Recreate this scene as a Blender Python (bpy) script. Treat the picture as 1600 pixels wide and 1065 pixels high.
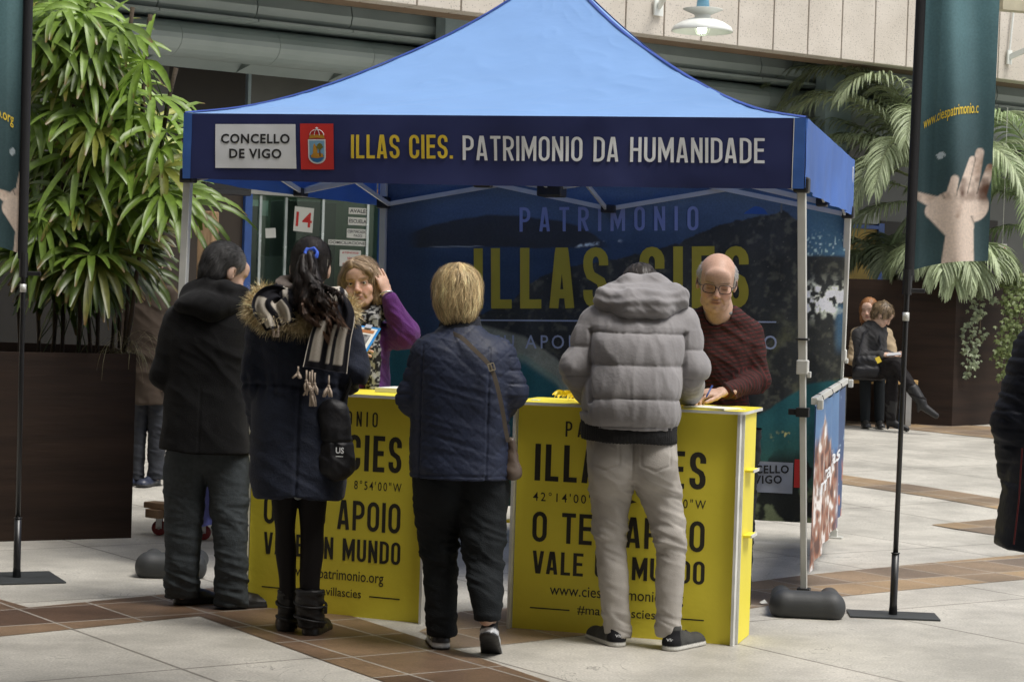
import bpy, bmesh, math, random
import numpy as np
from mathutils import Vector, Matrix, Euler
from mathutils.geometry import tessellate_polygon
C = bpy.context.scene
for _o in list(bpy.data.objects): bpy.data.objects.remove(_o)
rng = np.random.default_rng(7)
random.seed(7)

# ---------------- camera, sky, sun, exposure ----------------
CAM_H, FPX, PITCH, ROLL = 1.45, 3280.0, 0.0206, 0.032
cp, sp, cr, sr = math.cos(PITCH), math.sin(PITCH), math.cos(ROLL), math.sin(ROLL)
FWD = np.array([0, cp, -sp]); R0 = np.array([1.0, 0, 0]); U0 = np.array([0, sp, cp])
RT = R0*cr + U0*sr; UP = U0*cr - R0*sr
cam = bpy.data.cameras.new('camera'); camo = bpy.data.objects.new('camera', cam); C.collection.objects.link(camo)
cam.sensor_width = 36; cam.lens = 36*FPX/1600; cam.clip_start = 0.1; cam.clip_end = 400
camo.matrix_world = Matrix(((RT[0], UP[0], -FWD[0], 0), (RT[1], UP[1], -FWD[1], 0), (RT[2], UP[2], -FWD[2], CAM_H), (0, 0, 0, 1)))
C.camera = camo
cam.dof.use_dof = True; cam.dof.focus_distance = 9.2; cam.dof.aperture_fstop = 16.0

SUN_EL, SUN_AZ = math.radians(64), math.radians(118)     # azimuth from +Y towards +X
world = bpy.data.worlds.new("World"); C.world = world; world.use_nodes = True
wn = world.node_tree.nodes; wl = world.node_tree.links
sky = wn.new('ShaderNodeTexSky'); sky.sky_type = 'NISHITA'; sky.sun_disc = False
sky.sun_elevation = SUN_EL; sky.sun_rotation = SUN_AZ; sky.dust_density = 3.0; sky.ozone_density = 0.6
hs = wn.new('ShaderNodeHueSaturation'); hs.inputs['Saturation'].default_value = 0.35
wl.new(sky.outputs[0], hs.inputs['Color']); wl.new(hs.outputs[0], wn['Background'].inputs[0])
wn['Background'].inputs[1].default_value = 0.095
sl = bpy.data.lights.new('sun', 'SUN'); sl.energy = 1.5; sl.angle = math.radians(22); sl.color = (1, .96, .9)
so = bpy.data.objects.new('sun', sl); C.collection.objects.link(so)
_sd = Vector((math.sin(SUN_AZ)*math.cos(SUN_EL), math.cos(SUN_AZ)*math.cos(SUN_EL), math.sin(SUN_EL)))
so.rotation_euler = _sd.to_track_quat('Z', 'Y').to_euler(); so.location = (3, -5, 12)
C.view_settings.view_transform = 'Standard'; C.view_settings.look = 'None'; C.view_settings.exposure = 0.95
C.view_settings.gamma = 1

# ---------------- picking points ----------------
def ray(px, py):
    d = FWD*FPX + RT*(px-800) - UP*(py-532.5)
    return d/d[1]
def at(px, py, Y):
    """the point of the vertical plane at distance Y that the photograph shows at this pixel"""
    r = ray(px, py); return np.array([r[0]*Y, Y, CAM_H + r[2]*Y])
def gz(Y):
    return float(np.clip((Y-14)*0.027, 0, 0.36))
def ground(px, py):
    r = ray(px, py); Y = 10.0
    for _ in range(40): Y = (gz(Y)-CAM_H)/r[2]
    return np.array([r[0]*Y, Y, gz(Y)])
def scale_at(Y): return FPX/Y
def onplane(px, py, o, u, v):
    r = ray(px, py); o = np.asarray(o, float); c = np.array([0, 0, CAM_H])
    A = np.array([r, -np.asarray(u), -np.asarray(v)]).T
    s = np.linalg.solve(A, o-c)
    return s[1], s[2]

# ---------------- materials ----------------
def lin(c):
    if isinstance(c, str):
        c = [int(c[i:i+2], 16)/255 for i in (0, 2, 4)]
        return tuple((x/12.92 if x <= .04045 else ((x+.055)/1.055)**2.4) for x in c)
    return tuple(c)
MATS = {}
def mat(name, col, rough=.6, var=.12, scale=8, bump=.0, bscale=60, metal=0, spec=.5, col2=None, aniso=None, sheen=0, trans=0, coat=0, vscale=None):
    if name in MATS: return MATS[name]
    m = bpy.data.materials.new(name); m.use_nodes = True; MATS[name] = m
    n, l = m.node_tree.nodes, m.node_tree.links; b = n['Principled BSDF']
    col = lin(col); c2 = lin(col2) if col2 is not None else tuple(min(1, x*(1+var)) for x in col)
    c1 = col if col2 is not None else tuple(x*(1-var) for x in col)
    tc = n.new('ShaderNodeTexCoord'); mp = n.new('ShaderNodeMapping'); l.new(tc.outputs['Object'], mp.inputs[0])
    if aniso: mp.inputs['Scale'].default_value = aniso
    t = n.new('ShaderNodeTexNoise'); t.inputs['Scale'].default_value = scale; t.inputs['Detail'].default_value = 6
    l.new(mp.outputs[0], t.inputs[0])
    r = n.new('ShaderNodeValToRGB'); r.color_ramp.elements[0].position = .32; r.color_ramp.elements[1].position = .68
    r.color_ramp.elements[0].color = (*c1, 1); r.color_ramp.elements[1].color = (*c2, 1)
    l.new(t.outputs[0], r.inputs[0]); l.new(r.outputs[0], b.inputs['Base Color'])
    mr = n.new('ShaderNodeMapRange'); mr.inputs[3].default_value = max(0, rough-.08); mr.inputs[4].default_value = min(1, rough+.08)
    l.new(t.outputs[0], mr.inputs[0]); l.new(mr.outputs[0], b.inputs['Roughness'])
    b.inputs['Metallic'].default_value = metal; b.inputs['Specular IOR Level'].default_value = spec
    if sheen: b.inputs['Sheen Weight'].default_value = sheen
    if coat: b.inputs['Coat Weight'].default_value = coat
    if trans: b.inputs['Transmission Weight'].default_value = trans
    if bump:
        t2 = n.new('ShaderNodeTexNoise'); t2.inputs['Scale'].default_value = bscale; t2.inputs['Detail'].default_value = 4
        l.new(mp.outputs[0], t2.inputs[0]); bp = n.new('ShaderNodeBump'); bp.inputs['Strength'].default_value = bump
        bp.inputs['Distance'].default_value = .01; l.new(t2.outputs[0], bp.inputs['Height']); l.new(bp.outputs[0], b.inputs['Normal'])
    return m
def vmat(name, rough=.6, var=.15, scale=200, bump=.05, spec=.4, sss=0, translucent=0):
    """material that takes its colour from the mesh's own colour attribute"""
    if name in MATS: return MATS[name]
    m = bpy.data.materials.new(name); m.use_nodes = True; MATS[name] = m
    n, l = m.node_tree.nodes, m.node_tree.links; b = n['Principled BSDF']
    a = n.new('ShaderNodeAttribute'); a.attribute_name = 'col'
    tc = n.new('ShaderNodeTexCoord'); t = n.new('ShaderNodeTexNoise'); t.inputs['Scale'].default_value = scale; t.inputs['Detail'].default_value = 5
    l.new(tc.outputs['Object'], t.inputs[0])
    mr = n.new('ShaderNodeMapRange'); mr.inputs[1].default_value = .3; mr.inputs[2].default_value = .7
    mr.inputs[3].default_value = 1-var; mr.inputs[4].default_value = 1+var; l.new(t.outputs[0], mr.inputs[0])
    mx = n.new('ShaderNodeVectorMath'); mx.operation = 'SCALE'; l.new(a.outputs['Color'], mx.inputs[0]); l.new(mr.outputs[0], mx.inputs['Scale'])
    l.new(mx.outputs[0], b.inputs['Base Color']); b.inputs['Roughness'].default_value = rough; b.inputs['Specular IOR Level'].default_value = spec
    if sss:
        b.inputs['Subsurface Weight'].default_value = sss; b.inputs['Subsurface Radius'].default_value = (.012, .005, .003); b.inputs['Subsurface Scale'].default_value = 1
    if bump:
        bp = n.new('ShaderNodeBump'); bp.inputs['Strength'].default_value = bump; bp.inputs['Distance'].default_value = .004
        l.new(t.outputs[0], bp.inputs['Height']); l.new(bp.outputs[0], b.inputs['Normal'])
    if translucent:
        tr = n.new('ShaderNodeBsdfTranslucent'); l.new(mx.outputs[0], tr.inputs[0]); ms = n.new('ShaderNodeMixShader'); ms.inputs[0].default_value = translucent
        l.new(b.outputs[0], ms.inputs[1]); l.new(tr.outputs[0], ms.inputs[2]); l.new(ms.outputs[0], n['Material Output'].inputs[0])
    return m

# ---------------- objects ----------------
def tag(o, label=None, cat=None, group=None, kind=None):
    if label: o['label'] = label
    if cat: o['category'] = cat
    if group: o['group'] = group
    if kind: o['kind'] = kind
    return o
def empty(name, loc, label, cat, group=None):
    o = bpy.data.objects.new(name, None); C.collection.objects.link(o); o.location = Vector(loc); o.empty_display_size = .1
    return tag(o, label, cat, group)
def worldloc(p):
    v = Vector((0, 0, 0))
    while p is not None: v = v + Vector(p.location); p = p.parent
    return np.array(v)
def link(name, me, m, parent=None, smooth=False):
    """mesh given in world coordinates; stored relative to its thing"""
    o = bpy.data.objects.new(name, me); C.collection.objects.link(o)
    if m is not None:
        for x in (m if isinstance(m, (list, tuple)) else [m]): me.materials.append(x)
    if parent is not None:
        o.parent = parent; me.transform(Matrix.Translation(-Vector(worldloc(parent))))
    if smooth: me.polygons.foreach_set('use_smooth', [True]*len(me.polygons))
    return o
def based(name, me, m, loc, label, cat, group=None, smooth=False, kind=None):
    """a thing that is one mesh, with its origin at loc"""
    o = link(name, me, m, None, smooth); me.transform(Matrix.Translation(-Vector(loc))); o.location = Vector(loc)
    return tag(o, label, cat, group, kind)
class MB:
    def __init__(s): s.v = []; s.f = []; s.mi = []; s.cm = 0
    def add(s, vs, fs):
        o = len(s.v); s.v += [tuple(map(float, x)) for x in vs]; s.f += [tuple(i+o for i in f) for f in fs]; s.mi += [s.cm]*len(fs); return s
    def box(s, c, size, ux=(1, 0, 0), uy=(0, 1, 0), uz=(0, 0, 1), bev=0):
        c = np.array(c, float); ux, uy, uz = [np.array(x, float)/np.linalg.norm(x) for x in (ux, uy, uz)]; a, b, d = [x/2 for x in size]
        if bev <= 0:
            vs = [c+ux*i*a+uy*j*b+uz*k*d for i in (-1, 1) for j in (-1, 1) for k in (-1, 1)]
            return s.add(vs, [(0, 1, 3, 2), (4, 6, 7, 5), (0, 4, 5, 1), (2, 3, 7, 6), (0, 2, 6, 4), (1, 5, 7, 3)])
        bm = bmesh.new(); bmesh.ops.create_cube(bm, size=1)
        for v in bm.verts: v.co = Vector((v.co.x*a*2, v.co.y*b*2, v.co.z*d*2))
        bmesh.ops.bevel(bm, geom=bm.edges[:], offset=min(bev, .49*min(size)), segments=2, profile=.5, affect='EDGES')
        bm.verts.index_update()
        s.add([c+ux*v.co.x+uy*v.co.y+uz*v.co.z for v in bm.verts], [tuple(v.index for v in f.verts) for f in bm.faces]); bm.free(); return s
    def beam(s, a, b, w, h, up=(0, 0, 1), bev=0):
        a = np.array(a, float); b = np.array(b, float); d = b-a; L = np.linalg.norm(d); d = d/L
        up = np.array(up, float)
        if abs(np.dot(up, d)) > .98: up = np.array([0, 1, 0.])
        sx = np.cross(d, up); sx /= np.linalg.norm(sx); u2 = np.cross(sx, d)
        return s.box((a+b)/2, (w, L, h), sx, d, u2, bev)
    def tube(s, pts, r, n=8, cap=True, closed=False):
        pts = [np.array(p, float) for p in pts]; m = len(pts)
        rs = [r]*m if np.isscalar(r) else list(r); rings = []
        ref = None
        for i, p in enumerate(pts):
            t = (pts[min(i+1, m-1)]-pts[max(i-1, 0)]) if not closed else pts[(i+1) % m]-pts[i-1]
            t = t/(np.linalg.norm(t)+1e-12)
            if ref is None:
                ref = np.array([0, 0, 1.]) if abs(t[2]) < .9 else np.array([0, 1., 0])
            x = np.cross(t, ref); x /= np.linalg.norm(x)+1e-12; y = np.cross(x, t); ref = y
            rings.append([p+rs[i]*(x*math.cos(2*math.pi*k/n)+y*math.sin(2*math.pi*k/n)) for k in range(n)])
        vs = [q for rg in rings for q in rg]; fs = []
        for i in range(m if closed else m-1):
            j = (i+1) % m
            for k in range(n): fs.append((i*n+k, i*n+(k+1) % n, j*n+(k+1) % n, j*n+k))
        if cap and not closed: fs += [tuple(range(n))[::-1], tuple((m-1)*n+k for k in range(n))]
        return s.add(vs, fs)
    def lathe(s, c, prof, n=24, axis=(0, 0, 1)):
        c = np.array(c, float); ax = np.array(axis, float)/np.linalg.norm(axis); t = np.array([1., 0, 0]) if abs(ax[0]) < .9 else np.array([0, 1., 0])
        x = np.cross(ax, t); x /= np.linalg.norm(x); y = np.cross(ax, x)
        vs = [c+ax*z+r*(x*math.cos(2*math.pi*k/n)+y*math.sin(2*math.pi*k/n)) for r, z in prof for k in range(n)]
        fs = [(i*n+k, i*n+(k+1) % n, (i+1)*n+(k+1) % n, (i+1)*n+k) for i in range(len(prof)-1) for k in range(n)]
        return s.add(vs, fs)
    def prism(s, poly, z0, z1):
        n = len(poly); vs = [(p[0], p[1], z0) for p in poly]+[(p[0], p[1], z1) for p in poly]
        return s.add(vs, [tuple(range(n))[::-1], tuple(range(n, 2*n))]+[(i, (i+1) % n, n+(i+1) % n, n+i) for i in range(n)])
    def mesh(s, name='m', fix=True):
        me = bpy.data.meshes.new(name); me.from_pydata(s.v, [], s.f); me.polygons.foreach_set('material_index', s.mi)
        if fix:
            bm = bmesh.new(); bm.from_mesh(me); bmesh.ops.recalc_face_normals(bm, faces=bm.faces[:]); bm.to_mesh(me); bm.free()
        me.update(); return me
    def build(s, name, m, parent=None, smooth=False): return link(name, s.mesh(name), m, parent, smooth)
def np_mesh(name, V, Q, col=None):
    me = bpy.data.meshes.new(name); V = np.asarray(V, np.float32); Q = np.asarray(Q, np.int32); k = Q.shape[1]
    me.vertices.add(len(V)); me.vertices.foreach_set('co', V.ravel()); me.loops.add(Q.size); me.loops.foreach_set('vertex_index', Q.ravel())
    me.polygons.add(len(Q)); me.polygons.foreach_set('loop_start', np.arange(0, Q.size, k, dtype=np.int32))
    me.polygons.foreach_set('loop_total', np.full(len(Q), k, np.int32)); me.update(calc_edges=True)
    if col is not None:
        a = me.color_attributes.new('col', 'FLOAT_COLOR', 'POINT'); c = np.ones((len(V), 4), np.float32); c[:, :3] = np.clip(col, 0, 1); a.data.foreach_set('color', c.ravel())
    return me
def grid_mesh(name, nu, nv, surf, colf=None):
    u, v = np.meshgrid(np.linspace(0, 1, nu+1), np.linspace(0, 1, nv+1), indexing='ij'); u = u.ravel(); v = v.ravel()
    V = surf(u, v); i, j = np.meshgrid(np.arange(nu), np.arange(nv), indexing='ij'); i = i.ravel(); j = j.ravel(); w = nv+1
    Q = np.stack([i*w+j, (i+1)*w+j, (i+1)*w+j+1, i*w+j+1], 1)
    return np_mesh(name, V, Q, colf(u, v, V) if colf else None)
# periodic value noise
_L = rng.random((32, 32, 32)).astype(np.float32)
def vnoise(P):
    P = np.asarray(P, np.float32)
    if P.shape[-1] == 2: P = np.concatenate([P, np.full(P.shape[:-1]+(1,), .37, np.float32)], -1)
    i = np.floor(P).astype(int); f = P-i; f = f*f*(3-2*f); i &= 31; j = (i+1) & 31
    x0, y0, z0 = i[..., 0], i[..., 1], i[..., 2]; x1, y1, z1 = j[..., 0], j[..., 1], j[..., 2]; fx, fy, fz = f[..., 0], f[..., 1], f[..., 2]
    a = _L[x0, y0, z0]*(1-fx)+_L[x1, y0, z0]*fx; b = _L[x0, y1, z0]*(1-fx)+_L[x1, y1, z0]*fx
    c = _L[x0, y0, z1]*(1-fx)+_L[x1, y0, z1]*fx; d = _L[x0, y1, z1]*(1-fx)+_L[x1, y1, z1]*fx
    return (a*(1-fy)+b*fy)*(1-fz)+(c*(1-fy)+d*fy)*fz
def fbm(P, o=4):
    P = np.asarray(P, np.float32); s = 0; a = .5
    for k in range(o): s = s+a*vnoise(P*(2**k)+k*7.3); a *= .5
    return s/(1-.5**o)
def sstep(a, b, x): t = np.clip((x-a)/(b-a), 0, 1); return t*t*(3-2*t)
def mixc(a, b, t): t = np.asarray(t)[..., None]; return a*(1-t)+np.asarray(b)*t

# ---------------- lettering ----------------
def arc(cx, cy, rx, ry, a0, a1, n=9):
    return [(cx+rx*math.cos(math.radians(a0+(a1-a0)*i/(n-1))), cy+ry*math.sin(math.radians(a0+(a1-a0)*i/(n-1)))) for i in range(n)]
def glyph(ch, w, t):
    h = t/2; rx = (w-t)/2; cx = w/2; ry = min(.2, rx*1.25)
    O = arc(cx, 1-h-ry, rx, ry, 180, 0)+arc(cx, h+ry, rx, ry, 0, -180)
    W = {'I': t, 'M': w*1.35, '.': t, ' ': w*.55, "'": t, 'T': w*.95, 'L': w*.86, 'E': w*.9}.get(ch, w)
    S = []
    if ch == 'I': S = [[(h, 0), (h, 1)]]
    elif ch == 'L': S = [[(h, 1), (h, h), (W, h)]]
    elif ch == 'E': S = [[(W, 1-h), (h, 1-h), (h, h), (W, h)], [(t, .52), (W*.92, .52)]]
    elif ch == 'A': S = [[(h*.9, 0), (w/2-t*.22, 1.0), (w/2+t*.22, 1.0), (w-h*.9, 0)], [(h*1.6, .24), (w-h*1.6, .24)]]; W = w*1.05
    elif ch == 'V': S = [[(h*.9, 1), (w/2-t*.2, 0.0), (w/2+t*.2, 0), (w-h*.9, 1)]]
    elif ch == 'H': S = [[(h, 0), (h, 1)], [(w-h, 0), (w-h, 1)], [(t, .5), (w-t, .5)]]
    elif ch == 'T': S = [[(0, 1-h), (W, 1-h)], [(W/2, 0), (W/2, 1-t)]]
    elif ch == 'N': S = [[(h, 0), (h, 1)], [(w-h, 0), (w-h, 1)], [(h*1.1, 1-.1), (w-h*1.1, .1)]]
    elif ch == 'M': S = [[(h, 0), (h, 1)], [(W-h, 0), (W-h, 1)], [(h*1.2, .95), (W/2, .22), (W-h*1.2, .95)]]
    elif ch == 'O': S = [O+[O[0]]]
    elif ch == 'C': S = [[(w-h, .64)]+arc(cx, 1-h-ry, rx, ry, 0, 180)+arc(cx, h+ry, rx, ry, 180, 360)+[(w-h, .36)]]
    elif ch == 'U': S = [[(h, 1)]+arc(cx, h+ry, rx, ry, 180, 360)+[(w-h, 1)]]
    elif ch == 'D': S = [[(h, h), (h, 1-h)]+arc(w*.4, 1-h-ry, w*.6-h, ry, 90, 0)+arc(w*.4, h+ry, w*.6-h, ry, 0, -90)+[(h, h)]]
    elif ch == 'P': S = [[(h, 0), (h, 1-h)]+arc(w*.45, 1-h-.19, w*.55-h, .19, 90, 0)+arc(w*.45, .45+.19, w*.55-h, .19, 0, -90)+[(t, .45)]]
    elif ch == 'R': S = [[(h, 0), (h, 1-h)]+arc(w*.45, 1-h-.19, w*.55-h, .19, 90, 0)+arc(w*.45, .48+.19, w*.55-h, .19, 0, -90)+[(t, .48)], [(w*.5, .45), (w-h*.9, 0)]]
    elif ch == 'S': S = [[(w-h, .70)]+arc(cx, 1-h-ry, rx, ry, 0, 180)+[(h, .70), (h*1.1, .64), (w*.3, .54), (w*.7, .44), (w-h*1.1, .34), (w-h, .28)]+arc(cx, h+ry, rx, ry, 0, -180)+[(h, .30)]]
    elif ch == '.': S = [[(h, 0), (h, t*1.05)]]
    return S, W
def stroke(pl, t):
    n = len(pl); P = [np.array(p, float) for p in pl]; closed = np.allclose(P[0], P[-1])
    if closed: P = P[:-1]; n -= 1
    L = []; Rr = []
    for i in range(n):
        a = P[i-1] if (i > 0 or closed) else None; b = P[(i+1) % n] if (i < n-1 or closed) else None
        d1 = None if a is None else (P[i]-a)/(np.linalg.norm(P[i]-a)+1e-9); d2 = None if b is None else (b-P[i])/(np.linalg.norm(b-P[i])+1e-9)
        if d1 is None: d1 = d2
        if d2 is None: d2 = d1
        m = d1+d2; m /= np.linalg.norm(m)+1e-9; nn = np.array([-m[1], m[0]]); c = max(.38, np.dot(nn, [-d1[1], d1[0]]))
        L.append(P[i]+nn*t/2/c); Rr.append(P[i]-nn*t/2/c)
    fs = [(i, (i+1) % n, n+(i+1) % n, n+i) for i in range(n if closed else n-1)]
    return L+Rr, fs
def cond_text(s, w=.40, t=.135, gap=.1):
    """condensed bold capitals as flat strokes: vertices (x,y,layer), faces, width"""
    V = []; F = []; x = 0
    for ch in s:
        S, W = glyph(ch, w, t)
        for k, pl in enumerate(S):
            pl = [pl[0]]+[(p[0]+(q[0]-p[0])*j/m_, p[1]+(q[1]-p[1])*j/m_) for p, q in zip(pl[:-1], pl[1:]) for m_ in [max(1, int(math.hypot(q[0]-p[0], q[1]-p[1])/.11))] for j in range(1, m_+1)]
            vs, fs = stroke(pl, t); o = len(V)
            V += [(x+a[0], min(max(a[1], 0), 1), k) for a in vs]; F += [tuple(i+o for i in f) for f in fs]
        x += W+gap
    return V, F, x-gap
def font_text(s, bold=0.0, space=1.0):
    cu = bpy.data.curves.new('t', 'FONT'); cu.body = s; cu.offset = bold; cu.space_character = space; cu.resolution_u = 3
    o = bpy.data.objects.new('t', cu); C.collection.objects.link(o); dg = bpy.context.evaluated_depsgraph_get(); me = bpy.data.meshes.new_from_object(o.evaluated_get(dg))
    V = [(v.co.x, v.co.y, 0) for v in me.vertices]; F = [tuple(p.vertices) for p in me.polygons]
    bpy.data.objects.remove(o); bpy.data.curves.remove(cu); bpy.data.meshes.remove(me)
    return V, F
def fit(V, x0, x1, y0, y1, cap=None):
    """scale glyph vertices so the text spans x0..x1 and its capitals y0..y1"""
    xs = [v[0] for v in V]; a, b = min(xs), max(xs); c0, c1 = cap if cap else (min(v[1] for v in V), max(v[1] for v in V))
    return [(x0+(v[0]-a)/(b-a)*(x1-x0), y0+(v[1]-c0)/(c1-c0)*(y1-y0), v[2]) for v in V]
def lettering(items, surf, m, name='lettering', parent=None, off=.002):
    """items: (V,F) in surface units; surf(x,y,offset)->world point"""
    mb = MB()
    for V, F in items: mb.add([surf(x, y, off+l*.00035) for x, y, l in V], F)
    return link(name, mb.mesh(name, fix=False), m, parent)

# ---------------- implicit surfaces ----------------
def catmull(S, n=48):
    S = np.array(S, float); m = len(S)
    if m < 3: return np.array([S[0]*(1-t)+S[-1]*t for t in np.linspace(0, 1, n)])
    out = []
    for x in np.linspace(0, m-1-1e-6, n):
        i = int(x); f = x-i; p0, p1, p2, p3 = S[max(i-1, 0)], S[i], S[i+1], S[min(i+2, m-1)]
        out.append(.5*((2*p1)+(-p0+p2)*f+(2*p0-5*p1+4*p2-p3)*f*f+(-p0+3*p1-3*p2+p3)*f**3))
    return np.array(out)
class SDF:
    def __init__(s, lo, hi, h):
        s.lo = np.array(lo, float)-3*h; s.h = h; s.n = np.ceil((np.array(hi)-s.lo)/h).astype(int)+4
        s.D = np.full(s.n, .5, np.float32); s.ax = [s.lo[i]+h*np.arange(s.n[i]) for i in range(3)]
    def _reg(s, lo, hi):
        a = np.clip(np.floor((np.array(lo)-s.lo)/s.h).astype(int), 0, s.n); b = np.clip(np.ceil((np.array(hi)-s.lo)/s.h).astype(int)+1, 0, s.n)
        if (b <= a).any(): return None, None
        sl_ = tuple(slice(a[i], b[i]) for i in range(3))
        X = np.meshgrid(*[s.ax[i][sl_[i]].astype(np.float32) for i in range(3)], indexing='ij', sparse=True); return sl_, X
    def _comb(s, sl_, d, k, sub):
        A = s.D[sl_]
        if sub: d = -d; A2 = -A
        else: A2 = A
        if sub:
            # max(A, -d)
            h = np.clip(.5-.5*(d-A)/k, 0, 1); hh = 1-h if False else h
            r = -(lambda a, b: (lambda q: b*(1-q)+a*q-k*q*(1-q))(np.clip(.5+.5*(b-a)/k, 0, 1)))(-A, -d)
        else:
            q = np.clip(.5+.5*(d-A)/k, 0, 1); r = d*(1-q)+A*q-k*q*(1-q)
        s.D[sl_] = r
    def cone(s, a, b, ra, rb, k=.02, fd=None, fs=1.0, sub=False):
        a = np.array(a, float); b = np.array(b, float); R = max(ra, rb)*(1/min(fs, 1.0) if fs < 1 else 1)+k+.03
        sl_, X = s._reg(np.minimum(a, b)-R, np.maximum(a, b)+R)
        if sl_ is None: return
        d = b-a; L2 = d@d+1e-12
        p = [X[i]-a[i] for i in range(3)]; t = np.clip((p[0]*d[0]+p[1]*d[1]+p[2]*d[2])/L2, 0, 1)
        q = [p[i]-t*d[i] for i in range(3)]; r2 = q[0]**2+q[1]**2+q[2]**2
        if fd is not None:
            fd = np.array(fd, float)/np.linalg.norm(fd); c = q[0]*fd[0]+q[1]*fd[1]+q[2]*fd[2]; r2 = r2+(fs*fs-1)*c*c
        s._comb(sl_, np.sqrt(r2)-(ra+(rb-ra)*t), k, sub)
    def ell(s, c, r, R=None, k=.02, sub=False):
        c = np.array(c, float); r = np.array(r, float); M = np.eye(3) if R is None else np.array(R, float); m = r.max()+k+.03
        sl_, X = s._reg(c-m, c+m)
        if sl_ is None: return
        p = [X[i]-c[i] for i in range(3)]; q = 0
        for j in range(3): q = q+((p[0]*M[0, j]+p[1]*M[1, j]+p[2]*M[2, j])/r[j])**2
        g = 0
        for j in range(3): g = g+((p[0]*M[0, j]+p[1]*M[1, j]+p[2]*M[2, j])/(r[j]**2))**2
        q = np.sqrt(q); s._comb(sl_, (q*(q-1)/(np.sqrt(g)+1e-6)).astype(np.float32), k, sub)
    def stack(s, sec, k=.02, n=2.2, sub=False, twist=0):
        """sec rows: z, cx, cy, a, b : horizontal super-ellipses"""
        sec = catmull(sorted(sec, key=lambda r: r[0]), 60); z0, z1 = sec[0, 0], sec[-1, 0]; m = k+.04
        lo = [(sec[:, 1]-sec[:, 3]).min()-m, (sec[:, 2]-sec[:, 4]).min()-m, z0-m]; hi = [(sec[:, 1]+sec[:, 3]).max()+m, (sec[:, 2]+sec[:, 4]).max()+m, z1+m]
        if twist:
            R = max(sec[:, 3].max(), sec[:, 4].max())+m; lo[1] = sec[:, 2].min()-R; hi[1] = sec[:, 2].max()+R
        sl_, X = s._reg(lo, hi)
        if sl_ is None: return
        zz = X[2]; f = lambda j: np.interp(zz, sec[:, 0], sec[:, j]).astype(np.float32); a = f(3); b = f(4)
        dx = X[0]-f(1); dy = X[1]-f(2)
        if twist: c_, s_ = math.cos(twist), math.sin(twist); dx, dy = dx*c_+dy*s_, -dx*s_+dy*c_
        q = (np.abs(dx/a)**n+np.abs(dy/b)**n)**(1/n); d = (q-1)*np.minimum(a, b)
        dz = np.maximum(np.maximum(z0-zz, zz-z1), -1.0)
        s._comb(sl_, np.where(dz > 0, np.sqrt(np.maximum(d, 0)**2+dz**2), np.maximum(d, dz)).astype(np.float32), k, sub)
    def cut(s, p, nrm, k=.006):
        X = np.meshgrid(*[a.astype(np.float32) for a in s.ax], indexing='ij', sparse=True); nrm = np.array(nrm, float)/np.linalg.norm(nrm)
        d = sum((X[i]-p[i])*nrm[i] for i in range(3)); s.D = np.maximum(s.D, d.astype(np.float32))
    def mesh(s):
        D = s.D; S = D < 0; n = D.shape
        c = np.zeros((n[0]-1, n[1]-1, n[2]-1), np.int8)
        for i in (0, 1):
            for j in (0, 1):
                for k in (0, 1): c += S[i:n[0]-1+i, j:n[1]-1+j, k:n[2]-1+k]
        act = (c > 0) & (c < 8); I, J, K = np.nonzero(act); idx = np.full(act.shape, -1, np.int64); idx[I, J, K] = np.arange(len(I))
        acc = np.zeros((len(I), 3)); cnt = np.zeros(len(I))
        cor = [(i, j, k) for i in (0, 1) for j in (0, 1) for k in (0, 1)]
        for a in cor:
            for ax in range(3):
                if a[ax]: continue
                b = list(a); b[ax] = 1
                da = D[I+a[0], J+a[1], K+a[2]]; db = D[I+b[0], J+b[1], K+b[2]]; m = (da < 0) != (db < 0)
                t = np.where(m, da/(da-db+1e-20), 0); p = np.array([a]*len(I), float); p[:, ax] = t
                acc[m] += p[m]; cnt[m] += 1
        V = (acc/cnt[:, None]+np.stack([I, J, K], 1))*s.h+s.lo; Q = []
        for ax in range(3):
            sl0 = [slice(None)]*3; sl1 = [slice(None)]*3; sl0[ax] = slice(0, -1); sl1[ax] = slice(1, None)
            A, B = S[tuple(sl0)], S[tuple(sl1)]; e = np.stack(np.nonzero(A != B), 1); o1, o2 = [q for q in range(3) if q != ax]
            e = e[(e[:, o1] > 0) & (e[:, o2] > 0) & (e[:, o1] < n[o1]-1) & (e[:, o2] < n[o2]-1)]
            def cell(d1, d2): g = e.copy(); g[:, o1] -= d1; g[:, o2] -= d2; return idx[g[:, 0], g[:, 1], g[:, 2]]
            q = np.stack([cell(1, 1), cell(0, 1), cell(0, 0), cell(1, 0)], 1); fl = A[e[:, 0], e[:, 1], e[:, 2]]
            if ax == 1: fl = ~fl
            q[~fl] = q[~fl][:, ::-1]; Q.append(q)
        Q = np.concatenate(Q); Q = Q[(Q >= 0).all(1)]
        return V, Q
def vnormals(V, Q):
    n = np.cross(V[Q[:, 2]]-V[Q[:, 0]], V[Q[:, 3]]-V[Q[:, 1]]); N = np.zeros_like(V)
    for k in range(4): np.add.at(N, Q[:, k], n)
    return N/(np.linalg.norm(N, axis=1, keepdims=True)+1e-12)
def relax(V, Q, it=1, w=.5):
    for _ in range(it):
        A = np.zeros_like(V); c = np.zeros(len(V))
        for k in range(4):
            np.add.at(A, Q[:, k], V[Q[:, (k+1) % 4]]+V[Q[:, (k-1) % 4]]); np.add.at(c, Q[:, k], 2)
        V = V*(1-w)+w*A/c[:, None]
    return V
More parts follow.
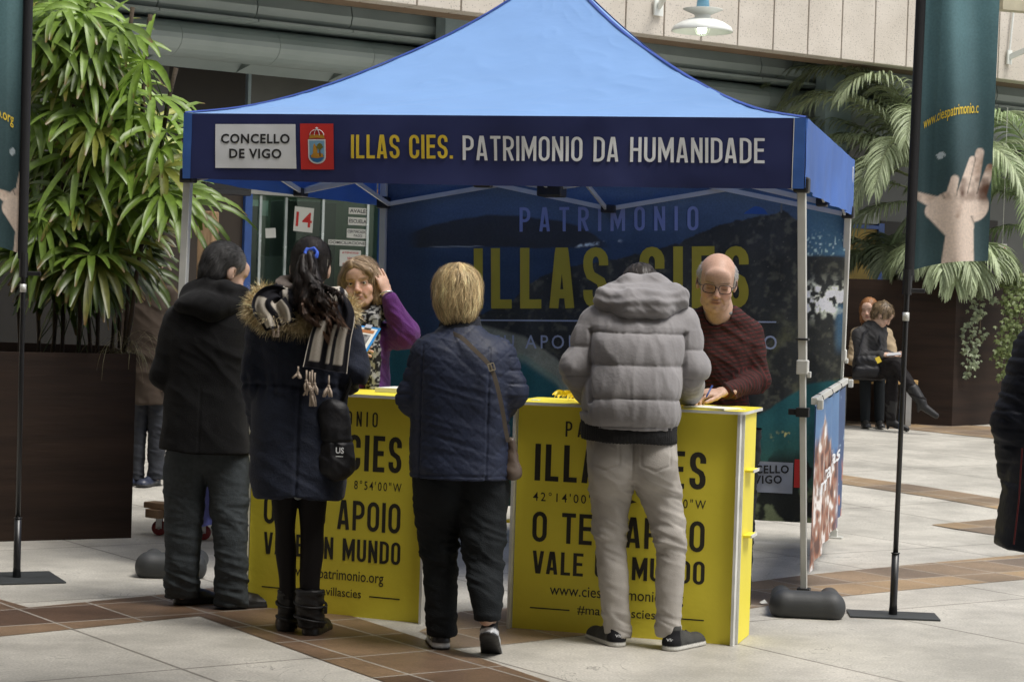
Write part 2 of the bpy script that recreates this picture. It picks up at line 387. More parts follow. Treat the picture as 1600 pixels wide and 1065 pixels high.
# ======================= THE SETTING =======================
# ---- ground ----
def brick_mat(name, c1, c2, mortar, w, h, ang, msize=.012, offset=0.0, rough=.5, stain=.25, bump=.3, spec=.4):
    m = bpy.data.materials.new(name); m.use_nodes = True; n, l = m.node_tree.nodes, m.node_tree.links; b = n['Principled BSDF']
    tc = n.new('ShaderNodeTexCoord'); mp = n.new('ShaderNodeMapping'); mp.inputs['Rotation'].default_value = (0, 0, -ang); l.new(tc.outputs['Object'], mp.inputs[0])
    br = n.new('ShaderNodeTexBrick'); br.offset = offset; br.inputs['Scale'].default_value = 1; br.inputs['Brick Width'].default_value = w; br.inputs['Row Height'].default_value = h
    br.inputs['Mortar Size'].default_value = msize; br.inputs['Mortar Smooth'].default_value = .1; br.inputs['Color1'].default_value = (*c1, 1); br.inputs['Color2'].default_value = (*c2, 1); br.inputs['Mortar'].default_value = (*mortar, 1)
    l.new(mp.outputs[0], br.inputs[0])
    t = n.new('ShaderNodeTexNoise'); t.inputs['Scale'].default_value = 1.7; t.inputs['Detail'].default_value = 8; t.inputs['Roughness'].default_value = .65; l.new(tc.outputs['Object'], t.inputs[0])
    t2 = n.new('ShaderNodeTexNoise'); t2.inputs['Scale'].default_value = 90; t2.inputs['Detail'].default_value = 3; l.new(tc.outputs['Object'], t2.inputs[0])
    def rng_(src, a, bb, lo=.3, hi=.7):
        r = n.new('ShaderNodeMapRange'); r.inputs[1].default_value = lo; r.inputs[2].default_value = hi; r.inputs[3].default_value = a; r.inputs[4].default_value = bb; l.new(src, r.inputs[0]); return r.outputs[0]
    a1 = rng_(t.outputs[0], 1-stain, 1+stain*.6, .38, .62); a2 = rng_(t2.outputs[0], .80, 1.16)
    mu = n.new('ShaderNodeMath'); mu.operation = 'MULTIPLY'; l.new(a1, mu.inputs[0]); l.new(a2, mu.inputs[1])
    # dark cracks and scuffs in scattered places
    t3 = n.new('ShaderNodeTexNoise'); t3.inputs['Scale'].default_value = 2.6; t3.inputs['Detail'].default_value = 5; t3.inputs['Distortion'].default_value = 1.6; l.new(tc.outputs['Object'], t3.inputs[0])
    ab = n.new('ShaderNodeMath'); ab.operation = 'SUBTRACT'; ab.inputs[1].default_value = .5; l.new(t3.outputs[0], ab.inputs[0]); ab2 = n.new('ShaderNodeMath'); ab2.operation = 'ABSOLUTE'; l.new(ab.outputs[0], ab2.inputs[0])
    cr_ = rng_(ab2.outputs[0], .45, 1.0, 0.0, .007); t4 = rng_(t.outputs[0], 0, 1, .52, .6)
    mm = n.new('ShaderNodeMix'); mm.inputs[2].default_value = 1.0; l.new(t4, mm.inputs[0]); l.new(cr_, mm.inputs[3])
    mu2 = n.new('ShaderNodeMath'); mu2.operation = 'MULTIPLY'; l.new(mu.outputs[0], mu2.inputs[0]); l.new(mm.outputs[0], mu2.inputs[1])
    sc = n.new('ShaderNodeVectorMath'); sc.operation = 'SCALE'; l.new(br.outputs[0], sc.inputs[0]); l.new(mu2.outputs[0], sc.inputs['Scale']); l.new(sc.outputs[0], b.inputs['Base Color'])
    b.inputs['Roughness'].default_value = rough; b.inputs['Specular IOR Level'].default_value = spec
    bp = n.new('ShaderNodeBump'); bp.inputs['Strength'].default_value = bump; bp.inputs['Distance'].default_value = .003; bp.invert = True
    ad = n.new('ShaderNodeMath'); ad.operation = 'ADD'; l.new(br.outputs['Fac'], ad.inputs[0]); l.new(t2.outputs[0], ad.inputs[1]); l.new(ad.outputs[0], bp.inputs['Height']); l.new(bp.outputs[0], b.inputs['Normal'])
    return m
g0, g1 = ground(129, 939), ground(225, 971); ANG = math.atan2(*(g1-g0)[1::-1][:2]) if False else math.atan2((g1-g0)[1], (g1-g0)[0])
M_conc = brick_mat('pale granite paving', (.50, .475, .42), (.45, .43, .38), (.24, .22, .19), 1.8, 1.2, ANG, .008, .0, .5, .24, .5)
M_terra = brick_mat('terracotta tiles', (.095, .055, .036), (.235, .155, .095), (.34, .31, .27), .42, .36, ANG, .007, .0, .42, .3, .4, .5)
M_tan = brick_mat('weathered clay tiles', (.165, .125, .095), (.36, .25, .14), (.36, .32, .27), .42, .36, ANG, .007, .0, .5, .22, .3)
ys = [-40, 14]+[14+i for i in range(1, 14)]+[27.4, 140]
mb = MB(); mb.add([(x, y, gz(y)) for y in ys for x in (-90, 90)], [(2*i, 2*i+1, 2*i+3, 2*i+2) for i in range(len(ys)-1)])
tag(mb.build('ground', M_conc), kind='structure')
def tile_sheet(px, m, dz):
    P = [ground(*p) for p in px]; me = bpy.data.meshes.new('paving')
    tri = tessellate_polygon([[Vector((p[0], p[1], 0)) for p in P]])
    me.from_pydata([(p[0], p[1], p[2]+dz) for p in P], [], [tuple(t) for t in tri])
    bm = bmesh.new(); bm.from_mesh(me); bmesh.ops.recalc_face_normals(bm, faces=bm.faces[:])
    for f in bm.faces:
        if f.normal.z < 0: f.normal_flip()
    bm.to_mesh(me); bm.free(); tag(link('tiled_path', me, m), kind='structure')
tile_sheet([(-90, 915), (0, 936), (45, 949), (259, 928), (430, 904), (470, 932), (311, 962), (129, 981), (0, 994), (-90, 1004)], M_terra, .0018)
tile_sheet([(311, 962), (470, 932), (520, 953), (705, 1013), (858, 1065), (1000, 1110), (740, 1115), (600, 1065), (525, 1039), (409, 997)], M_terra, .003)
tile_sheet([(655, 986), (720, 955), (900, 940), (1150, 912), (1250, 899), (1420, 882), (1600, 866), (1750, 852), (1750, 890), (1600, 905), (1420, 921), (1250, 938), (1100, 962), (928, 990), (780, 1008), (705, 1013)], M_tan, .0018)
tile_sheet([(1280, 737), (1315, 742), (1450, 761), (1557, 778), (1700, 797), (1700, 814), (1557, 795), (1450, 776), (1315, 756), (1280, 750)], M_tan, .004)
tile_sheet([(1455, 820), (1555, 811), (1700, 800), (1700, 850), (1547, 835)], M_tan, .004)
tile_sheet([(1180, 648), (1320, 652), (1440, 660), (1700, 676), (1700, 697), (1580, 688), (1420, 671), (1320, 664), (1180, 658)], M_tan, .004)

# ---- the building behind ----
F0 = at(1020, 55, 20.9).copy(); ZF = F0[2]; F0[2] = 0; Dv = np.array([.819, .574, 0]); Nv = np.array([.574, -.819, 0]); Zv = np.array([0, 0, 1.])
def B(t, e, z): return F0+Dv*t+Nv*e+Zv*z
def bt(px, py, e): return onplane(px, py, F0+Nv*e, Dv, Zv)
def bbox(mb, t0, t1, e0, e1, z0, z1, bev=0): return mb.box(B((t0+t1)/2, (e0+e1)/2, (z0+z1)/2), (abs(t1-t0), abs(e1-e0), abs(z1-z0)), Dv, Nv, Zv, bev)
bld = empty('office_building', B(0, -1, 0), 'long concrete and glass building standing behind the tent', 'building')
M_cast = mat('washed concrete', (.56, .51, .44), .85, scale=3, col2=(.62, .57, .50), bump=.5, bscale=110)
def speckle(m):
    n, l = m.node_tree.nodes, m.node_tree.links; b = n['Principled BSDF']; src = b.inputs['Base Color'].links[0].from_socket
    v = n.new('ShaderNodeTexVoronoi'); v.inputs['Scale'].default_value = 40; tc = n.new('ShaderNodeTexCoord'); l.new(tc.outputs['Object'], v.inputs[0])
    mr = n.new('ShaderNodeMapRange'); mr.inputs[1].default_value = .12; mr.inputs[2].default_value = .26; mr.inputs[3].default_value = .5; mr.inputs[4].default_value = 1; l.new(v.outputs[0], mr.inputs[0])
    w = n.new('ShaderNodeTexNoise'); w.inputs['Scale'].default_value = 5; w.inputs['Detail'].default_value = 3; mp = n.new('ShaderNodeMapping'); mp.inputs['Scale'].default_value = (.5, .5, .4); l.new(tc.outputs['Object'], mp.inputs[0]); l.new(mp.outputs[0], w.inputs[0])
    mr2 = n.new('ShaderNodeMapRange'); mr2.inputs[1].default_value = .35; mr2.inputs[2].default_value = .7; mr2.inputs[3].default_value = .95; mr2.inputs[4].default_value = 1.03; l.new(w.outputs[0], mr2.inputs[0])
    mu = n.new('ShaderNodeMath'); mu.operation = 'MULTIPLY'; l.new(mr.outputs[0], mu.inputs[0]); l.new(mr2.outputs[0], mu.inputs[1])
    s = n.new('ShaderNodeVectorMath'); s.operation = 'SCALE'; l.new(src, s.inputs[0]); l.new(mu.outputs[0], s.inputs['Scale']); l.new(s.outputs[0], b.inputs['Base Color'])
speckle(M_cast)
M_gap = mat('joint filler', (.20, .14, .09), .9)
M_met = mat('grey green painted metal', (.30, .36, .35), .42, scale=2, col2=(.36, .42, .41), metal=.05, bump=.1, bscale=5)
M_metp = mat('pale blue metal', (.32, .41, .43), .45)
M_dark = mat('dark brown laminate', (.022, .018, .013), .6)
M_brown = mat('brown laminate', (.060, .042, .028), .55, scale=3)
M_grey = mat('grey wall panel', (.105, .108, .095), .35, scale=2)
M_blue = mat('blue painted frame', (.04, .12, .42), .4)
M_soff = mat('dark brown soffit', (.06, .05, .04), .8)  # one even dark brown over the whole soffit
mb = MB(); w = .485; t = -11.5
fb = MB()
while t < 11:
    bbox(mb, t+.008, t+w-.008, -.22, 0, ZF, ZF+2.6, .006); t += w
bbox(fb, -11.6, 11.2, -.6, -.022, ZF+.01, ZF+2.6)
f_ = mb.build('concrete_fascia', M_cast, bld); fb.build('joint_filler', M_gap, f_)
mb = MB(); bbox(mb, -11.6, 11.2, -4.6, -.602, ZF+.20, ZF+2.55); mb.build('soffit', M_soff, bld)
# curved metal beam and the duct below it, both along the whole front
def extrude(mb, prof, t0, t1):
    n = len(prof); mb.add([B(t0, e, z) for e, z in prof]+[B(t1, e, z) for e, z in prof], [(i, (i+1) % n, n+(i+1) % n, n+i) for i in range(n)]+[tuple(range(n)), tuple(range(n, 2*n))[::-1]])
zb = bt(530, 50, -1.2)[1]; prof = [(-1.75, ZF+.19)]+[(-1.2-.22*(1-math.cos(a)), ZF+.19-.12*math.sin(a)) for a in np.linspace(0, math.pi/2, 7)][::-1]*0+[(-1.30, ZF+.19), (-1.20, ZF+.10), (-1.17, ZF), (-1.19, zb+.08), (-1.24, zb+.035), (-1.15, zb+.025), (-1.15, zb), (-1.75, zb)]
seam = sorted([bt(p, 40, -1.2)[0] for p in (245, 400, 548, 690, 850, 1000, 1190, 1290, 1450, 1560)]+[-11.5, 11])
mb = MB()
for a, b_ in zip(seam[:-1], seam[1:]): extrude(mb, prof, a+.006, b_-.006)
be = mb.build('metal_beam', M_met, bld)
zd = zb-.012; prof2 = [(-2.2, zd)]+[(-1.30-.30*(1-math.sin(a)), zd-.17-.17*math.cos(a)) for a in np.linspace(0, math.pi, 12)]+[(-2.2, zd-.36)]
mb = MB()
for a, b_ in zip(seam[:-1], seam[1:]): extrude(mb, prof2, a-.7, b_-.704)
mb.build('air_duct', M_met, bld)
for p in (715, 1313):
    t0 = bt(p-20, 80, -.95)[0]; t1 = bt(p+20, 80, -.95)[0]; mb = MB(); bbox(mb, t0, t1, -1.12, -.95, .3, ZF+.198); mb.build('pilaster', M_metp, bld)
# back wall of the arcade, built between openings
EW = -2.7; zt = ZF+.20
T = lambda px, py=200: bt(px, py, EW)[0]
ZW = lambda px, py: bt(px, py, EW)[1]
def wall(t0, t1, z0, z1, m, name='wall_panel', e=EW, th=.12):
    mb = MB(); bbox(mb, t0, t1, e-th, e, z0, z1); return mb.build(name, m, bld)
wl0, wl1 = T(391, 320), T(593, 330); zw1 = ZW(392, 303); zw0 = .55
wall(-11.5, T(262), 2.55, zt, M_grey); wall(-11.5, T(262), 0, 2.548, M_dark); wall(T(262), T(386)-.03, zw1+.0, zt, M_dark); wall(T(262), wl0-.08, 0, zw1-.002, M_brown)
wall(T(386), T(389)+.01, zw1, zt, M_metp, 'wall_strip', EW+.004, .1)
wall(T(389)+.012, T(700), zw1+.13, zt, M_grey); wall(wl0, wl1+.1, 0, zw0, M_brown)
mo = mat('orange wood trim', (.36, .17, .045), .5); wall(T(389)+.012, T(700), zw1+.045, zw1+.128, mo, 'wood_trim', EW+.03)
wall(T(389)+.012, T(700), zw1, zw1+.042, mat('aluminium', (.45, .45, .42), .4, metal=.3), 'window_head', EW+.05)
wall(wl1+.08, 11, 0, zt, M_grey)
# window with its deep green lit room
wf = MB(); bbox(wf, wl1+.01, wl1+.075, EW-.05, EW+.05, 0, zw1-.002); wf.build('window_frame', M_blue, bld)
wf = MB(); bbox(wf, wl0-.08, wl0, EW-.05, EW+.05, 0, zw1-.002); win = wf.build('window_frame', M_blue, bld)
mb = MB(); 
for p in (409, 449, 507, 577):
    a = T(p, 330); bbox(mb, a-.014, a+.014, EW-.05, EW-.02, zw0, zw1-.01)
mb.build('window_bar', mat('polished edge', (.55, .6, .58), .25, metal=.5), win)
gl = bpy.data.materials.new('window glass'); gl.use_nodes = True; n, l = gl.node_tree.nodes, gl.node_tree.links
gs = n.new('ShaderNodeBsdfGlossy'); gs.inputs['Roughness'].default_value = .02; gs.inputs['Color'].default_value = (.8, .9, .85, 1); tp = n.new('ShaderNodeBsdfTransparent'); tp.inputs[0].default_value = (.8, .88, .82, 1)
ms = n.new('ShaderNodeMixShader'); fr = n.new('ShaderNodeFresnel'); fr.inputs[0].default_value = 1.5; l.new(fr.outputs[0], ms.inputs[0]); l.new(tp.outputs[0], ms.inputs[1]); l.new(gs.outputs[0], ms.inputs[2]); l.new(ms.outputs[0], n['Material Output'].inputs[0])
mb = MB(); bbox(mb, wl0, wl1+.01, EW-.045, EW-.037, zw0, zw1-.01); mb.build('window_pane', gl, win)
M_room = mat('green office wall', (.16, .22, .165), .6, scale=1.2)
mb = MB(); bbox(mb, wl0-.6, wl1+.9, EW-2.4, EW-2.3, 0, 3.4); bbox(mb, wl0-.72, wl0-.6, EW-2.4, EW-.13, 0, 3.4); bbox(mb, wl1+.9, wl1+1, EW-2.4, EW-.13, 0, 3.4); mb.build('office_wall', M_room, bld)
mb = MB(); bbox(mb, wl0-.6, wl1+.9, EW-2.3, EW-.13, .1, .14); mb.build('office_floor', M_brown, bld)
for p, y0, y1, w_ in ((405, 312, 336, .34), (508, 365, 420, .2), (470, 395, 420, .3), (446, 318, 350, .12)):
    a, z1 = bt(p, y0, EW-1.6); z0 = bt(p, y1, EW-1.6)[1]; mb = MB(); bbox(mb, a-w_/2, a+w_/2, EW-1.75, EW-1.7, z0, z1); mb.build('office_board', mat('pale blue board', (.30, .40, .40), .5), bld)
mb = MB()
for p, w_, y in ((478, .5, 400), (430, .5, 318), (545, .6, 312)):
    a = T(p, 400); bbox(mb, a-w_/2, a+w_/2, EW-1.2, EW-.8, .14, ZW(p, y), .01)
mb.build('cabinet', mat('dark cabinet', (.045, .055, .06), .5), bld)
tube_m = bpy.data.materials.new('lit fluorescent tube'); tube_m.use_nodes = True; tube_m.node_tree.nodes['Principled BSDF'].inputs['Emission Color'].default_value = (.85, 1, .82, 1); tube_m.node_tree.nodes['Principled BSDF'].inputs['Emission Strength'].default_value = 5
cl = MB(); bbox(cl, T(430), T(560), EW-1.0, EW-.85, 3.0, 3.04); fl_ = empty('office_light', B(T(490), EW-.9, 3.1), 'fluorescent ceiling light inside the office window', 'lamp'); cl.build('tube', tube_m, fl_)
cl = MB(); bbox(cl, T(430)-.05, T(560)+.05, EW-1.1, EW-.75, 3.05, 3.1); cl.build('housing', M_paper0 if False else mat('white housing', (.6, .6, .58), .6), fl_)
# notices stuck on the glass
M_paper = mat('white paper', (.72, .72, .66), .8, .04)
M_red = mat('red print', (.55, .02, .015), .7, .05); M_ink = mat('black print', (.015, .015, .015), .7, .05)
def notice(x0, y0, x1, y1, lines, label, tilt=0, group='notices stuck on the office window', cond=False):
    e = EW-.033; a0, z1 = bt(x0, y0, e); a1, z0 = bt(x1, y1, e); a1 = bt(x1, y0, e)[0]
    c = B((a0+a1)/2, e, (z0+z1)/2)
    ux = Dv*math.cos(tilt)+Zv*math.sin(tilt); uz = Zv*math.cos(tilt)-Dv*math.sin(tilt); W_, H_ = a1-a0, z1-z0
    mb = MB(); mb.box(c, (W_, .002, H_), ux, Nv, uz); o = based('paper_notice', mb.mesh(), M_paper, c, label, 'notice', group)
    for s, xa, xb, ya, yb, m in lines:
        V, F = font_text(s, .012); V = fit(V, xa, xb, ya, yb)
        lettering([(V, F)], lambda x, y, off: c+ux*W_*(x-.5)+uz*H_*(y-.5)+Nv*(off+.001), m, 'lettering', o)
notice(460, 323, 490, 363, [('14', .1, .93, .2, .8, M_red)], 'white sheet with a big red 14 on the office window', -.05)
notice(545, 324, 577, 336, [('AVALES', .06, .94, .22, .8, M_ink)], 'white strip reading AVALES, topmost notice on the office window')
notice(544, 339, 577, 353, [('ESCUELAS', .05, .95, .28, .75, M_ink)], 'white notice reading ESCUELAS under the AVALES strip')
notice(542, 357, 576, 373, [('CERTIFICADOS', .03, .97, .55, .85, M_ink), ('PAGO', .32, .7, .12, .42, M_ink)], 'white notice reading CERTIFICADOS PAGO on the office window')
notice(513, 374, 575, 385, [('DOMICILIACIONES', .03, .97, .22, .8, M_ink)], 'long white strip reading DOMICILIACIONES on the office window')
notice(531, 390, 564, 417, [('ATENDESE', .1, .88, .78, .9, M_red), ('SEN', .35, .65, .45, .57, M_red), ('N. CITA', .15, .7, .1, .22, M_red)], 'white notice with red lettering, lowest on the office window')
notice(415, 356, 431, 372, [], 'small blank white sheet on the left of the office window', .08)
# television over the door, wooden post
def thing1(name, mb, m, loc, label, cat, group=None, smooth=False): return based(name, mb.mesh(name), m, loc, label, cat, group, smooth)
a, z0 = bt(319, 302, -1.6); a1 = bt(393, 302, -1.6)[0]
tv = empty('television', B((a+a1)/2, -1.6, z0), 'black flat television hung above the office window beside the tent', 'television')
mb = MB(); bbox(mb, a, a1, -1.68, -1.6, z0, z0+.42, .01); mb.build('casing', mat('black plastic', (.012, .012, .013), .3), tv)
mb = MB(); bbox(mb, a+.03, a1-.03, -1.599, -1.596, z0+.05, z0+.39); mb.build('screen', mat('dark screen', (.01, .011, .013), .12), tv)
mb = MB(); bbox(mb, a+.2, a1-.2, -2.7, -1.69, z0+.1, z0+.16); mb.build('bracket', M_met, tv)
g = ground(326, 690); g = np.array([at(324, 400, 19)[0], 19.0, gz(19)]); ztop = at(324, 330, 19)[2]
mb = MB(); mb.box((g[0], g[1], (g[2]+ztop)/2), (.155, .15, ztop-g[2]), (1, -.2, 0), (.2, 1, 0), (0, 0, 1), .015)
thing1('wooden_post', mb, mat('weathered pine', (.20, .12, .06), .7, scale=9, col2=(.36, .24, .13), aniso=(6, 6, .4), bump=.4, bscale=14), g, 'square weathered wooden post between the tent and the brown wall', 'post')
# yellow noticeboard beyond the right-hand planter
e = EW+.02; a0, z1 = bt(1338, 357, e); a1, z0 = bt(1366, 432, e)
yb = empty('notice_board', B((a0+a1)/2, e, z0-.2), 'yellow board in a blue frame on the wall beyond the palm planter', 'board')
mb = MB(); bbox(mb, a0-.3, a1, e-.01, e+.02, z0-.25, z1); mb.build('board', mat('yellow board', (.50, .33, .06), .6), yb)
mb = MB(); bbox(mb, a1+.004, a1+.1, e-.01, e+.05, z0-.3, z1+.08); bbox(mb, a0-.3, a1, e-.01, e+.05, z1+.004, z1+.05); mb.build('frame', M_blue, yb)
mb = MB(); a0, z1 = bt(1334, 330, e); a1, z0 = bt(1365, 350, e); bbox(mb, a0-.3, a1+.06, e-.01, e+.03, z0, z1); mb.build('light_panel', mat('pale panel', (.45, .47, .42), .6), bld)
mb = MB(); a0, z1 = bt(1376, 345, e); a1, z0 = bt(1420, 440, e); bbox(mb, a0, a1+.2, e-.02, e+.01, 0, z1); bbox(mb, a1+.6, a1+1.6, e-.02, e+.01, 0, z1+.1); mb.build('doorway', M_dark, bld)
c = at(1566, 395, 23.2); mb = MB(); mb.box(c, (.14, .004, .2), Dv, Nv, Zv)
nt = thing1('hanging_number_sign', mb, M_paper, c, 'white paper sign with a red 11 hung among the palms', 'sign')
V, F = font_text('11', .02); V = fit(V, .2, .8, .2, .8); lettering([(V, F)], lambda x, y, o_: c+Dv*.14*(x-.5)+Zv*.2*(y-.5)+Nv*(o_+.002), M_red, 'lettering', nt)
# string that carries the sign
mb = MB(); mb.tube([c+Zv*.1, c+Zv*1.6], .003, 5); mb.build('string', M_paper, nt)

# ---- pendant lamp and wall brackets ----
M_white = mat('white enamel', (.72, .74, .70), .35, .05)
lp = at(1097, 50, 19.6); L = empty('pendant_lamp', lp, 'white two tier metal pendant lamp in front of the concrete fascia', 'lamp')
s = 19.6/3280
mb = MB(); mb.lathe(lp, [(.285, 0), (.288, .006), (.27, .045), (.2, .09), (.12, .118), (.09, .125), (.09, .12), (.12, .112), (.195, .083), (.262, .04), (.28, 0)], 40); mb.build('lower_shade', M_white, L, True)
mb = MB(); mb.lathe(lp, [(.07, .15), (.09, .165), (.185, .205), (.187, .21), (.09, .185), (.065, .205), (.065, .16)], 36); mb.build('upper_shade', M_white, L, True)
mb = MB(); mb.lathe(lp, [(.001, .205), (.065, .205), (.05, .33), (.034, .42), (.03, .9), (.001, .9)], 24); mb.build('stem', mat('light blue enamel', (.16, .36, .5), .35), L, True)
mb = MB(); mb.lathe(lp, [(.075, .10), (.075, .16), (.065, .2)], 20)
for k in range(8):
    a = k*math.pi/4; mb.tube([lp+np.array([.06*math.cos(a)*q, .06*math.sin(a)*q, z]) for q, z in ((1.1, .06), (1.15, .02), (.9, -.02), (.4, -.035), (0, -.04))], .003, 5)
mb.build('bulb_cage', M_white, L, True)
em = bpy.data.materials.new('lit bulb'); em.use_nodes = True; em.node_tree.nodes['Principled BSDF'].inputs['Emission Color'].default_value = (.85, 1, .72, 1); em.node_tree.nodes['Principled BSDF'].inputs['Emission Strength'].default_value = 4
mb = MB(); mb.lathe(lp, [(.001, -.02), (.03, -.012), (.042, .01), (.042, .05), (.03, .08), (.001, .085)], 16); mb.build('bulb', em, L, True)
# arm from the wall to the lamp
w0 = at(1024, 14, 20.6); wn_ = np.array([w0[0], w0[1], w0[2]]); tA, zA = onplane(1026, 12, F0, Dv, Zv); pa = B(tA, .03, zA)
mb = MB(); mb.box(pa, (.11, .02, .17), Dv, Nv, Zv); mb.build('wall_plate', M_white, L)
mb = MB(); mb.beam(pa+Zv*.0, lp+np.array([0, 0, .95]), .035, .05); mb.build('arm', M_white, L)
tA, zA = onplane(1574, 90, F0, Dv, Zv); pa = B(tA, .03, zA)
br = empty('wall_bracket', pa, 'white metal bracket on the concrete fascia above the right palms', 'bracket')
mb = MB(); mb.box(pa, (.07, .02, .16), Dv, Nv, Zv); mb.build('plate', M_white, br)
mb = MB(); mb.beam(pa, pa+np.array([.9, -.6, .42]), .035, .06); mb.build('arm', M_white, br)
mb = MB(); mb.tube([pa+Zv*.08, pa+Zv*1.4+Dv*.12], .012, 6); mb.build('cable', M_white, br)
tA, zA = onplane(1560, 8, F0+Nv*1.0, Dv, Zv); pa = B(tA, 1.0, zA)
mb = MB(); mb.beam(pa, pa+Dv*3+Nv*.6+Zv*.05, .16, .11); mb.beam(pa+Dv*.0, pa-Nv*1.0+Dv*.5, .1, .1)
thing1('steel_canopy_beam', mb, mat('beige steel', (.42, .38, .27), .5), pa, 'beige steel beam at the top right corner against the fascia', 'beam')
# unseen slab added over the camera side to shade the near floor
mb = MB(); mb.prism([(-15, -9.2), (13, -9.2), (13, 3.2), (-15, 11.2)], 5.0, 5.5)
thing1('overhead_shade_slab', mb, M_cast, (-1, 0, 5.0), 'unseen slab added overhead to shade the near side of the court', 'roof')
mb = MB(); mb.box((-14.9, 8.0, 5), (.5, 34, 10)); thing1('left_shade_wall', mb, M_cast, (-11.5, 8.0, 0), 'unseen wall added on the left to block sky light', 'wall')  # added out of view to keep sky light off the left side

mb = MB(); mb.box((0, -9.5, 5.5), (34, .5, 11)); thing1('rear_shade_wall', mb, mat('plain grey render', (.40, .39, .36), .9), (0, -9.5, 0), 'unseen wall added behind the camera to cut sky light', 'building')  # added out of view so camera-facing surfaces get less ambient light
# ---- planters ----
M_plank = mat('dark stained board', (.017, .010, .0065), .75, spec=.25, scale=2.2, col2=(.034, .020, .013), aniso=(.5, .5, 5), bump=.15, bscale=10)
def planter(poly, z0, z1, label, soil_drop=.06):
    c = np.mean(np.array(poly), 0); p = empty('planter', (c[0], c[1], z0), label, 'planter')
    mb = MB(); n = len(poly); inn = [(x+(c[0]-x)*.035, y+(c[1]-y)*.035) for x, y in poly]
    vs = [(x, y, z0) for x, y in poly]+[(x, y, z1) for x, y in poly]+[(x, y, z1) for x, y in inn]+[(x, y, z1-.12) for x, y in inn]
    fs = []
    for k in range(3): fs += [(k*n+i, k*n+(i+1) % n, (k+1)*n+(i+1) % n, (k+1)*n+i) for i in range(n)]
    mb.add(vs, fs); mb.build('side_board', M_plank, p)
    mb = MB(); mb.add([(x, y, z1-soil_drop) for x, y in inn], [tuple(range(n))]); mb.build('soil', mat('dark soil', (.03, .022, .015), .95, bump=.8, bscale=30), p); return p
A, B_ = ground(-60, 852), ground(205, 840)
zl = at(217, 553, B_[1])[2]
planter([(A[0]-1, A[1]-.4), (B_[0], B_[1]), (B_[0]-.42, B_[1]+1.5), (A[0]-1, A[1]+2.2)], 0, zl, 'tall dark wooden planter full of lady palm, left foreground')
c1, c2, c3 = ground(1200, 648), ground(1487, 666), ground(1690, 655); zr = at(1493, 440, c2[1])[2]
planter([(c1[0]-1.5, c1[1]+.1), (c2[0], c2[1]), (c3[0], c3[1]), (c3[0], c3[1]+2.5), (c1[0]-1.5, c1[1]+2.6)], .1, zr, 'long dark wooden planter with palms and ivy behind the bench')
# bench fixed along the planter
q0, q1 = at(1150, 580, 21.95), at(1436, 582, 22.15); zs = .22+.47
q0[2] = q1[2] = zs; bn = empty('bench', (q0+q1)/2*np.array([1, 1, 0])+np.array([0, 0, .22]), 'pale wooden bench along the dark planter on the right', 'bench')
dq = (q1-q0)/np.linalg.norm(q1-q0); nq = np.array([-dq[1], dq[0], 0])
M_pine = mat('varnished pine', (.48, .30, .11), .45, scale=6, aniso=(1, 1, 8))
mb = MB()
for k in range(3): mb.beam(q0+nq*(.08+.15*k), q1+nq*(.08+.15*k), .13, .05, bev=.006)
mb.build('seat', M_pine, bn)
for f in (.2, .6, .96):
    p = q0+(q1-q0)*f+nq*.25; mb = MB(); mb.box((p[0], p[1], (zs-.03+.21)/2), (.06, .36, zs-.03-.21), dq, nq, Zv); mb.box(p-Zv*.06, (.05, .38, .06), dq, nq, Zv); mb.build('leg', mat('galvanised steel', (.35, .35, .34), .4, metal=.5), bn)
# ======================= THE TENT =======================
cFL, cFR, cBR, cBL = [np.array([*g[:2], 0.]) for g in (at(289, 178, 10.85), at(1260, 184, 9.98), at(1334, 250, 12.75), at(592, 240, 13.5))]
ctr = (cFL+cFR+cBR+cBL)/4
fFL, fFR, fBR = [np.array([*g[:2], 0.]) for g in (ground(266, 889), ground(1256, 948), ground(1303, 840))]; fBL = np.array([*at(591, 800, 13.45)[:2], 0])
FL, FR, BR, BL = [np.array([*g[:2], 0.]) for g in (at(294, 283, 10.95), at(1253, 297, 10.03), at(1325, 335, 12.72), at(600, 300, 13.42))]
M_alu = mat('white lacquered aluminium', (.62, .62, .58), .35, .05, metal=.2)
M_blk = mat('black plastic fitting', (.015, .015, .016), .45)
M_can = mat('blue polyester', (.25, .445, .80), .42, .03, scale=3, bump=.25, bscale=9, spec=.6, aniso=(1, 1, 2.5))
M_val = mat('navy printed polyester', (.019, .027, .110), .55, .05, scale=4, bump=.2, bscale=6)
M_valb = mat('blue valance polyester', (.06, .16, .50), .5, .06, scale=4, bump=.2, bscale=6)
def two_sided(m, col, fac):
    """thin cloth: lets part of the daylight through"""
    n, l = m.node_tree.nodes, m.node_tree.links; out = n['Material Output']; src = out.inputs[0].links[0].from_socket
    tr = n.new('ShaderNodeBsdfTranslucent'); tr.inputs[0].default_value = (*col, 1); mx = n.new('ShaderNodeMixShader'); mx.inputs[0].default_value = fac
    l.new(src, mx.inputs[1]); l.new(tr.outputs[0], mx.inputs[2]); l.new(mx.outputs[0], out.inputs[0])
two_sided(M_can, (.05, .17, .60), .24); two_sided(M_valb, (.04, .12, .5), .2)
tent = empty('canopy_tent', ctr, 'blue pop up tent with printed valance, back wall and side panels', 'tent')
ZB, ZT, ZA = 2.005, 2.345, 3.46
OUT = .055
def corner(P, k=OUT): d = P-ctr; return P+d/np.linalg.norm(d)*k*1.414

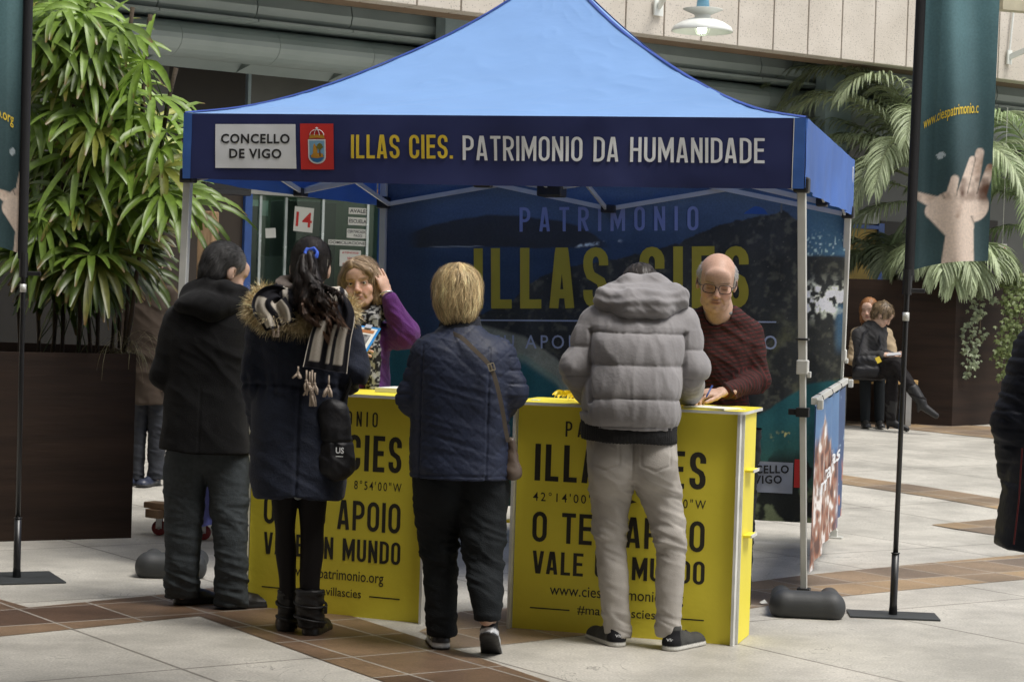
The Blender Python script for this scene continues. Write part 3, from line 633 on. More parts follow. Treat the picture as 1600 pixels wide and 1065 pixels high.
# roof: four concave faces, the hips drawn taut, the cloth between them sagging
_HT = catmull([(0, 0), (.147, .052), (.28, .133), (.41, .240), (.52, .345), (.655, .485), (.76, .610), (.865, .755), (1.0, .96)], 80)
def hip(t): return ZT+np.interp(t, _HT[:, 0], _HT[:, 1])
def roof_face(P, Q):
    def surf(u, v):
        v_ = v; base = P[None, :]*(1-u)[:, None]+Q[None, :]*u[:, None]; p = base*(1-v_)[:, None]+ctr[None, :]*v_[:, None]
        z = hip(v_); mid = (1-(2*u-1)**2); z = z-.035*mid*np.sin(np.pi*np.clip(v_, 0, 1))**.8*(1-v_)
        e_ = np.exp(-v/.16); wr = .010*e_*(vnoise(np.stack([u*9, v*34+u*10], 1))-.5)+.006*(1-np.abs(2*vnoise(np.stack([u*7+v*10, v*16-u*9], 1))-1))**3+.012*(vnoise(np.stack([u*5+v*6, v*4+3], 1))-.5); z = z+wr*np.sin(np.pi*np.clip(v_, 0, 1))*1.5*(1-.8*v)
        p[:, 2] = z; return p
    return grid_mesh('roof', 150, 110, surf)
for P, Q in ((cFL, cFR), (cFR, cBR), (cBR, cBL), (cBL, cFL)): link('roof_panel', roof_face(P, Q), M_can, tent, True)
# piped seams down the hips
M_pipe = mat('dark blue seam tape', (.02, .06, .30), .5)
for P in (cFL, cFR, cBR, cBL):
    mb = MB(); pts = []
    for v in np.linspace(0, 1, 30): q = P*(1-v)+ctr*v; q[2] = hip(v)+.004; pts.append(q)
    side = np.cross(pts[1]-pts[0], Zv); side /= np.linalg.norm(side); w_ = .013
    vs = [p+side*s_*w_+Zv*(.006 if s_ == 0 else -.002) for p in pts for s_ in (-1, 0, 1)]
    mb.add(vs, [(3*i+k, 3*i+k+1, 3*i+4+k, 3*i+3+k) for i in range(29) for k in (0, 1)]); mb.build('hip_seam', M_pipe, tent, True)
# valances hang from the eaves with a little ripple
def val_surf(P, Q, drop0, drop1, rip=.010, zt=ZT):
    d = (Q-P); L_ = np.linalg.norm(d[:2]); d = d/L_; nn = np.array([d[1], -d[0], 0])
    def s(x, y, off=0):     # x metres along, y metres down
        x = np.asarray(x, float); y = np.asarray(y, float); u = x/L_
        a = rip*1.3*(np.sin(u*19+1)+.6*np.sin(u*43+y*5)+.9*np.sin(u*7+y*9))*(y/.34)*np.sin(np.pi*np.clip(u, 0, 1))**.5
        a = a+.010*(fbm(np.stack([u*22, y*9+u*4], -1), 3)-.5)
        b = off+.006+a; base = P[None, :2] if x.ndim else P[:2]
        xy = base+d[None, :2]*x[..., None]+nn[None, :2]*b[..., None] if x.ndim else P[:2]+d[:2]*x+nn[:2]*b
        z = zt-y-.010*np.sin(np.pi*u)*np.minimum(1, y*3)
        return np.concatenate([xy, z[..., None]], -1) if x.ndim else np.array([xy[0], xy[1], z])
    return s, L_, d, nn
def valance(P, Q, m, h0, zt=ZT, name='valance', rip=.010):
    s, L_, d, nn = val_surf(P, Q, 0, h0, rip, zt); me = grid_mesh(name, 160, 10, lambda u, v: s(u*L_, v*h0)); o = link(name, me, m, tent, True); return o, s, L_, d, nn
vf, sF, LF, dF, nF = valance(cFL, cFR, M_val, .335); tag(vf, 'navy front valance with white and yellow lettering')
vr, sR, LR, dR, nR = valance(cFR, cBR, M_valb, .33); valance(cBR, cBL, M_valb, .33); valance(cBL, cFL, M_valb, .33)
# coloured ends of the front valance and its hem
for a, b_ in ((0, .045), (LF-.055, LF)):
    mb = MB(); vs = [sF(x, y, .003) for y in np.linspace(0, .335, 8) for x in (a, b_)]; mb.add(vs, [(2*i, 2*i+1, 2*i+3, 2*i+2) for i in range(7)]); link('corner_strip', mb.mesh('c', False), M_valb, vf)
mb = MB(); vs = [sF(x, y, .0035) for y in np.linspace(0, .335, 8) for x in (LF-.058, LF-.0545)]; mb.add(vs, [(2*i, 2*i+1, 2*i+3, 2*i+2) for i in range(7)]); link('edge_piping', mb.mesh('c', False), M_paper, vf)
# printed things on the front valance, placed in metres along and down
def vpx(px, py):
    u, v = onplane(px, py, np.array([cFL[0], cFL[1], ZT])+nF*.008, dF, -Zv); return u, v
def vquad(x0, y0, x1, y1, m, name, off, parent):
    a, b_ = vpx(x0, y0), vpx(x1, y0); c, d = vpx(x1, y1), vpx(x0, y1); n_ = 12
    def S(u, v, _=0):
        u = np.asarray(u); v = np.asarray(v); X = (a[0]*(1-u)+b_[0]*u)*(1-v)+(d[0]*(1-u)+c[0]*u)*v; Y = (a[1]*(1-u)+b_[1]*u)*(1-v)+(d[1]*(1-u)+c[1]*u)*v; return sF(X, Y, off)
    return link(name, grid_mesh(name, 24, 6, S), m, parent)
M_print = mat('white print', (.74, .76, .78), .5, .04); M_ylw = mat('yellow print', (.72, .53, .045), .5, .05)
M_rdp = mat('red print on cloth', (.62, .035, .03), .5, .06)
vquad(337, 194, 462, 262, M_print, 'logo_box', .004, vf); vquad(469, 193, 521, 263, M_rdp, 'crest_field', .004, vf)
def vtext(gl, x0, ya, x1, yb, ya2, yb2, m, cap=(0, 1), off=.0065):
    V, F = gl; xs = [v[0] for v in V]; a, b_ = min(xs), max(xs)
    (u0, v0), (u1, v1), (u2, v2), (u3, v3) = vpx(x0, ya), vpx(x0, yb), vpx(x1, ya2), vpx(x1, yb2)
    def S(x, y, o_):
        q = (x-a)/(b_-a); r = (y-cap[0])/(cap[1]-cap[0]); top = (u0*(1-q)+u2*q, v0*(1-q)+v2*q); bot = (u1*(1-q)+u3*q, v1*(1-q)+v3*q)
        return sF(bot[0]*(1-r)+top[0]*r, bot[1]*(1-r)+top[1]*r, o_)
    lettering([(V, F)], S, m, 'lettering', vf, off)
V, F, W_ = cond_text('ILLAS CIES.', .40, .125, .085); vtext((V, F), 549, 210, 708, 246, 210, 246, M_ylw)
V, F, W_ = cond_text('PATRIMONIO DA HUMANIDADE', .42, .115, .095); vtext((V, F), 723, 211, 1195, 248, 216, 255, M_print)
for s_, x0, x1, y0, y1 in (('CONCELLO', 346, 453, 209, 224), ('DE VIGO', 359, 440, 232, 247)):
    V, F = font_text(s_, .028, 1.12); ys_ = [v[1] for v in V]; vtext((V, F), x0, y0, x1, y1, y0, y1, M_ink, (min(ys_), max(ys_)), .0065)
# the crest: gold crown over a white edged blue shield with gold ground, tower and tree
def vpoly(pts, m, off, name='crest_mark'):
    P_ = [sF(*vpx(*p), off) for p in pts]; me = bpy.data.meshes.new(name); tri = tessellate_polygon([[Vector((p[0], p[1], 0)) for p in pts]])
    me.from_pydata([tuple(p) for p in P_], [], [tuple(t) for t in tri]); return link(name, me, m, vf)
def sh(x0, x1, y0, y1): 
    cx, w_ = (x0+x1)/2, (x1-x0)/2; return [(x0, y0), (x1, y0), (x1, y1-w_*.8)]+[(cx+w_*math.cos(a), y1-w_*.8+w_*.8*math.sin(a)) for a in np.linspace(.1, math.pi-.1, 9)]+[(x0, y1-w_*.8)]
M_gold = mat('gold print', (.55, .27, .03), .5); M_sky = mat('crest sky', (.22, .42, .60), .5); M_sea = mat('crest sea', (.03, .16, .40), .5)
vpoly(sh(481, 508.5, 217, 254.5), M_print, .0062); vpoly(sh(483, 506.5, 219, 252.5), M_sky, .0068)
vpoly([(483.5, 241), (506, 241), (505, 246), (500, 250.5), (495, 252), (489, 250.5), (484.5, 246)], M_sea, .0074)
vpoly([(485, 242), (490, 237), (504, 239), (505, 244), (495, 246), (486, 245)], M_gold, .0080)
vpoly([(488.5, 240), (489.5, 226), (491, 223), (492.5, 226), (495.5, 229), (495.5, 240)], M_gold, .0085)
vpoly([(498, 243), (498.7, 233), (500.2, 233), (501, 243)], mat('crest brown', (.16, .06, .01), .6), .0088)
M_olive = mat('crest olive', (.16, .15, .02), .6)
vpoly([(499.5+5.2*math.cos(a)*(1+.2*math.sin(5*a)), 228+4.6*math.sin(a)*(1+.2*math.cos(4*a))) for a in np.linspace(0, 6.28, 20)[:-1]], M_olive, .0092)
vpoly([(482.5, 216), (484, 210), (506, 210), (507.5, 216), (495, 214.5)], M_gold, .0062)
def varc(pts, w_, m, off):
    P_ = [sF(*vpx(*p), off) for p in pts]; mb = MB(); mb.tube(P_, w_, 5); mb.build('crest_line', m, vf)
for x, k in ((488, -1), (495, 0), (502, 1)): varc([(495+k*11*math.cos(a)*1.0*(1 if k else 0)+(0 if k else 4*math.cos(a)), 211-9*math.sin(a)) for a in np.linspace(0, math.pi/2 if k else math.pi, 8)], .0016, M_print, .006)
varc([(495, 202), (495, 198.5)], .002, M_print, .006); varc([(493, 200), (497, 200)], .002, M_print, .006)
# legs, feet, connectors
def leg(P, F_, z1=2.3, front=False):
    foot = F_.copy(); top = F_+(P-F_)*(z1/2.0); top = np.array([top[0], top[1], z1])
    mb = MB(); mid = foot*(.5)+top*.5; ex = dF; 
    mb.beam(foot+Zv*.02, foot+(top-foot)*.55, .030, .030, up=nF, bev=.003); mb.beam(foot+(top-foot)*.5, top, .040, .040, up=nF, bev=.004)
    o = mb.build('leg', M_alu, tent)
    mb = MB(); mb.box(foot+Zv*.006, (.11, .09, .01), dF, nF, Zv, .003); mb.box(foot+Zv*.03, (.045, .045, .05), dF, nF, Zv, .004); mb.build('foot_plate', M_alu, o)
    mb = MB(); q = foot+(top-foot)*.505; mb.box(q, (.056, .056, .07), dF, nF, Zv, .006); q = foot+(top-foot)*.49; mb.box(q+dF*.03, (.02, .03, .03), dF, nF, Zv, .004); mb.build('leg_collar', M_alu, o)
    mb = MB(); q = foot+(top-foot)*(2.03/2.3); mb.box(q, (.075, .075, .075), dF, nF, Zv, .01); mb.build('slider', M_blk, o)
    return o, foot, top
legs = {k: leg(P, s_) for k, P, s_ in (('FL', FL, fFL), ('FR', FR, fFR), ('BR', BR, fBR), ('BL', BL, fBL))}
# scissor trusses
def truss(P, Q):
    P = P+(ctr-P)*.02; Q = Q+(ctr-Q)*.02; M_ = (P+Q)/2; zl, zh = 2.02, 2.29
    d = (Q-P)/np.linalg.norm(Q-P); n_ = np.array([-d[1], d[0], 0])*.014
    for k, (A_, B2) in enumerate(((P, M_), (M_, Q))):
        for sgn, z0, z1 in ((1, zl, zh), (-1, zh, zl)):
            mb = MB(); mb.beam(A_+Zv*z0+n_*sgn, B2+Zv*z1+n_*sgn, .014, .028, bev=.002); mb.build('truss_bar', M_alu, tent)
    for z in (zl, zh):
        mb = MB(); mb.box(M_+Zv*z, (.09, .06, .05), d, np.array([-d[1], d[0], 0]), Zv, .008); mb.build('truss_joint', M_blk, tent)
    return M_
mids = [truss(P, Q) for P, Q in ((FL, FR), (FR, BR), (BR, BL), (BL, FL))]
for m_ in mids:
    for z0, z1, sg in ((2.02, 2.34, 1), (2.29, 2.07, -1)):
        mb = MB(); n_ = np.cross((ctr-m_)/np.linalg.norm(ctr-m_), Zv)*.014*sg; mb.beam(m_+Zv*z0+n_, ctr+Zv*z1+n_, .014, .028, bev=.002); mb.build('truss_bar', M_alu, tent)
mb = MB(); mb.beam(ctr+Zv*2.02, ctr+Zv*3.42, .035, .035); mb.build('centre_post', M_alu, tent)
mb = MB(); mb.box(ctr+Zv*2.06, (.14, .14, .08), dF, nF, Zv, .01); mb.build('hub', M_blk, tent)
# straps and clamps on the front right leg
fo, fp = legs['FR'][0], legs['FR'][1]
for z, hh in ((1.0*.945, .045), (1.43*.99-.12, .01), (.085, .018)):
    mb = MB(); q_ = fp+(FR-fFR)*(z/2)+Zv*z; mb.box(q_, (.062, .056, hh), dF, nF, Zv, .003)
    if hh > .03: mb.box(q_-dF*.045+nF*0, (.05, .02, .03), dF, nF, Zv, .004)
    mb.build('strap', M_blk, fo)

# ---- back wall: a print of a rocky coast at night-blue, planned in the photograph's own layout ----
bP = BL+(BR-BL)*.004; bQ = BR-(BR-BL)*.004; dB = (bQ-bP)/np.linalg.norm(bQ-bP); LB = np.linalg.norm(bQ-bP); nB = np.array([dB[1], -dB[0], 0])
ZW0, ZW1 = .135, 2.24
def sB(x, y, off=0):
    x = np.asarray(x, float); y = np.asarray(y, float)
    a = .010*np.sin(x*5+.5)*np.sin(y*1.3)+.006*np.sin(x*13+y*2)+.004*np.sin(x*31+y*3)*(1.2-y*.4)+off-.03
    xy = bP[:2]+dB[:2]*x[..., None]+nB[:2]*a[..., None]; return np.concatenate([xy, y[..., None]], -1)
def project(V):
    V = V-np.array([0, 0, CAM_H]); z = V@FWD; return 800+FPX*(V@RT)/z, 532.5-FPX*(V@UP)/z
def poly_y(x, pts): pts = np.array(pts, float); return np.interp(x, pts[:, 0], pts[:, 1])
def coast(u, v, V):
    x, y = project(V); n1 = fbm(np.stack([x/38, y/38], 1), 5); n2 = fbm(np.stack([x/9, y/9], 1), 4); n3 = vnoise(np.stack([x/3, y/3], 1)); n4 = fbm(np.stack([x/70+3, y/16], 1), 4)
    c = np.zeros((len(x), 3)); sky_ = np.array([.030, .052, .115]); sea = np.array([.012, .024, .060])
    c[:] = sky_; c = mixc(c, sea, sstep(300, 420, y)); c = c*(.8+.5*n4)[:, None]
    c = mixc(c, (.010, .012, .030), sstep(700, 600, x)*.5)
    # far island, top left
    top = poly_y(x, [(620, 372), (680, 350), (760, 335), (830, 338), (900, 352), (950, 380), (1000, 395)])+10*(n1-.5)
    isl = sstep(-2, 2, y-top)*sstep(2, -2, y-(384+6*n1))*sstep(630, 660, x)*sstep(960, 930, x); c = mixc(c, np.array([.016, .018, .024]), isl*.9)
    surf = sstep(1.3, .2, np.abs(y-384-3*n1))*sstep(665, 690, x)*sstep(760, 740, x); c = mixc(c, (.16, .2, .28), surf*.7)
    surf = sstep(4, 0, np.abs(y-(378+(950-x)*.12)-6*n2+3))*sstep(880, 900, x)*sstep(975, 960, x)*sstep(.45, .6, n2); c = mixc(c, (.25, .32, .45), surf)
    # main mountain with the lighthouse
    top = poly_y(x, [(560, 600), (640, 540), (720, 505), (800, 470), (830, 440), (880, 418), (960, 405), (1040, 388), (1100, 362), (1150, 345), (1200, 335), (1222, 328), (1245, 342), (1262, 375), (1290, 400), (1330, 402)])+9*(n2-.5)+6*(n1-.5)
    mtn = sstep(-1.5, 1.5, y-top); rock = np.array([.013, .015, .019])[None]*(.55+1.3*n1)[:, None]+np.array([.024, .026, .022])[None]*(sstep(.52, .75, n2))[:, None]
    c = c*(1-mtn[:, None])+rock*mtn[:, None]
    lh = (np.abs(x-1221) < 1.6)*(y > 319)*(y < 332); c[lh > 0] = (.05, .06, .08)
    spk = (n3 > .93)*mtn*sstep(500, 800, x); c = mixc(c, (.10, .11, .11), spk*.5)
    # lit slope bottom right of the mountain and the scrub
    lit = sstep(.5, .68, n1)*sstep(1020, 1150, x)*sstep(470, 540, y)*sstep(660, 590, y); c = mixc(c, (.07, .075, .045), lit*.6)
    # surf and glitter at the right-hand edge
    sf = sstep(.44, .62, n2+.25*n1-.1)*sstep(1246, 1262, x)*np.exp(-((y-468-(x-1280)*.05)/20)**2); c = mixc(c, (.55, .63, .7), np.clip(sf*1.6, 0, 1))
    se = sstep(1245, 1262, x)*sstep(402, 396, y); c = mixc(c, (.035, .085, .17), se*.75); gl_ = sstep(.62, .8, n3)*se*np.exp(-((y-385)/18)**2); c = mixc(c, (.35, .5, .6), gl_*.7)
    se2 = sstep(1300, 1312, x)*sstep(470, 480, y)*sstep(560, 530, y); c = mixc(c, (.03, .07, .15), se2*.8)
    # beach and lagoon
    by = poly_y(x, [(560, 545), (620, 538), (700, 528), (760, 540), (820, 556), (870, 590), (905, 640), (1000, 700), (1100, 690), (1200, 640), (1260, 600), (1330, 590)])
    lag = sstep(-3, 3, y-by-10*(n1-.5)); teal = mixc(np.tile(np.array([.010, .050, .072]), (len(x), 1)), (.016, .045, .040), sstep(640, 780, y)); teal = teal*(.65+.8*fbm(np.stack([x/55, y/40], 1), 4))[:, None]
    sand = sstep(-34, -26, y-by)*sstep(690, 740, x)*sstep(935, 900, x)*sstep(.3, .5, n1+.25); c = mixc(c, np.array([.16, .18, .18]), sand*.85*(.5+.6*n2)); c = c*(1-lag[:, None])+teal*lag[:, None]
    c = mixc(c, (.13, .17, .165), np.exp(-((y-by-4)/7)**2)*sstep(730, 780, x)*sstep(940, 880, x)*.7)
    # rocks and meadow at the very bottom right
    g_ = sstep(755, 775, y+14*(n1-.5)); c = mixc(c, np.array([.085, .105, .075]), g_*.8*sstep(1060, 1180, x)); dk = sstep(.50, .56, n1+.5*np.exp(-((x-1232)/34)**2-((y-765)/50)**2)-.12)*sstep(690, 730, y)*sstep(1100, 1200, x); c = mixc(c, (.006, .008, .010), dk)
    tr = sstep(.6, .7, n2)*np.exp(-((x-1232)/18)**2-((y-681)/6)**2); c = mixc(c, (.30, .30, .14), np.clip(tr*2.5, 0, 1))
    return c*GAINB
GAINB = np.array([3.5, 3.2, 2.3])
bw = link('back_wall', grid_mesh('back_wall', 520, 340, lambda u, v: sB(u*LB, ZW0+v*(ZW1-ZW0)), coast), vmat('printed cloth', .5, .12, 90, .02, .35), tent, True)
def bpx(px, py): 
    u, v = onplane(px, py, np.array([bP[0], bP[1], 0])-nB*.03, dB, Zv); return u, v
def wtext(gl, x0, ya, x1, yb, ya2, yb2, m, cap, parent=bw, pxf=bpx, S_=sB, off=.004):
    V, F = gl; xs = [v[0] for v in V]; a, b_ = min(xs), max(xs); (u0, v0), (u1, v1), (u2, v2), (u3, v3) = pxf(x0, ya), pxf(x0, yb), pxf(x1, ya2), pxf(x1, yb2)
    def S(x, y, o_):
        q = (x-a)/(b_-a); r = (y-cap[0])/(cap[1]-cap[0]); return S_((u1*(1-q)+u3*q)*(1-r)+(u0*(1-q)+u2*q)*r, (v1*(1-q)+v3*q)*(1-r)+(v0*(1-q)+v2*q)*r, o_)
    return lettering([(V, F)], S, m, 'lettering', parent, off+.002)
M_lav = mat('lavender print', (.27, .33, .60), .6, .05); M_mus = mat('mustard print', (.56, .46, .045), .6, .05); M_pw = mat('pale print', (.50, .56, .68), .6, .05)
V, F, W_ = cond_text('PATRIMONIO', .42, .125, .36); wtext((V, F), 812, 324, 1091, 362, 322, 360, M_lav, (0, 1))
V, F, W_ = cond_text('ILLAS CIES', .40, .15, .14); wtext((V, F), 740, 388, 1170, 482, 384, 481, M_mus, (0, 1))
V, F = font_text('O TEU APOIO VALE UN MUNDO', .004, 1.35); ys_ = [v[1] for v in V]; wtext((V, F), 712, 523, 1214, 544, 524, 546, M_pw, (min(ys_), max(ys_)))
V, F = font_text('#maravillascies', .004, 1.0); ys_ = [v[1] for v in V]; wtext((V, F), 875, 562, 1050, 582, 562, 582, M_mus, (min(ys_), max(ys_)))
V = [(0, 0, 0), (1, 0, 0), (1, 1, 0), (0, 1, 0)]; F = [(0, 1, 2, 3)]
def bstrip(x0, y0, x1, y1, th, m, n_=30):
    mb = MB(); a, b_ = bpx(x0, y0), bpx(x1, y1); vs = []
    for i in range(n_+1):
        q = i/n_; 
        for s_ in (-.5, .5): vs.append(sB(np.array(a[0]*(1-q)+b_[0]*q), np.array(a[1]*(1-q)+b_[1]*q+s_*th), .004))
    mb.add(vs, [(2*i, 2*i+2, 2*i+3, 2*i+1) for i in range(n_)]); link('rule', mb.mesh('r', False), m, bw)
bstrip(738, 500, 1213, 503, .009, M_pw)
lb = [bpx(1128, 717), bpx(1240, 717), bpx(1240, 762), bpx(1128, 765)]
link('logo_box', grid_mesh('b', 20, 4, lambda u, v: sB((lb[0][0]*(1-u)+lb[1][0]*u), (lb[3][1]*(1-v)+lb[0][1]*v), .003)), mat('grey white print', (.36, .39, .44), .6), bw)
for s_, x0, x1, y0, y1 in (('CONCELLO', 1141, 1233, 726, 739), ('DE VIGO', 1152, 1222, 742, 755)):
    V, F = font_text(s_, .028, 1.12); ys_ = [v[1] for v in V]; wtext((V, F), x0, y0, x1, y1, y0, y1, M_ink, (min(ys_), max(ys_)), off=.006)
rb = [bpx(1242, 717), bpx(1259, 762)]
link('crest_field', grid_mesh('b', 8, 4, lambda u, v: sB(rb[0][0]*(1-u)+rb[1][0]*u, rb[1][1]*(1-v)+rb[0][1]*v, .003)), M_rdp, bw)

# ---- half-height side panels with their rails ----
def side_panel(P, Q, z0, z1, colf, nu=90, nv=160, sag=.0, rail=True):
    d = (Q-P)/np.linalg.norm(Q-P); L_ = np.linalg.norm(Q-P); nn = np.array([d[1], -d[0], 0])
    def S(x, y, off=0):
        x = np.asarray(x, float); y = np.asarray(y, float); a = .012*np.sin(x*9+y*2)+.010*np.sin(x*4-y*3)*(1-y)+off
        xy = P[:2]+d[:2]*x[..., None]+nn[:2]*a[..., None]; z = y+.018*np.abs(np.sin(x*9))*(y-z0)/(z1-z0)*-1; return np.concatenate([xy, z[..., None]], -1)
    o = link('side_panel', grid_mesh('side_panel', nu*2, nv, lambda u, v: S(.03+u*(L_-.06), z0+v*(z1-z0)), colf), vmat('printed cloth', .5, .12, 90, .02, .35), tent, True)
    mb = MB(); mb.beam(P+Zv*(z1+.015), Q+Zv*(z1+.015), .03, .035, bev=.004); mb.build('rail', M_alu, tent)
    for q in (.12, .4, .7):
        c_ = P+(Q-P)*q+Zv*(z1+.01); mb = MB(); mb.tube([c_+nn*.024*math.cos(a)+Zv*.026*math.sin(a) for a in np.linspace(0, 2*math.pi, 10)[:-1]], .0022, 5, closed=True); mb.build('tie', M_blk, o)
    for E in (P, Q):
        mb = MB(); mb.box(E+Zv*(z1+.0)+nn*.03, (.045, .03, .05), d, nn, Zv, .006); mb.build('rail_clamp', M_alu, o)
    return o, S, L_
def coral(u, v, V):
    n1 = fbm(np.stack([u*6, v*7], 1), 4); n2 = fbm(np.stack([u*34, v*11+u*6], 1), 3)*1.5-.25; n3 = vnoise(np.stack([u*60, v*30], 1))
    c = mixc(np.tile(np.array([.05, .13, .30]), (len(u), 1)), (.10, .22, .42), n1)
    h = .58+.32*np.exp(-((u-.30)/.18)**2)+.05*np.sin(u*26); reef = sstep(.05, -.05, v-h-.25*(n1-.5))*sstep(.78, .66, u)
    rc = mixc(np.tile(np.array([.30, .11, .06]), (len(u), 1)), (.40, .30, .24), sstep(.40, .7, n2)); rc = mixc(rc, (.80, .76, .74), sstep(.62, .72, n2)); rc = mixc(rc, (.10, .04, .03), sstep(.42, .3, n2))
    c = c*(1-reef[:, None])+rc*reef[:, None]; dk = sstep(.70, .80, u); c = mixc(c, (.015, .045, .14), dk*.85); c = mixc(c, (.4, .55, .7), dk*(n3 > .86)*.6)
    fish = dk*sstep(.55, .62, n2)*sstep(.5, .3, v); c = mixc(c, (.5, .16, .08), fish); return c
fm = lambda A_, B2: A_*.7+B2*.3
sp, SS, LS = side_panel(fm(fFR, FR)+(FR-FL)*.012, fm(fBR, BR)+(BR-BL)*.012, .17, .985, coral, 110, 150)
V, F = font_text('maravillas', .02, 1.0); V = fit(V, .55, 2.1, .50, .59); mbx = [(a+ (b_-.5)*.15, b_+(a-.45)*.05, z) for a, b_, z in V]
lettering([(mbx, F)], lambda x, y, o_: SS(np.array(x), np.array(y), o_+.012), M_print, 'lettering', sp)
def coral2(u, v, V):
    n1 = fbm(np.stack([u*6, v*7], 1), 4); n2 = fbm(np.stack([u*40, v*12], 1), 4); c = mixc(np.tile(np.array([.02, .02, .09]), (len(u), 1)), (.09, .10, .30), sstep(.5, .7, n2)); return c
side_panel(fm(fBL, BL)-(BR-BL)*.012, fm(fFL, FL)-(FR-FL)*.012, .17, .985, coral2, 80, 80)

# ---- leg weights ----
def weight(c, yaw, label):
    s = SDF(c+np.array([-.25, -.48, -.02]), c+np.array([.25, .2, .2]), .007); ux = np.array([math.cos(yaw), math.sin(yaw), 0]); uy = np.array([-ux[1], ux[0], 0])
    o_ = c-uy*.30
    for a, b_, r in ((-.108, .108, .062),): s.cone(o_+ux*a+Zv*.062, o_+ux*b_+Zv*.062, r, r, .01); s.cone(o_+ux*a+Zv*.045, o_+ux*b_+Zv*.045, .068, .068, .02)
    for sg in (-1, 1): s.cone(o_+ux*.105*sg+Zv*.060, o_+ux*.115*sg+uy*.30+Zv*.056, .060, .050, .02)
    s.D = np.maximum(s.D, (-(s.ax[2])[None, None, :]+.002).astype(np.float32)+np.zeros_like(s.D)); V, Q = s.mesh()
    return based('leg_weight', np_mesh('leg_weight', V, Q), mat('dark grey rubber', (.035, .037, .038), .55, bump=.1), c, label, 'weight', 'weights on the tent feet', True)
weight(fFR+np.array([-.0, -.03, 0]), math.radians(-6), 'dark rubber weight round the foot of the right front tent leg')
weight(fFL+np.array([.03, .0, 0]), math.radians(4), 'dark rubber weight round the left front tent leg, behind the black coat man')
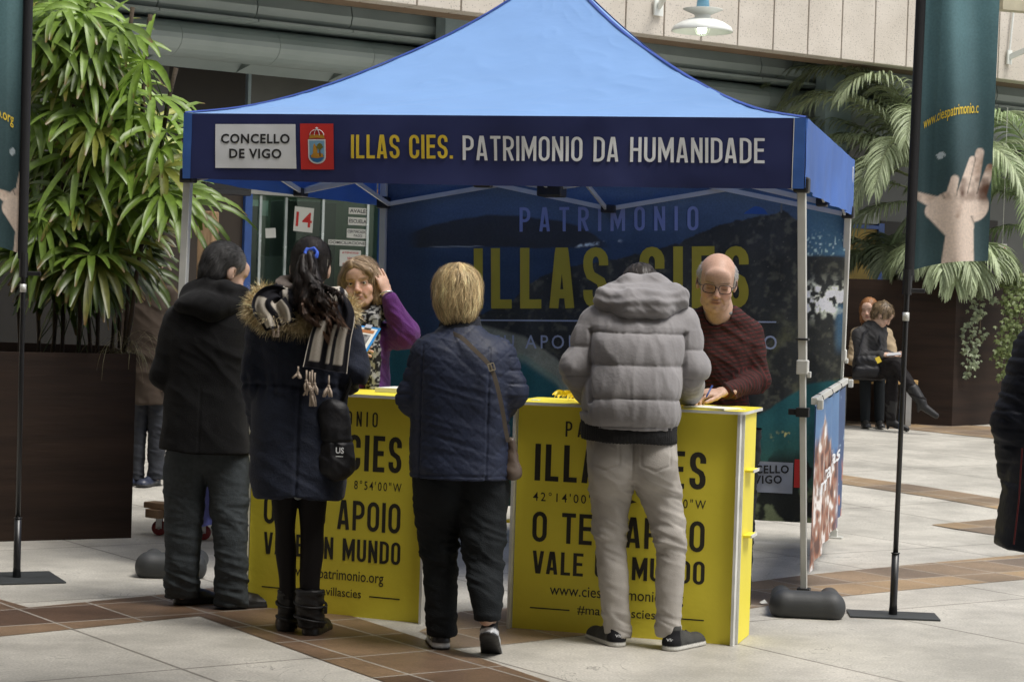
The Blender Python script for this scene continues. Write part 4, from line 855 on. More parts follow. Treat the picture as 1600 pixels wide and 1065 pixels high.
# ======================= FIGURE BUILDING =======================
from mathutils.kdtree import KDTree
def rotm(yaw, pitch=0, roll=0):
    """columns: right, forward, up. yaw 0 looks along +Y; positive pitch looks down; positive roll tips the crown to the right"""
    return np.array(Matrix.Rotation(yaw, 3, 'Z') @ Matrix.Rotation(-pitch, 3, 'X') @ Matrix.Rotation(roll, 3, 'Y'))
def sec(py, xl, xr, Y, b, dy=0):
    p = at((xl+xr)/2, py, Y+dy); return (p[2], p[0], Y+dy, (xr-xl)/2*(Y+dy)/FPX, b)
def bnd(xl, yt, xr, yb, Y, d0, d1):
    a, b = at(xl, yb, Y), at(xr, yt, Y); return np.array([a[0]-.03, Y-d0, max(min(a[2], b[2])-.05, -.02)]), np.array([b[0]+.03, Y+d1, b[2]+.04])
SKIN = np.array([.50, .335, .255])
class Head:
    def __init__(s, c, yaw, pitch=0, roll=0, sc=1.03, skin=SKIN, fem=False, brow=(.10, .07, .05), old=.0):
        s.c = np.array(c, float); s.R = rotm(yaw, pitch, roll); s.k = sc; s.skin = np.array(skin); s.fem = fem; s.brow = np.array(brow); s.old = old
    def w(s, x, y, z): return s.c+s.R@(np.array([x, y, z])*s.k)
    def loc(s, P): return (P-s.c)@s.R/s.k
    def add(s, f, neck=None, nr=.056, detail=True):
        k = s.k; E = lambda c, r, kk=.02, sub=False: f.ell(s.w(*c), np.array(r)*k, s.R, kk*k, sub)
        Cn = lambda a, b, ra, rb, kk=.01, sub=False: f.cone(s.w(*a), s.w(*b), ra*k, rb*k, kk*k, sub=sub)
        E((0, -.012, .032), (.0785, .096, .088)); E((0, .028, -.035), (.060, .062, .074), .03); E((0, .040, -.075), (.040, .046, .036), .025)
        if not s.fem: Cn((-.034, .036, -.074), (.034, .036, -.074), .022, .022, .025)
        if neck is not None: f.cone(s.w(0, -.02, -.05), neck, nr*k, nr*1.12*k, .02)
        for g in (-1, 1):
            E((.0775*g, -.008, -.006), (.011, .020, .033), .006)
        if not detail: return
        Cn((0, .078, -.094), (0, .074, -.098), .014, .014, .02); E((0, .078, .045), (.05, .02, .035), .03)
        for g in (-1, 1):
            Cn((.014*g, .088, .024), (.045*g, .076, .026), .008, .007, .012); E((.031*g, .096, .004), (.017, .012, .011), .010, True)
            E((.031*g, .0745, .0050), (.0165, .0125, .0115), .004); Cn((.021*g, .0845, .0085), (.041*g, .0815, .0080), .0035, .003, .003); Cn((.021*g, .0835, -.0030), (.041*g, .0800, -.0015), .0035, .003, .003); E((.043*g, .066, -.030), (.022, .020, .022), .02); E((.030*g, .074, -.052), (.016, .018, .02), .015)
            E((.0115*g, .100, -.034), (.0075, .009, .0075), .006); Cn((.047*g, .055, -.07), (.03*g, .072, -.088), .012, .012, .02)
            E((.0800*g, .001, -.002), (.005, .009, .016), .004, True)
        Cn((0, .089, .012), (0, .104, -.026), .0075, .0115, .010); E((0, .105, -.031), (.010, .010, .009), .006)
        Cn((-.019, .0855, -.058), (.019, .0855, -.058), .0055, .0055, .005); Cn((-.010, .0905, -.0565), (.010, .0905, -.0565), .0058, .0058, .005); Cn((-.013, .087, -.067), (.013, .087, -.067), .0075, .0075, .006)
        Cn((-.022, .096, -.0615), (.022, .096, -.0615), .0028, .0028, .003, True)
        Cn((0, .10, -.046), (0, .10, -.040), .003, .003, .004, True)
        if s.old:
            for g in (-1, 1): Cn((.020*g, .100, -.040), (.034*g, .088, -.070), .004, .003, .006, True)
    def colour(s, P, base=None):
        L = s.loc(P); x, y, z = L[:, 0], L[:, 1], L[:, 2]; c = np.tile(s.skin, (len(P), 1)); n = fbm(P*60, 3)
        c = c*(.93+.14*n)[:, None]; fr = sstep(.03, .06, y); ax = np.abs(x)
        c = mixc(c, s.skin*np.array([1.08, .78, .74]), .55*fr*np.exp(-((ax-.042)/.018)**2-((z+.030)/.02)**2)); c = mixc(c, s.skin*np.array([1.05, .74, .70]), .6*fr*np.exp(-(x/.012)**2-((z+.03)/.012)**2))
        c = mixc(c, s.skin*np.array([.8, .62, .60]), .6*fr*np.exp(-((ax-.03)/.02)**2-((z-.002)/.010)**2))
        lip = fr*np.exp(-(x/.021)**4-((z+.0625)/.0095)**4); c = mixc(c, np.array([.40, .13, .11]) if s.fem else s.skin*np.array([.82, .55, .52]), .85*lip); ln = fr*np.exp(-(x/.022)**4-((z+.0615-.02*x*0)/.0028)**2); c = mixc(c, (.09, .03, .025), ln*.9)
        br = fr*np.exp(-((ax-.032)/.017)**4-((z-.0235-.05*(.032-ax)*0)/.0042)**2); c = mixc(c, s.brow, .8*br)
        lash = fr*np.exp(-((ax-.031)/.0145)**4-((z-.0035-.003*np.cos((ax-.031)*110))/.0024)**2); c = mixc(c, (.035, .022, .018), .9*lash)
        nos = fr*np.exp(-((ax-.0075)/.004)**2-((z+.0405)/.003)**2)*(y > .088); c = mixc(c, (.10, .04, .03), nos*.9)
        return c
    def eyes(s):
        mb = MB(); mb.cm = 0
        out = []
        for g in (-1, 1):
            c = s.w(.031*g, .0762, .003); m = MB(); m.lathe(c, [(.001, -.0125*s.k)]+[(.0125*s.k*math.sin(a), -.0125*s.k*math.cos(a)) for a in np.linspace(.3, 2.7, 8)]+[(.001, .0125*s.k)], 12, s.R[:, 1])
            out.append(m)
        return out
def hand(f, w, d, nrm, side, curl=.25, sc=1.0, spread=.08, thumb=.6):
    d = np.array(d, float); d /= np.linalg.norm(d); nrm = np.array(nrm, float); nrm -= d*(nrm@d); nrm /= np.linalg.norm(nrm); lat = np.cross(d, nrm)*side; w = np.array(w, float)
    f.cone(w-d*.03*sc, w+d*.02*sc, .024*sc, .028*sc, .01, nrm, 1.25); f.cone(w+d*.02*sc, w+d*.075*sc, .030*sc, .038*sc, .012, nrm, 2.6)
    f.cone(w+d*.03*sc+lat*.012*sc, w+d*.07*sc-lat*.012*sc, .02*sc, .026*sc, .012, nrm, 1.7)
    cu = curl if hasattr(curl, '__len__') else [curl*q for q in (.8, 1, 1.1, 1.25)]
    for i, (o, L, r) in enumerate(((.030, .070, .0088), (.0105, .078, .0092), (-.010, .072, .0088), (-.029, .058, .0078))):
        p = w+(d*(.082-.004*abs(i-1.2))+lat*o)*sc; a = cu[i]; dd = d+lat*spread*(1.5-i)*.8; dd /= np.linalg.norm(dd); q = p-dd*.02*sc
        for j, fr in enumerate((.44, .31, .25)):
            ang = a*(j+1)*.9; e = dd*math.cos(ang)-nrm*math.sin(ang); t = p+e*L*fr*sc; f.cone(q if j == 0 else p, t, (r-.0007*j)*sc, (r-.0007*(j+1))*sc, .004 if j == 0 else .002); p = t
    p = w+(d*.022+lat*.026)*sc; e = d*math.cos(thumb)+lat*math.sin(thumb)-nrm*.25
    for L, r in ((.042, .0125), (.032, .0105), (.026, .009)):
        t = p+e/np.linalg.norm(e)*L*sc; f.cone(p, t, r*sc, (r-.0015)*sc, .006); p = t; e = e+d*.25
def body(label, Y0, base, f, colf, lab_extra=None, group=None, eyes=None, iris=(.05, .03, .02), relaxn=0):
    V, Q = f.mesh()
    if relaxn: V = relax(V, Q, relaxn, .4)
    me = np_mesh('person', V, Q, colf(V)); o = based('person', me, vmat('skin', .5, .08, 120, .05, .35, .12), base, label, 'person', group, True)
    if eyes:
        bm = bmesh.new(); bm.from_mesh(o.data)
        me2 = o.data; me2.materials.append(mat('eye white', (.55, .52, .48), .2, .02)); me2.materials.append(mat('iris', iris, .1, .02))
        for m in eyes.eyes():
            vs = [bm.verts.new(Vector(v)-Vector(base)) for v in m.v]; R = eyes.R[:, 1]; c = np.mean(np.array(m.v), 0)
            for fa in m.f:
                try: q = bm.faces.new([vs[i] for i in fa])
                except ValueError: continue
                q.smooth = True; cc = np.mean([m.v[i] for i in fa], 0)-c; q.material_index = 2 if (cc@R)/(np.linalg.norm(cc)+1e-9) > .90 else 1
        bm.to_mesh(me2); bm.free()
    return o
def garment(root, name, m, f, disp=None, colf=None, relaxn=1, label=None, smooth=True):
    V, Q = f.mesh()
    if relaxn: V = relax(V, Q, relaxn, .5)
    C0 = colf(V, vnormals(V, Q)) if colf else None
    if disp is not None:
        N = vnormals(V, Q); V = V+N*disp(V, N)[:, None]
    o = link(name, np_mesh(name, V, Q, C0), m, root, smooth)
    if label: o['label'] = label
    return o
def folds(P, amp, fx=6, fz=18, slant=0.0, seed=0, sharp=1.6):
    q = np.stack([P[:, 0]*fx+seed, P[:, 1]*fx, P[:, 2]*fz+P[:, 0]*slant], 1); w = (fbm(q*.6+3, 2)-.5)*1.6; r = 1-np.abs(2*vnoise(q+w[:, None])-1); r2 = 1-np.abs(2*vnoise(q*1.9+w[:, None]+9)-1)
    r3 = 1-np.abs(2*vnoise(q*np.array([2.2, 2.2, 3.1])+w[:, None]*1.5+19)-1); return amp*1.15*((r**sharp-.4)+.5*(r2**sharp-.4)+.3*(r3**sharp-.4))
def shoe(root, heel, yaw, L=.27, w=.043, name='shoe', upper=(.015, .015, .015), sole=(.02, .02, .02), pitch=0.0, ht=.10, soleh=.022, m=None, toe=None, hgt=.055):
    """heel: ground point under the heel; pitch lifts the heel (turning about the toe)"""
    R = rotm(yaw, pitch); heel = np.array(heel, float); G = lambda x, y, z: heel+R@np.array([x, y, z])
    P = [G(x, y, z) for x in (-.08, .08) for y in (-.06, L+.06) for z in (-.03, ht+.06)]; f = SDF(np.min(P, 0), np.max(P, 0), .0055)
    u = R[:, 2]; r = w*.86
    f.cone(G(0, r, .03), G(-.0, L*.45, .032), r, r*.96, .01, u, 1.15); f.cone(G(0, L*.45, .028), G(.004, L-w*.95, .018), w*.92, w*.95, .02, u, 1.9 if hgt < .06 else 1.6)
    f.cone(G(0, r+.004, .04), G(0, r+.012, ht), r*.92, r*.86, .015); f.cone(G(0, L*.35, .052), G(0, L*.62, .036), r*.7, r*.7, .02)
    f.cone(G(0, r, .008), G(.003, L-w*.93, .008), r*1.05, w*1.04, .006)
    f.cut(G(0, 0, .001), -u)
    def cf(V, N):
        h = (V-heel)@R[:, 2]; c = np.tile(np.array(upper, float), (len(V), 1)); c = c*(.8+.4*vnoise(V*40))[:, None]; c[h < soleh] = sole
        if toe is not None: c = toe(c, (V-heel)@R)
        return c
    def dp(V, N):
        h = (V-heel)@R[:, 2]; return np.where(np.abs(h-soleh) < .004, -.0015, 0)+.0012*(vnoise(V*70)-.5)
    return garment(root, name, m or vmat('shoe leather', .42, .15, 60, .1, .5), f, dp, cf, 1)
def strands(surfV, surfN, flow, roots, nstep, step, w, colf, lift=.004, seed=0, jit=.25, stand=False):
    """thin ribbons that follow a surface; returns V,Q,col"""
    r_ = np.random.default_rng(seed); kd = KDTree(len(surfV))
    for i, v in enumerate(surfV): kd.insert(Vector(v), i)
    kd.balance(); V = []; Q = []; Cc = []
    for i in r_.choice(len(surfV), roots, replace=len(surfV) < roots):
        p = surfV[i].copy(); n = surfN[i]; col = colf(p)*(.5+1.3*r_.random()**1.5); L = nstep*(.6+.6*r_.random()); base = len(V); k = 0; jd = (r_.random(3)-.5)*jit; lf = lift*(.4+r_.random())
        ww = w*(.6+.8*r_.random()); d = flow(p, n); m = max(2, int(L))
        for j in range(m+1):
            side = np.cross(n, d); side /= np.linalg.norm(side)+1e-9; wj = ww*(1-.75*j/m); c = p+n*lf*(.3+j/m)
            V += [c-side*wj/2, c+side*wj/2]; Cc += [col, col]
            d = flow(p, n)+jd; d = d if stand else d-n*(d@n)*.8; d = d/(np.linalg.norm(d)+1e-9); p = p+d*step
            co, ii, ds = kd.find(Vector(p)); n = surfN[ii]
            if ds < .02 and not stand: p = p*.4+np.array(co)*.6
        for j in range(m): Q.append((base+2*j, base+2*j+1, base+2*j+3, base+2*j+2))
    return np.array(V), np.array(Q), np.array(Cc)
def hair(root, f, H, col, flow, n=900, nstep=6, step=.013, w=.003, lift=.004, seed=1, disp=None, jit=.25, name='hair', tips=None, mask=None, rough=.42, maxz=None):
    V, Q = f.mesh(); V = relax(V, Q, 1, .5); N = vnormals(V, Q); n0 = V*1
    q = V@H.R/1.0; a = .0040*(vnoise(np.stack([q[:, 0]*120, q[:, 1]*120, q[:, 2]*20], 1))-.5)*2
    if disp is not None: a = a+disp(V, N)
    V = V+N*a[:, None]; base = np.array(col, float)
    def cf(p): 
        c = base
        return tips(p, c) if tips else c
    C0 = np.array([cf(p) for p in V])*(.45+1.1*vnoise(np.stack([q[:, 0]*130, q[:, 1]*130, q[:, 2]*14], 1)))[:, None] if tips else base[None]*(.45+1.1*vnoise(np.stack([q[:, 0]*130, q[:, 1]*130, q[:, 2]*14], 1)))[:, None]
    sv, sn = (V, N) if mask is None else (V[mask(V)], N[mask(V)])
    V2, Q2, C2 = strands(sv, sn, flow, n, nstep, step, w, cf, lift, seed, jit)
    o = link(name, np_mesh(name, np.concatenate([V, V2]), np.concatenate([Q, Q2+len(V)]), np.concatenate([C0, C2])), vmat('hair %.2f' % rough, rough, .12, 260, .0, .35), root, True); return o
def add_skeleton(f, J, r=1.0):
    """bare torso, legs and arms well inside the clothes; J: dict of joints"""
    hl, hr, kl, kr, al, ar = [np.array(J[k], float) for k in ('hl', 'hr', 'kl', 'kr', 'al', 'ar')]; ch, nk = np.array(J['chest']), np.array(J['neck'])
    pel = (hl+hr)/2; f.cone(pel, ch, .085*r, .095*r, .03, (0, 1, 0), 1.25); f.cone(ch, nk, .08*r, .05*r, .03)
    for a, b, c in ((hl, kl, al), (hr, kr, ar)): f.cone(pel, a, .07*r, .07*r, .02); f.cone(a, b, .062*r, .045*r, .02); f.cone(b, c, .043*r, .032*r, .02)
    for s_ in 'lr':
        S, E_, W = [np.array(J[k+s_]) for k in ('s', 'e', 'w')]; f.cone(ch+(nk-ch)*.6, S, .05*r, .042*r, .02); f.cone(S, E_, .040*r, .033*r, .01); f.cone(E_, W, .032*r, .024*r, .01)
M_coat = lambda n, c, r=.85, **k: mat(n, c, r, **k)
# ======================= PEOPLE =======================
UPV = np.array([0, 0, 1.]); AWAY = np.array([0, 1., 0]); 
def dn(H, x=0, y=0): 
    def fl(p, n): return np.array([x, y, -1.0])
    return fl
# ---------- man in the black hooded coat (left) ----------
Y = 9.55
def man_black():
    J = dict(hl=at(292, 725, Y), hr=at(345, 725, Y), kl=at(287, 830, Y-.02), kr=at(357, 830, Y-.05), al=at(285, 925, Y), ar=at(360, 935, Y-.07), chest=at(328, 540, Y+.02), neck=at(340, 470, Y+.03),
             sl=at(276, 500, Y), el=at(262, 590, Y-.02), wl=at(285, 612, Y+.25), sr=at(384, 500, Y), er=at(388, 592, Y), wr=at(400, 612, Y+.25))
    H = Head(at(350, 426, Y+.06), math.radians(-52), math.radians(24), 0, 1.06, SKIN*.85, brow=(.04, .035, .03))
    f = SDF(*bnd(225, 380, 430, 960, Y, .3, .45), .0055); add_skeleton(f, J); H.add(f, J['neck'])
    for k, s_ in (('l', -1), ('r', 1)): hand(f, J['w'+k], (.1*-s_, 1, -.1), (0, 0, 1), -s_, .5)
    base = ground(325, 945); base[1] = Y; base[2] = 0; o = body('man seen from behind in black hooded coat and grey trousers, leftmost at the counters', Y, base, f, H.colour)
    # coat
    f = SDF(*bnd(222, 440, 415, 735, Y, .3, .42), .0065)
    f.stack([sec(460, 302, 376, Y, .075, .02), sec(474, 288, 385, Y, .10, .01), sec(490, 272, 392, Y, .125), sec(520, 264, 395, Y, .15), sec(570, 262, 392, Y, .155), sec(620, 259, 388, Y, .155), sec(665, 255, 388, Y, .165), sec(706, 249, 391, Y, .175)], .03, 2.5)
    f.cone(at(282, 500, Y), at(258, 583, Y-.01), .075, .064, .04); f.cone(at(258, 583, Y-.01), at(285, 618, Y+.24), .062, .05, .03)
    f.cone(at(378, 502, Y), at(383, 588, Y), .072, .062, .04); f.cone(at(383, 588, Y), at(398, 614, Y+.24), .06, .05, .03)
    f.cut(at(320, 707, Y), (-.10, 0, -1)); 
    def d(V, N): 
        a = folds(V, .007, 5, 7, 3, 2)*sstep(-.1, .15, V[:, 2]-.7); return a+.0025*(vnoise(V*22)-.5)-.004*np.exp(-((V[:, 0]-(J['chest'][0]-.012))/.004)**2)*(N[:, 1] < -.3)*(V[:, 2] < 1.0)
    garment(o, 'coat', mat('black wool', (.0085, .0085, .009), .95, .2, 40, bump=.35, bscale=300, spec=.12, sheen=.06), f, d)
    # hood lying on the back and its collar
    f = SDF(*bnd(265, 425, 405, 525, Y-.05, .25, .3), .0055)
    f.ell(at(326, 478, Y-.07), (.155, .10, .068), None, .04); f.cone(at(298, 468, Y+.0), at(330, 484, Y-.13), .055, .05, .03, (0, 1, 0), 1.2); f.cone(at(330, 484, Y-.13), at(378, 462, Y-.03), .048, .042, .03, (0, 1, 0), 1.2)
    f.cone(at(300, 455, Y+.02), at(352, 452, Y-.07), .042, .04, .03); f.cone(at(352, 452, Y-.07), at(380, 462, Y+.04), .036, .034, .03); f.cone(at(326, 440, Y-.02), at(306, 455, Y+.04), .03, .035, .03)
    garment(o, 'hood', mat('black wool', (.0085, .0085, .009)), f, lambda V, N: folds(V, .005, 9, 9, 4, 5))
    f = SDF(*bnd(300, 425, 400, 480, Y, .15, .2), .005); f.cone(at(322, 446, Y-.03), at(362, 455, Y-.04), .022, .022, .015); f.cone(at(362, 455, Y-.04), at(384, 464, Y+.06), .02, .018, .01)
    garment(o, 'collar', mat('charcoal knit', (.03, .03, .032), .9, bump=.4, bscale=200), f)
    # trousers
    f = SDF(*bnd(240, 690, 400, 955, Y, .2, .2), .006)
    f.stack([sec(933, 259, 310, Y+.01, .062, .0), sec(915, 258, 311, Y, .068), sec(880, 259, 310, Y, .075), sec(830, 258, 315, Y, .08), sec(780, 256, 320, Y, .09), sec(735, 256, 326, Y, .11), sec(695, 262, 332, Y, .12)], .02, 2.3)
    f.ell(at(323, 712, Y), (.12, .11, .09), None, .03)
    f.stack([sec(943, 336, 387, Y-.05, .062), sec(920, 337, 386, Y-.05, .068), sec(880, 337, 386, Y-.05, .075), sec(830, 333, 386, Y-.04, .08), sec(780, 328, 388, Y-.02, .09), sec(735, 322, 390, Y, .11), sec(695, 318, 386, Y, .12)], .02, 2.3)
    def d(V, N):
        zz = V[:, 2]; return folds(V, .010, 7, 22, 5, 11)*(sstep(.35, .05, zz)+.55*np.exp(-((zz-.42)/.1)**2)+.25)+.001*(vnoise(V*60)-.5)
    garment(o, 'trousers', mat('grey corduroy', (.055, .064, .070), .9, .12, 60, bump=.3, bscale=260, spec=.15), f, d)
    shoe(o, np.array([*at(272, 945, Y+.02)[:2], 0]), math.radians(-60), .255, .043, upper=(.008, .007, .007)); shoe(o, np.array([*at(350, 955, Y-.07)[:2], 0]), math.radians(-56), .255, .043, upper=(.008, .007, .007))
    # hair: short, dark grey, greying at the temple
    f = SDF(H.c-.17, H.c+.17, .0045); f.ell(H.w(0, -.018, .040), np.array([.083, .101, .092])*H.k, H.R, .01); f.ell(H.w(0, -.052, -.02), np.array([.070, .060, .072])*H.k, H.R, .03)
    f.ell(H.w(0, .09, -.045), np.array([.10, .100, .088])*H.k, H.R, .012, True); f.cone(H.w(-.12, .016, -.05), H.w(.12, .016, -.05), .032, .032, .012, sub=True); f.ell(H.w(.085, .0, -.01), np.array([.012, .03, .045])*H.k, H.R, .01, True)
    def fl(p, n): L = H.loc(p[None])[0]; return H.R@np.array([0, -.5 if L[2] > .02 else -.2, -.9+.0*L[2]])+ (H.R@np.array([0, -1.0, 0]))*max(0, L[2]*8)
    hair(o, f, H, (.030, .029, .029), fl, 5500, 4, .010, .0014, .005, 3, rough=.65, jit=.4, disp=lambda V, N: .007*(vnoise(np.stack([V[:, 0]*45, V[:, 1]*45, V[:, 2]*30], 1))-.5), tips=lambda p, c: c*(1.15+3.0*float(np.clip((H.loc(p[None])[0][1]+.01)/.05, 0, 1))))
man_black()

# ---------- girl with the ponytail, parka, fur hood and striped scarf ----------
def girl():
    Y = 8.9; g = at(470, 990, Y)
    J = dict(hl=at(448, 700, Y), hr=at(486, 700, Y), kl=at(446, 830, Y), kr=at(488, 830, Y), al=at(450, 960, Y+.03), ar=at(484, 965, Y-.04), chest=at(472, 540, Y+.03), neck=at(484, 462, Y+.02),
             sl=at(415, 510, Y+.02), el=at(402, 600, Y-.02), wl=at(405, 665, Y+.22), sr=at(538, 505, Y+.02), er=at(558, 585, Y-.02), wr=at(545, 602, Y+.24))
    H = Head(at(485, 420, Y+.07), math.radians(0), math.radians(14), math.radians(3), 1.0, SKIN*.9, True)
    f = SDF(*bnd(375, 370, 590, 1000, Y, .3, .48), .0055); add_skeleton(f, J, .82); H.add(f, J['neck'], .047, detail=False)
    for k, s_ in (('l', -1), ('r', 1)): hand(f, J['w'+k], (.1*-s_, 1, 0), (0, 0, 1), -s_, .4, .9)
    base = np.array([g[0], Y, 0]); o = body('young woman with dark ponytail in navy parka with striped scarf, seen from behind', Y, base, f, H.colour)
    M_parka = mat('midnight parka cotton', (.012, .016, .030), .8, .18, 30, bump=.25, bscale=120, spec=.25, sheen=.05)
    f = SDF(*bnd(370, 440, 600, 800, Y, .3, .42), .0065)
    f.stack([sec(472, 440, 525, Y, .08), sec(490, 412, 545, Y, .12), sec(530, 402, 556, Y, .14), sec(570, 402, 552, Y, .14), sec(602, 398, 545, Y, .13), sec(650, 394, 541, Y, .15), sec(700, 392, 540, Y, .165), sec(750, 392, 539, Y, .175), sec(778, 398, 535, Y, .18)], .03, 2.4)
    f.cone(at(412, 505, Y), at(398, 595, Y-.02), .068, .058, .03); f.cone(at(398, 595, Y-.02), at(408, 668, Y+.16), .056, .048, .02)
    f.cone(at(535, 500, Y), at(552, 578, Y-.03), .070, .066, .03); f.cone(at(552, 578, Y-.03), at(545, 600, Y+.22), .064, .05, .03)
    f.cut(at(465, 776, Y), (.0, 0, -1))
    def d(V, N):
        zz = V[:, 2]; zw = at(470, 602, Y)[2]; a = folds(V, .007, 5, 9, 4, 21); a = a-.012*np.exp(-((zz-zw)/.012)**2)+.004*np.sin(V[:, 0]*160)*np.exp(-((zz-zw)/.05)**2)
        q = V[:, 0]-at(470, 700, Y)[0]; a = a-.010*np.exp(-(q/.006)**2)*(N[:, 1] < -.3)*(zz < zw); a = a-.025*np.exp(-(q/.05)**2)*sstep(.75, .58, zz)*(N[:, 2] < 0); return a
    garment(o, 'parka', M_parka, f, d)
    # fur edged hood spread round the shoulders
    f = SDF(*bnd(380, 430, 575, 540, Y, .3, .3), .006)
    ringp = [at(412, 462, Y-.03), at(405, 484, Y-.08), at(425, 500, Y-.12), at(472, 508, Y-.14), at(520, 500, Y-.12), at(545, 488, Y-.06), at(540, 474, Y-.01)]; rg_ = [.038, .046, .040, .034, .032, .030, .026]
    for i in range(6): f.cone(ringp[i], ringp[i+1], rg_[i], rg_[i+1], .02)
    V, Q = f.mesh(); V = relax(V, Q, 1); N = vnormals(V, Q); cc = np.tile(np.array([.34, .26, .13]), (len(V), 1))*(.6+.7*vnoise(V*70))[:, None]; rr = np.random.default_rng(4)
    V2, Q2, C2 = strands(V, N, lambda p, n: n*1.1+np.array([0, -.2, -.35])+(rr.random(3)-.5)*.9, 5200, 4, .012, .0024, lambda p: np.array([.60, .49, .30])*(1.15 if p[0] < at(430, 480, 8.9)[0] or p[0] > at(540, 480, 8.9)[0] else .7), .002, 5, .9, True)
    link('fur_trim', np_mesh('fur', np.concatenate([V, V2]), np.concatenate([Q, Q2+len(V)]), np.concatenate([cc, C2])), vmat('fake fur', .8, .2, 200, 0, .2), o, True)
    f = SDF(*bnd(425, 420, 545, 490, Y, .2, .25), .005)
    for a, b_, r in ((at(440, 447, Y+.02), at(452, 455, Y-.06), .03), (at(452, 455, Y-.06), at(505, 462, Y-.07), .03), (at(438, 440, Y+.06), at(455, 434, Y+.02), .018)): f.cone(a, b_, r, r, .015)
    garment(o, 'sweater_hood', mat('taupe jersey', (.13, .105, .09), .9, bump=.3, bscale=150), f, lambda V, N: folds(V, .006, 14, 26, 10, 8))
    # scarf: a thick tube of cloth round the neck, one tail left, one long tail right
    INK = np.array([.013, .013, .017]); CRM = np.array([.47, .43, .37])
    def tail(pts, wds, nu, nv, bands, thick=.012, fold=.01, name='scarf_tail'):
        pts = catmull([list(p) for p in pts], nv+1); wds = np.interp(np.linspace(0, 1, nv+1), np.linspace(0, 1, len(wds)), wds); V = []; cols = []
        for side in (1, -1):
            for j in range(nv+1):
                t = pts[min(j+1, nv)]-pts[max(j-1, 0)]; t /= np.linalg.norm(t); lat = np.cross(t, (0, 1, 0)); lat /= np.linalg.norm(lat); nn = np.cross(lat, t); nn = nn*np.sign(-nn[1] if abs(nn[1]) > 1e-3 else 1)
                for i in range(nu+1):
                    u = i/nu*2-1; prof = fold*math.sin(u*5.5+j*.12)+fold*.5*math.sin(u*11+1); V.append(pts[j]+lat*u*wds[j]/2+nn*(side*thick*.5*math.sqrt(max(0, 1-abs(u)**4))+prof)); cols.append(bands(u, j/nv))
        V = np.array(V); w = nu+1; n1 = (nv+1)*w; Q = []
        for s_, o_ in ((0, 0), (1, n1)):
            for j in range(nv):
                for i in range(nu): q = [o_+j*w+i, o_+j*w+i+1, o_+(j+1)*w+i+1, o_+(j+1)*w+i]; Q.append(q if s_ else q[::-1])
        for j in range(nv): Q.append([j*w, (j+1)*w, n1+(j+1)*w, n1+j*w]); Q.append([j*w+nu, n1+j*w+nu, n1+(j+1)*w+nu, (j+1)*w+nu])
        for i in range(nu): Q.append([nv*w+i, nv*w+i+1, n1+nv*w+i+1, n1+nv*w+i])
        return V, np.array(Q), np.array(cols)
    def bandL(u, v): return CRM if (.42 < v < .93 and (-.85 < u < -.25 or .12 < u < .72)) else INK
    def bandR(u, v):
        if v < .14 and u > -.3: return CRM
        return CRM if (.60 < v < .93 and (-.78 < u < -.32 or -.02 < u < .14 or .34 < u < .76)) or abs(u) > .97 and v > .5 else INK
    parts = [tail([at(450, 466, Y-.09), at(430, 464, Y-.145), at(421, 475, Y-.17), at(432, 492, Y-.175), at(438, 510, Y-.18)], [.06, .10, .15, .155, .13], 28, 40, bandL),
             tail([at(498, 472, Y-.08), at(518, 470, Y-.14), at(526, 492, Y-.20), at(516, 530, Y-.215), at(508, 578, Y-.21)], [.05, .10, .15, .17, .185], 34, 60, bandR)]
    V = []; Q = []; Cc = []; n0 = 0
    for v, q, c in parts: V.append(v); Q.append(q+n0); Cc.append(c); n0 += len(v)
    link('scarf', np_mesh('scarf', np.concatenate(V), np.concatenate(Q), np.concatenate(Cc)), vmat('scarf wool', .9, .12, 250, .25, .15), o, True)
    f = SDF(*bnd(415, 435, 550, 500, Y, .3, .3), .0055)
    ring = [at(440, 462, Y+.05), at(434, 458, Y-.06), at(455, 470, Y-.14), at(490, 478, Y-.16), at(518, 470, Y-.12), at(527, 464, Y-.02), at(516, 462, Y+.08)]
    for a, b_ in zip(ring[:-1], ring[1:]): f.cone(a, b_, .032, .034, .02)
    def cf(V, N):
        x = project(V)[0]; c = np.tile(INK, (len(V), 1)); m = ((x > 505) & (x < 530)) | ((x > 443) & (x < 450)) | ((x > 536) & (x < 545)); c[m] = CRM; return c
    garment(o, 'scarf_loop', vmat('scarf wool'), f, lambda V, N: folds(V, .009, 16, 14, 30, 4), cf)
    r_ = np.random.default_rng(9)
    def tass(px, py, L, Yt, nn=4):
        mb = MB()
        p = at(px, py, Yt); k = p-np.array([0, 0, L*.5]); mb.tube([p, k], .004, 5); mb.lathe(k, [(.001, -.008), (.008, 0), (.001, .008)], 8)
        for q in range(nn): e = k+np.array([(r_.random()-.5)*.05, (r_.random()-.5)*.02, -L*.5]); mb.tube([k, (k+e)/2+np.array([(r_.random()-.5)*.01, 0, 0]), e], [.004, .006, .004], 5)
        mb.build('tassel', mat('cream wool yarn', (.45, .37, .30), .9), o, True)
    for a in ((479, 578, .085), (484, 580, .10), (488, 578, .15), (492, 582, .09), (514, 586, .09), (466, 572, .05)): tass(*a, Y-.21)
    for a in ((427, 500, .07), (435, 508, .05)): tass(a[0], a[1], a[2], Y-.18, 2)
    # skirt, tights (the bare legs under them), boots
    f = SDF(*bnd(390, 730, 550, 790, Y, .2, .2), .006); f.stack([sec(735, 412, 528, Y, .11), sec(775, 400, 533, Y, .125)], .02, 2.3); f.cut(at(465, 774, Y), (-.09, 0, -1))
    garment(o, 'skirt', mat('grey felt', (.16, .18, .185), .9), f, lambda V, N: .006*np.sin(V[:, 0]*120))
    f = SDF(*bnd(420, 690, 525, 960, Y, .15, .15), .0055)
